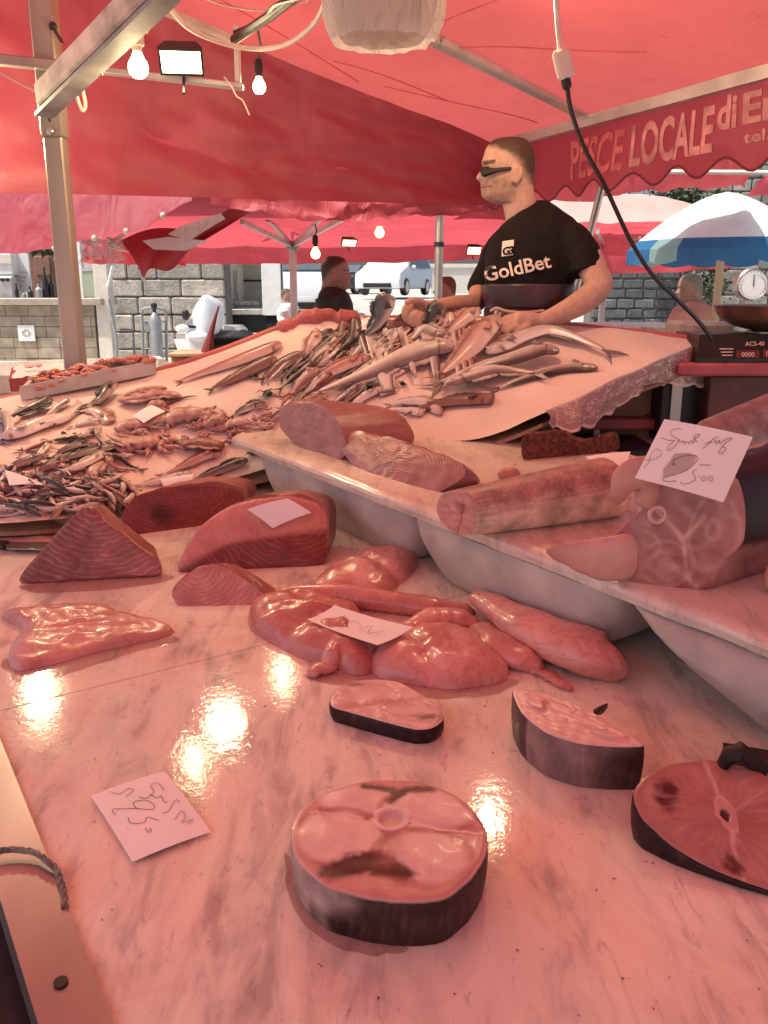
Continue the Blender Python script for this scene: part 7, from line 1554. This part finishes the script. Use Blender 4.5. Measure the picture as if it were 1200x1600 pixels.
# ---------------------------------------------------------------- bar kiosk on the left
M['tan'] = plain('tan_stone_cladding', (.36,.30,.225), .75, 0, .25, 5, .6, 40); M['bartop'] = plain('bar_top', (.42,.34,.28), .4, 0, .12); M['doorwood'] = plain('brown_door', (.25,.13,.09), .6, 0, .2)
bar = thing('bar_kiosk', 'street bar with a tan stone counter, cream pillar and cluttered back wall', 'kiosk'); BY = 13.0
pobj('counter_core', 'mortar', bar, -120, 478, 152, 560, BY+.03, .6, 0, .25)
rg = rnd(12); xa = P(-120,520,BY).x; xb = P(150,520,BY).x; zt = P(600,477,BY).z; zb = .28
for r in range(7):
    hh = (zt-zb)/7; x = xa-rg.random()*.3
    while x < xb:
        w = .34; e = min(x+w, xb); b = max(x, xa)
        if e-b > .05: mb = MB(); mb.box(((b+e)/2, BY+.02+rg.uniform(-.003,.003), zb+(r+.5)*hh), (e-b-.006, .04, hh-.006), bev=.004); link('tile', mb.mesh('tile', M['tan'], True, 40), bar)
        x += w
pobj('counter_top', 'bartop', bar, -125, 466, 158, 477, BY-.12, .8, .01); pobj('kerb_step', 'offwhite', bar, -125, 568, 185, 580, BY-.5, .5, .01, .22)
pobj('pillar', 'offwhite', bar, 150, 408, 172, 560, BY, .25, .01, .25); pobj('pillar', 'white', bar, 119, 375, 128, 466, BY+.2, .1)
M['barwall'] = plain('cream_bar_wall', (.62,.60,.55), .7, 0, .1)
pobj('back_wall', 'barwall', bar, -140, 330, 170, 480, BY+2.2, .15, 0, .25); pobj('door', 'doorwood', bar, 48, 392, 84, 470, BY+2.1, .06); pobj('door_panel', 'doorwood', bar, 54, 400, 78, 430, BY+2.07, .04, .01)
pl = thing('ceramic_tile', 'white square tile with a dark flower set in the bar counter', 'tile'); mb = MB(); cc = pbox(mb, 28, 508, 54, 533, BY-.035, .03, .003); obj('tile', mb, M['white'], pl)
for k in range(7):
    a = k*.9; mb = MB(); q = cc+Vector((cos(a)*.05, -.004, sin(a)*.04)); mb.ball(q, .022, 8, (1,.15,.6), Matrix.Rotation(a, 3, 'Y')); obj('petal', mb, M['grey'], pl)
sg = thing('menu_board', 'white menu board with faint pink print standing on the bar', 'sign'); pobj('board', 'white', sg, 20, 386, 46, 456, BY+1.2, .04, .004)
M['pinkprint'] = plain('faint_pink_print', (.75,.52,.50), .7)
for k in range(4): pobj('print_line', 'pinkprint', sg, 24, 424+k*7, 42-k*2, 427+k*7, BY+1.19, .008)
cm = thing('coffee_machine', 'stacked steel appliance with two dark dials at the left end of the bar', 'machine')
pobj('upper_case', 'white', cm, -20, 390, 19, 430, BY+1.0, .4, .02); pobj('lower_case', 'alu', cm, -20, 432, 20, 466, BY+.9, .4, .02); pobj('tray', 'offwhite', cm, -20, 398, 18, 412, BY+.97, .03, .003)
for x in (4, 12): mb = MB(); mb.lathe([(.03,0),(.03,.03),(.02,.035)], P(x, 437, BY+.9), (0,-1,0), 12); obj('dial', mb, M['black'], cm)
gc = thing('glass_case', 'greenish glass display case at the right end of the bar', 'case'); M['cglass'] = glass_mat('green_glass', (.45,.52,.38), .7, .2); pobj('case', 'cglass', gc, 128, 424, 151, 464, BY+.05, .3, .01); pobj('lid', 'alu', gc, 127, 419, 152, 424, BY+.04, .32)
def bottle(x, y0, y1, wpx, Y, mat, label):
    o = thing('bottle', label, 'bottle', 'bottles and glasses on the bar'); a, b = P(x, y1, Y), P(x, y0, Y); r = wpx*mpp(a)/2; h = b.z-a.z; mb = MB(); mb.lathe([(r,0),(r,h*.55),(r*.4,h*.72),(r*.36,h)], a, (0,0,1), 12); obj('glass', mb, M[mat], o); mb = MB(); mb.lathe([(r*.42,h),(r*.42,h*1.05)], a, (0,0,1), 10); obj('cap', mb, M['black'], o)
bottle(27, 444, 465, 6, BY+.1, 'black', 'small dark figure-like bottle in front of the menu board'); bottle(48, 448, 465, 8, BY+.1, 'dark', 'dark bottle beside the brown door on the bar'); bottle(73, 420, 465, 9, BY+.1, 'black', 'tall black bottle in front of the brown door'); bottle(82, 430, 465, 9, BY+.15, 'black', 'black bottle next to the tallest one on the bar'); bottle(62, 442, 465, 12, BY+.05, 'grey', 'wide grey jug among the black bottles'); bottle(38, 456, 465, 7, BY+.1, 'grey', 'small grey pot on the bar')
foliage('hanging_plant', 'dark green plant hanging above the bar', 64, 385, BY+.6, 44, 14, 300, .11, 8)
hs = thing('grey_hose', 'grey pipe bent down beside the bar pillar', 'pipe'); mb = MB(); mb.tube(spline([P(170,468,12.5),P(176,500,12.5),P(182,530,12.5),P(182,555,12.5),P(176,572,12.5)], 20), .022, 8); obj('pipe', mb, M['grey'], hs)
hs = thing('grey_hose', 'short bent grey pipe against the stone wall', 'pipe'); mb = MB(); mb.tube(spline([P(188,515,13.5),P(204,515,13.5),P(208,520,13.5),P(210,550,13.5),P(212,580,13.5)], 20), .015, 8); obj('pipe', mb, M['grey'], hs)
hs = thing('white_rod', 'white broken stick leaning between the bar and the stone wall', 'stick'); mb = MB(); mb.tube([P(176,416,12.8), P(168,448,12.8)], .022, 8); obj('stick', mb, M['white'], hs)
tr = thing('hand_trolley', 'grey tube hand trolley leaning on the stone wall', 'trolley'); TY = 13.2; mb = MB(); mb.tube(spline([P(224,590,TY),P(223,520,TY),P(222,488,TY),P(228,482,TY),P(240,481,TY),P(253,482,TY),P(259,488,TY),P(260,520,TY),P(261,590,TY)], 50), .022, 8); obj('frame', mb, M['grey'], tr)
for y in (502, 545): mb = MB(); mb.tube([P(223,y,TY), P(260,y,TY)], .014, 8); obj('cross_bar', mb, M['grey'], tr)
pobj('plate', 'grey', tr, 226, 502, 236, 519, TY, .02)
gy = thing('gas_cylinder', 'grey gas cylinder strapped on the hand trolley', 'gas cylinder'); c = P(247, 575, TY-.12); s = mpp(c); h = P(247,492,TY-.12).z-c.z; r = 9.5*s; mb = MB(); mb.lathe([(r*.9,-.3),(r,-.25),(r,h*.88),(r*.85,h*.96),(r*.4,h*1.02),(r*.28,h*1.05)], c, (0,0,1), 20); obj('tank', mb, M['grey'], gy)
mb = MB(); mb.lathe([(r*.3,h*1.05),(r*.3,h*1.12),(r*.5,h*1.13),(r*.5,h*1.2),(r*.2,h*1.22)], c, (0,0,1), 12); obj('valve', mb, M['dark'], gy)
# scooter
M['perspex'] = glass_mat('cloudy_windscreen', (.80,.86,.92), .62, .12)
so = thing('scooter', 'white scooter with a tall cloudy windscreen parked by the stone wall', 'scooter'); SY = 10.5
G = []
for i in range(9):
    v = i/8; l, r_ = P(interp_lin([(0,318),(.3,304),(.7,296),(1,300)], v), lerp(462, 528, v), SY), P(interp_lin([(0,324),(.2,347),(.7,350),(1,338)], v), lerp(461, 522, v), SY)
    G.append([lerp(l, r_, j/8)+Vector((0,-.10*sin(pi*j/8),0)) for j in range(9)])
mb = MB(); mb.sheet(G, .006); obj('windscreen', mb, M['perspex'], so, auto=None)
mb = MB(); mb.tube([g[0] for g in G]+[G[-1][4]]+[g[-1] for g in reversed(G)]+[G[0][4], G[0][0]], .011, 6); obj('screen_rim', mb, M['white'], so)
mb = MB(); mb.ball(P(308,526,SY-.1), .12, 16, (1.2,.9,.55)); obj('front_cowl', mb, M['white'], so); mb = MB(); mb.ball(P(285,514,SY-.1), .07, 12, (1.2,.5,.8)); obj('mirror', mb, M['white'], so); mb = MB(); mb.ball(P(290,492,SY-.05), .055, 12, (.9,.5,1.2)); obj('mirror', mb, M['dark'], so)
gz = ground_z(P(300,560,SY).x, SY); p = P(300,545,SY); mb = MB(); G = [[Vector((p.x+x+.03*i, SY-.15+.04*abs(x)*10, lerp(p.z+.12, gz+.35, i/5))) for x in (-.18,-.1,0,.1,.18)] for i in range(6)]; mb.sheet(G, .03); obj('leg_shield', mb, M['white'], so)
mb = MB(); mb.box((p.x+.35, SY+.1, gz+.62), (.9,.34,.3), bev=.1); obj('body', mb, M['dark'], so); mb = MB(); mb.box((p.x+.45, SY+.1, gz+.82), (.6,.28,.14), bev=.06); obj('seat', mb, M['black'], so)
mb = MB(); mb.box(P(364,535,SY+.2), (.34,.3,.42), bev=.05); obj('top_box', mb, M['grey'], so)
for x in (-.12, .72):
    mb = MB(); mb.lathe([(.14,-.05),(.22,-.045),(.235,0),(.22,.045),(.14,.05)], (p.x+x, SY+.05, gz+.235), (0,1,0), 24); w_ = obj('wheel', mb, M['black'], so); mb = MB(); mb.lathe([(.02,-.04),(.13,-.03),(.13,.03),(.02,.04)], (p.x+x, SY+.05, gz+.235), (0,1,0), 16); obj('rim', mb, M['steel'], w_)
mb = MB(); mb.bar(P(286,510,SY-.08), P(338,512,SY-.02), .03); obj('handlebar', mb, M['black'], so)
# truck with open box
tk = thing('box_truck', 'white box truck with its rear box open and door swung out', 'truck'); KY = 16.0; M['trin'] = plain('cream_truck_lining', (.60,.58,.52), .6, 0, .1)
pobj('back_panel', 'trin', tk, 346, 396, 442, 484, KY+2.5, .08); pobj('side_panel', 'trin', tk, 330, 396, 349, 484, KY+.1, 2.4); pobj('roof', 'white', tk, 330, 385, 442, 400, KY, 2.5); pobj('bed', 'alu', tk, 340, 483, 446, 492, KY-.1, 2.6, .01)
pobj('door', 'white', tk, 409, 400, 439, 493, KY-.2, .07, .01); pobj('door_edge', 'black', tk, 437, 400, 441, 495, KY-.16, .07); pobj('lining_rail', 'dark', tk, 372, 437, 410, 440, KY+2.4, .04); pobj('foam_stack', 'foam', tk, 350, 424, 372, 480, KY+1.2, .5); pobj('chassis', 'black', tk, 345, 492, 440, 520, KY+.1, 2.2)
for x in (366, 430): mb = MB(); q = P(x, 520, KY+.3); g_ = ground_z(q.x, KY); mb.lathe([(.2,-.12),(.36,-.11),(.38,0),(.36,.11),(.2,.12)], (q.x, KY+.3, g_+.38), (1,0,0), 24); obj('wheel', mb, M['black'], tk)
for k in range(4): mb = MB(); mb.box(P(372+k*8, 477, KY+.5)+Vector((0,0,.03)), (.16,.2,.09), Matrix.Rotation(k*.3, 3, 'Z'), bev=.02); obj('foam_lid', mb, M['foam'], tk)
bk = thing('blue_bucket', 'blue plastic bucket standing in the open truck', 'bucket'); M['blueplastic'] = plain('blue_plastic', (.02,.20,.42), .4, 0, .1); c = P(356, 480, KY+.1); s = mpp(c); mb = MB(); mb.lathe([(5.5*s,0),(7*s,28*s),(7.6*s,28.5*s),(6.6*s,28*s),(5*s,2*s)], c, (0,0,1), 20); obj('pail', mb, M['blueplastic'], bk); mb = MB(); mb.tube(spline([c+Vector((-7*s,0,28*s)), c+Vector((-1*s,0,58*s)), c+Vector((7*s,0,28*s))], 14), .007, 5); obj('handle', mb, M['black'], bk)
# white boxes in the middle distance behind the bed
wb = thing('white_tray', 'long white polystyrene box lying on the table behind the square post', 'box'); c4 = [P(-60,600,3.5),P(280,592,3.5),P(245,566,4.3),P(-60,578,4.3)]; mb = MB()
for a_, b_2 in zip(c4, c4[1:]+c4[:1]): quadwall(a_+Vector((0,0,-.04)), b_2+Vector((0,0,-.04)), .03, .07, mb)
obj('rim', mb, M['foam'], wb, smooth=False); mb = MB(); mb.prism([p+Vector((0,0,-.05)) for p in c4], (0,0,.012)); obj('bottom', mb, M['foam'], wb, smooth=False)
wt = thing('back_table', 'plain table under the white boxes beyond the square post', 'table'); mb = MB(); q = [Vector((p.x, p.y, min(k.z for k in c4)-.09)) for p in [P(-120,600,3.35),P(300,592,3.35),P(270,566,4.5),P(-120,578,4.5)]]; mb.prism(q, (0,0,.03)); obj('top', mb, M['woodgrey'], wt, smooth=False)
for k in (0, 1, 2, 3): mb = MB(); mb.bar((q[k].x, q[k].y, 0), (q[k].x, q[k].y, q[k].z), .05); obj('leg', mb, M['dark'], wt)
rc = thing('red_crate', 'small dark red crate corner in front of the white box at the left', 'crate'); mb = MB(); c3 = [P(20,612,3.3),P(116,604,3.3),P(112,590,3.42),P(24,594,3.42)]
for a_, b_2 in zip(c3, c3[1:]+c3[:1]): mb = MB(); quadwall(a_+Vector((0,0,.0)), b_2, .016, .05, mb); obj('side', mb, M['redplastic'], rc, smooth=False)
rb_ = thing('flower_bag', 'white plastic bag with a pink flower print in the red crate', 'bag'); mb = MB(); mb.sheet([[lerp(lerp(c3[0], c3[1], j/8), lerp(c3[3], c3[2], j/8), i/5)+Vector((0,0,.05+.015*noise.noise((i*.9, j*.7, 2)))) for j in range(9)] for i in range(6)], .002); obj('film', mb, M['white'], rb_)
for k in range(3): mb = MB(); mb.ball(P(45+k*9, 590-k, 3.36)+Vector((0,0,.045)), .012, 8, (1,.6,.6)); obj('flower_print', mb, M['pinkprint'], rb_)
sb = thing('wooden_stool', 'small reddish wooden box in front of the scooter', 'box'); pobj('top', 'wood', sb, 262, 552, 316, 558, 4.4, .3, .004); pobj('body', 'wood', sb, 268, 558, 312, 620, 4.45, .2, .004, .5)
rg_ = thing('red_bag', 'dark red folded parasol bag standing beside the wooden box', 'bag'); mb = MB(); mb.tube(spline([P(322,575,4.5),P(326,540,4.5),P(334,505,4.5),P(342,478,4.5)], 14), [.03,.04,.04,.035,.03,.024,.018,.014,.012,.01,.008,.006,.005,.004], 10); obj('sleeve', mb, M['hem'], rg_)
# ---------------------------------------------------------------- vehicles beyond
M['carwhite'] = plain('pale_blue_car_paint', (.70,.74,.78), .2, 0, .03, coat=.6); M['carglass'] = plain('car_glass', (.10,.13,.15), .06, 0, .1); M['cardark'] = plain('dark_car_paint', (.05,.055,.065), .25, 0, .1, coat=.6); M['chrome'] = plain('lamp_glass', (.75,.77,.78), .1, .3, .05)
def car(name, label, cat, px, py, Y, yaw, paint, prof, wid=1.7, cabin=None, open_door=False, zb=.98):
    """prof: side outline (x along the car, z); front at -x"""
    o = thing(name, label, cat); p = P(px, py, Y); g_ = ground_z(p.x, Y); base = Vector((p.x, Y, g_)); Rz = Matrix.Rotation(yaw, 3, 'Z')
    def X(x, y, z): return base + Rz @ Vector((x, y, z))
    n = len(prof); mb = MB(); R = []
    for yy, ins in ((-1,.10),(-.97,.03),(-.88,0),(.88,0),(.97,.03),(1,.10)):
        r = []
        for x, z in prof:
            tum = max(0, z-.9)*.22; r.append(mb.add(X(x*(1-ins*.25), yy*(wid/2-tum), lerp(.75, z, 1-ins*.5))))
        R.append(r)
    mb.rings(R); obj('body', mb, M[paint], o, auto=35)
    top = max(z for x, z in prof); x0, x1, x2, x3 = cabin
    mb = MB(); f = [X(x0, -wid*.40, zb), X(x0, wid*.40, zb), X(x1, wid*.34, top-.06), X(x1, -wid*.34, top-.06)]; d = Rz @ Vector((-.03,0,.03)); ids = [mb.add(q+d) for q in f]; mb.face(*ids); obj('windscreen', mb, M['carglass'], o, smooth=False)
    for sg in (-1, 1):
        mb = MB(); yb, yt = wid/2-.0, wid/2-.1; ids = [mb.add(X(a, sg*b_, c_)) for a, b_, c_ in ((x0+.25,yb,zb),(x3-.1,yb,zb),(x2-.05,yt,top-.1),(x1+.15,yt,top-.1))]; mb.face(*ids); obj('side_window', mb, M['carglass'], o, smooth=False)
        mb = MB(); mb.ball(X(prof[0][0]+.12, sg*wid*.38, .68), .13, 12, (.9,1.1,.7), Rz); obj('headlight', mb, M['chrome'], o)
        mb = MB(); mb.ball(X(x0+.35, sg*(wid/2+.08), 1.0), .09, 10, (.6,1,.8), Rz); obj('mirror', mb, M[paint], o)
    mb = MB(); mb.box(X(prof[0][0]-.02, 0, .36), (.06, wid*.62, .16), Rz, bev=.02); obj('grille', mb, M['black'], o)
    mb = MB(); mb.box(X(prof[0][0]-.03, 0, .52), (.04, wid*.3, .10), Rz, bev=.01); obj('number_plate', mb, M['white'], o)
    for wx in (prof[0][0]+.75, max(x for x, z in prof)-.75):
        for sg in (-1, 1):
            q = X(wx, sg*(wid/2-.09), .31); axw = Rz @ Vector((0,sg,0)); mb = MB(); mb.lathe([(.17,-.10),(.29,-.09),(.31,0),(.29,.10),(.17,.11)], q, axw, 24); w_ = obj('wheel', mb, M['black'], o); mb = MB(); mb.lathe([(.02,.085),(.18,.10),(.19,.11),(.05,.115)], q, axw, 16); obj('rim', mb, M['alu'], w_)
    if open_door:
        h0 = X(x0+.45, wid/2, 0); dd = (Rz @ Matrix.Rotation(-.9, 3, 'Z') @ Vector((1.0,0,0))); mb = MB(); mb.prism([h0+Vector((0,0,.3)), h0+dd+Vector((0,0,.3)), h0+dd+Vector((0,0,1.0)), h0+dd*.85+Vector((0,0,1.45)), h0+dd*.35+Vector((0,0,1.42)), h0+Vector((0,0,1.0))], Rz @ Vector((0,.06,0))); obj('open_door', mb, M[paint], o, smooth=False)
    return o
MPV = [(-1.95,.25),(-2.0,.5),(-1.9,.78),(-1.1,1.02),(-.35,1.55),(.2,1.62),(1.4,1.58),(1.9,1.05),(1.98,.6),(1.92,.25)]
SAL = [(-2.1,.25),(-2.15,.5),(-2.0,.72),(-1.0,.92),(-.35,1.38),(.6,1.40),(1.3,1.02),(2.1,.92),(2.15,.5),(2.1,.25)]
VAN = [(-2.2,.25),(-2.25,.6),(-2.1,.95),(-1.6,1.15),(-1.1,1.85),(-.6,1.95),(2.2,1.95),(2.3,.6),(2.25,.25)]
car('parked_car', 'pale blue compact car with its side door open on the sunny street', 'car', 618, 462, 33, radians(70), 'carwhite', MPV, 1.7, (-1.02,-.38,1.35,1.75), True)
car('parked_car', 'dark car parked farther off to the left of the pale blue one', 'car', 556, 438, 44, radians(60), 'cardark', SAL, 1.75, (-.95,-.38,.55,1.15))
car('parked_van', 'white van seen from the front behind the tent pole', 'van', 474, 482, 23, radians(95), 'carwhite', VAN, 1.8, (-1.62,-1.14,1.2,1.4), zb=1.16)
car('parked_van', 'dark green van behind the open truck door', 'van', 446, 462, 24, radians(95), 'cardark', VAN, 1.8, (-1.62,-1.14,1.2,1.4), zb=1.16)
lg_ = thing('low_wall', 'pale sunlit low wall along the far side of the street', 'wall'); pobj('coping', 'offwhite', lg_, 672, 412, 790, 418, 46, .5); pobj('body', 'barwall', lg_, 674, 418, 788, 440, 46.1, .4, 0, 1.2)
for b_, x0, y0, x1, hgt, bold in (('PESCE', 890, 280, 976, 58, .02), ('LOCALE', 986, 259, 1113, 63, .028), ('di', 1120, 203, 1149, 50, .03), ('En', 1158, 193, 1218, 46, .035), ('tel.', 1158, 224, 1199, 17, .03)): VALTEXT(b_, x0, y0, x1, hgt, bold)
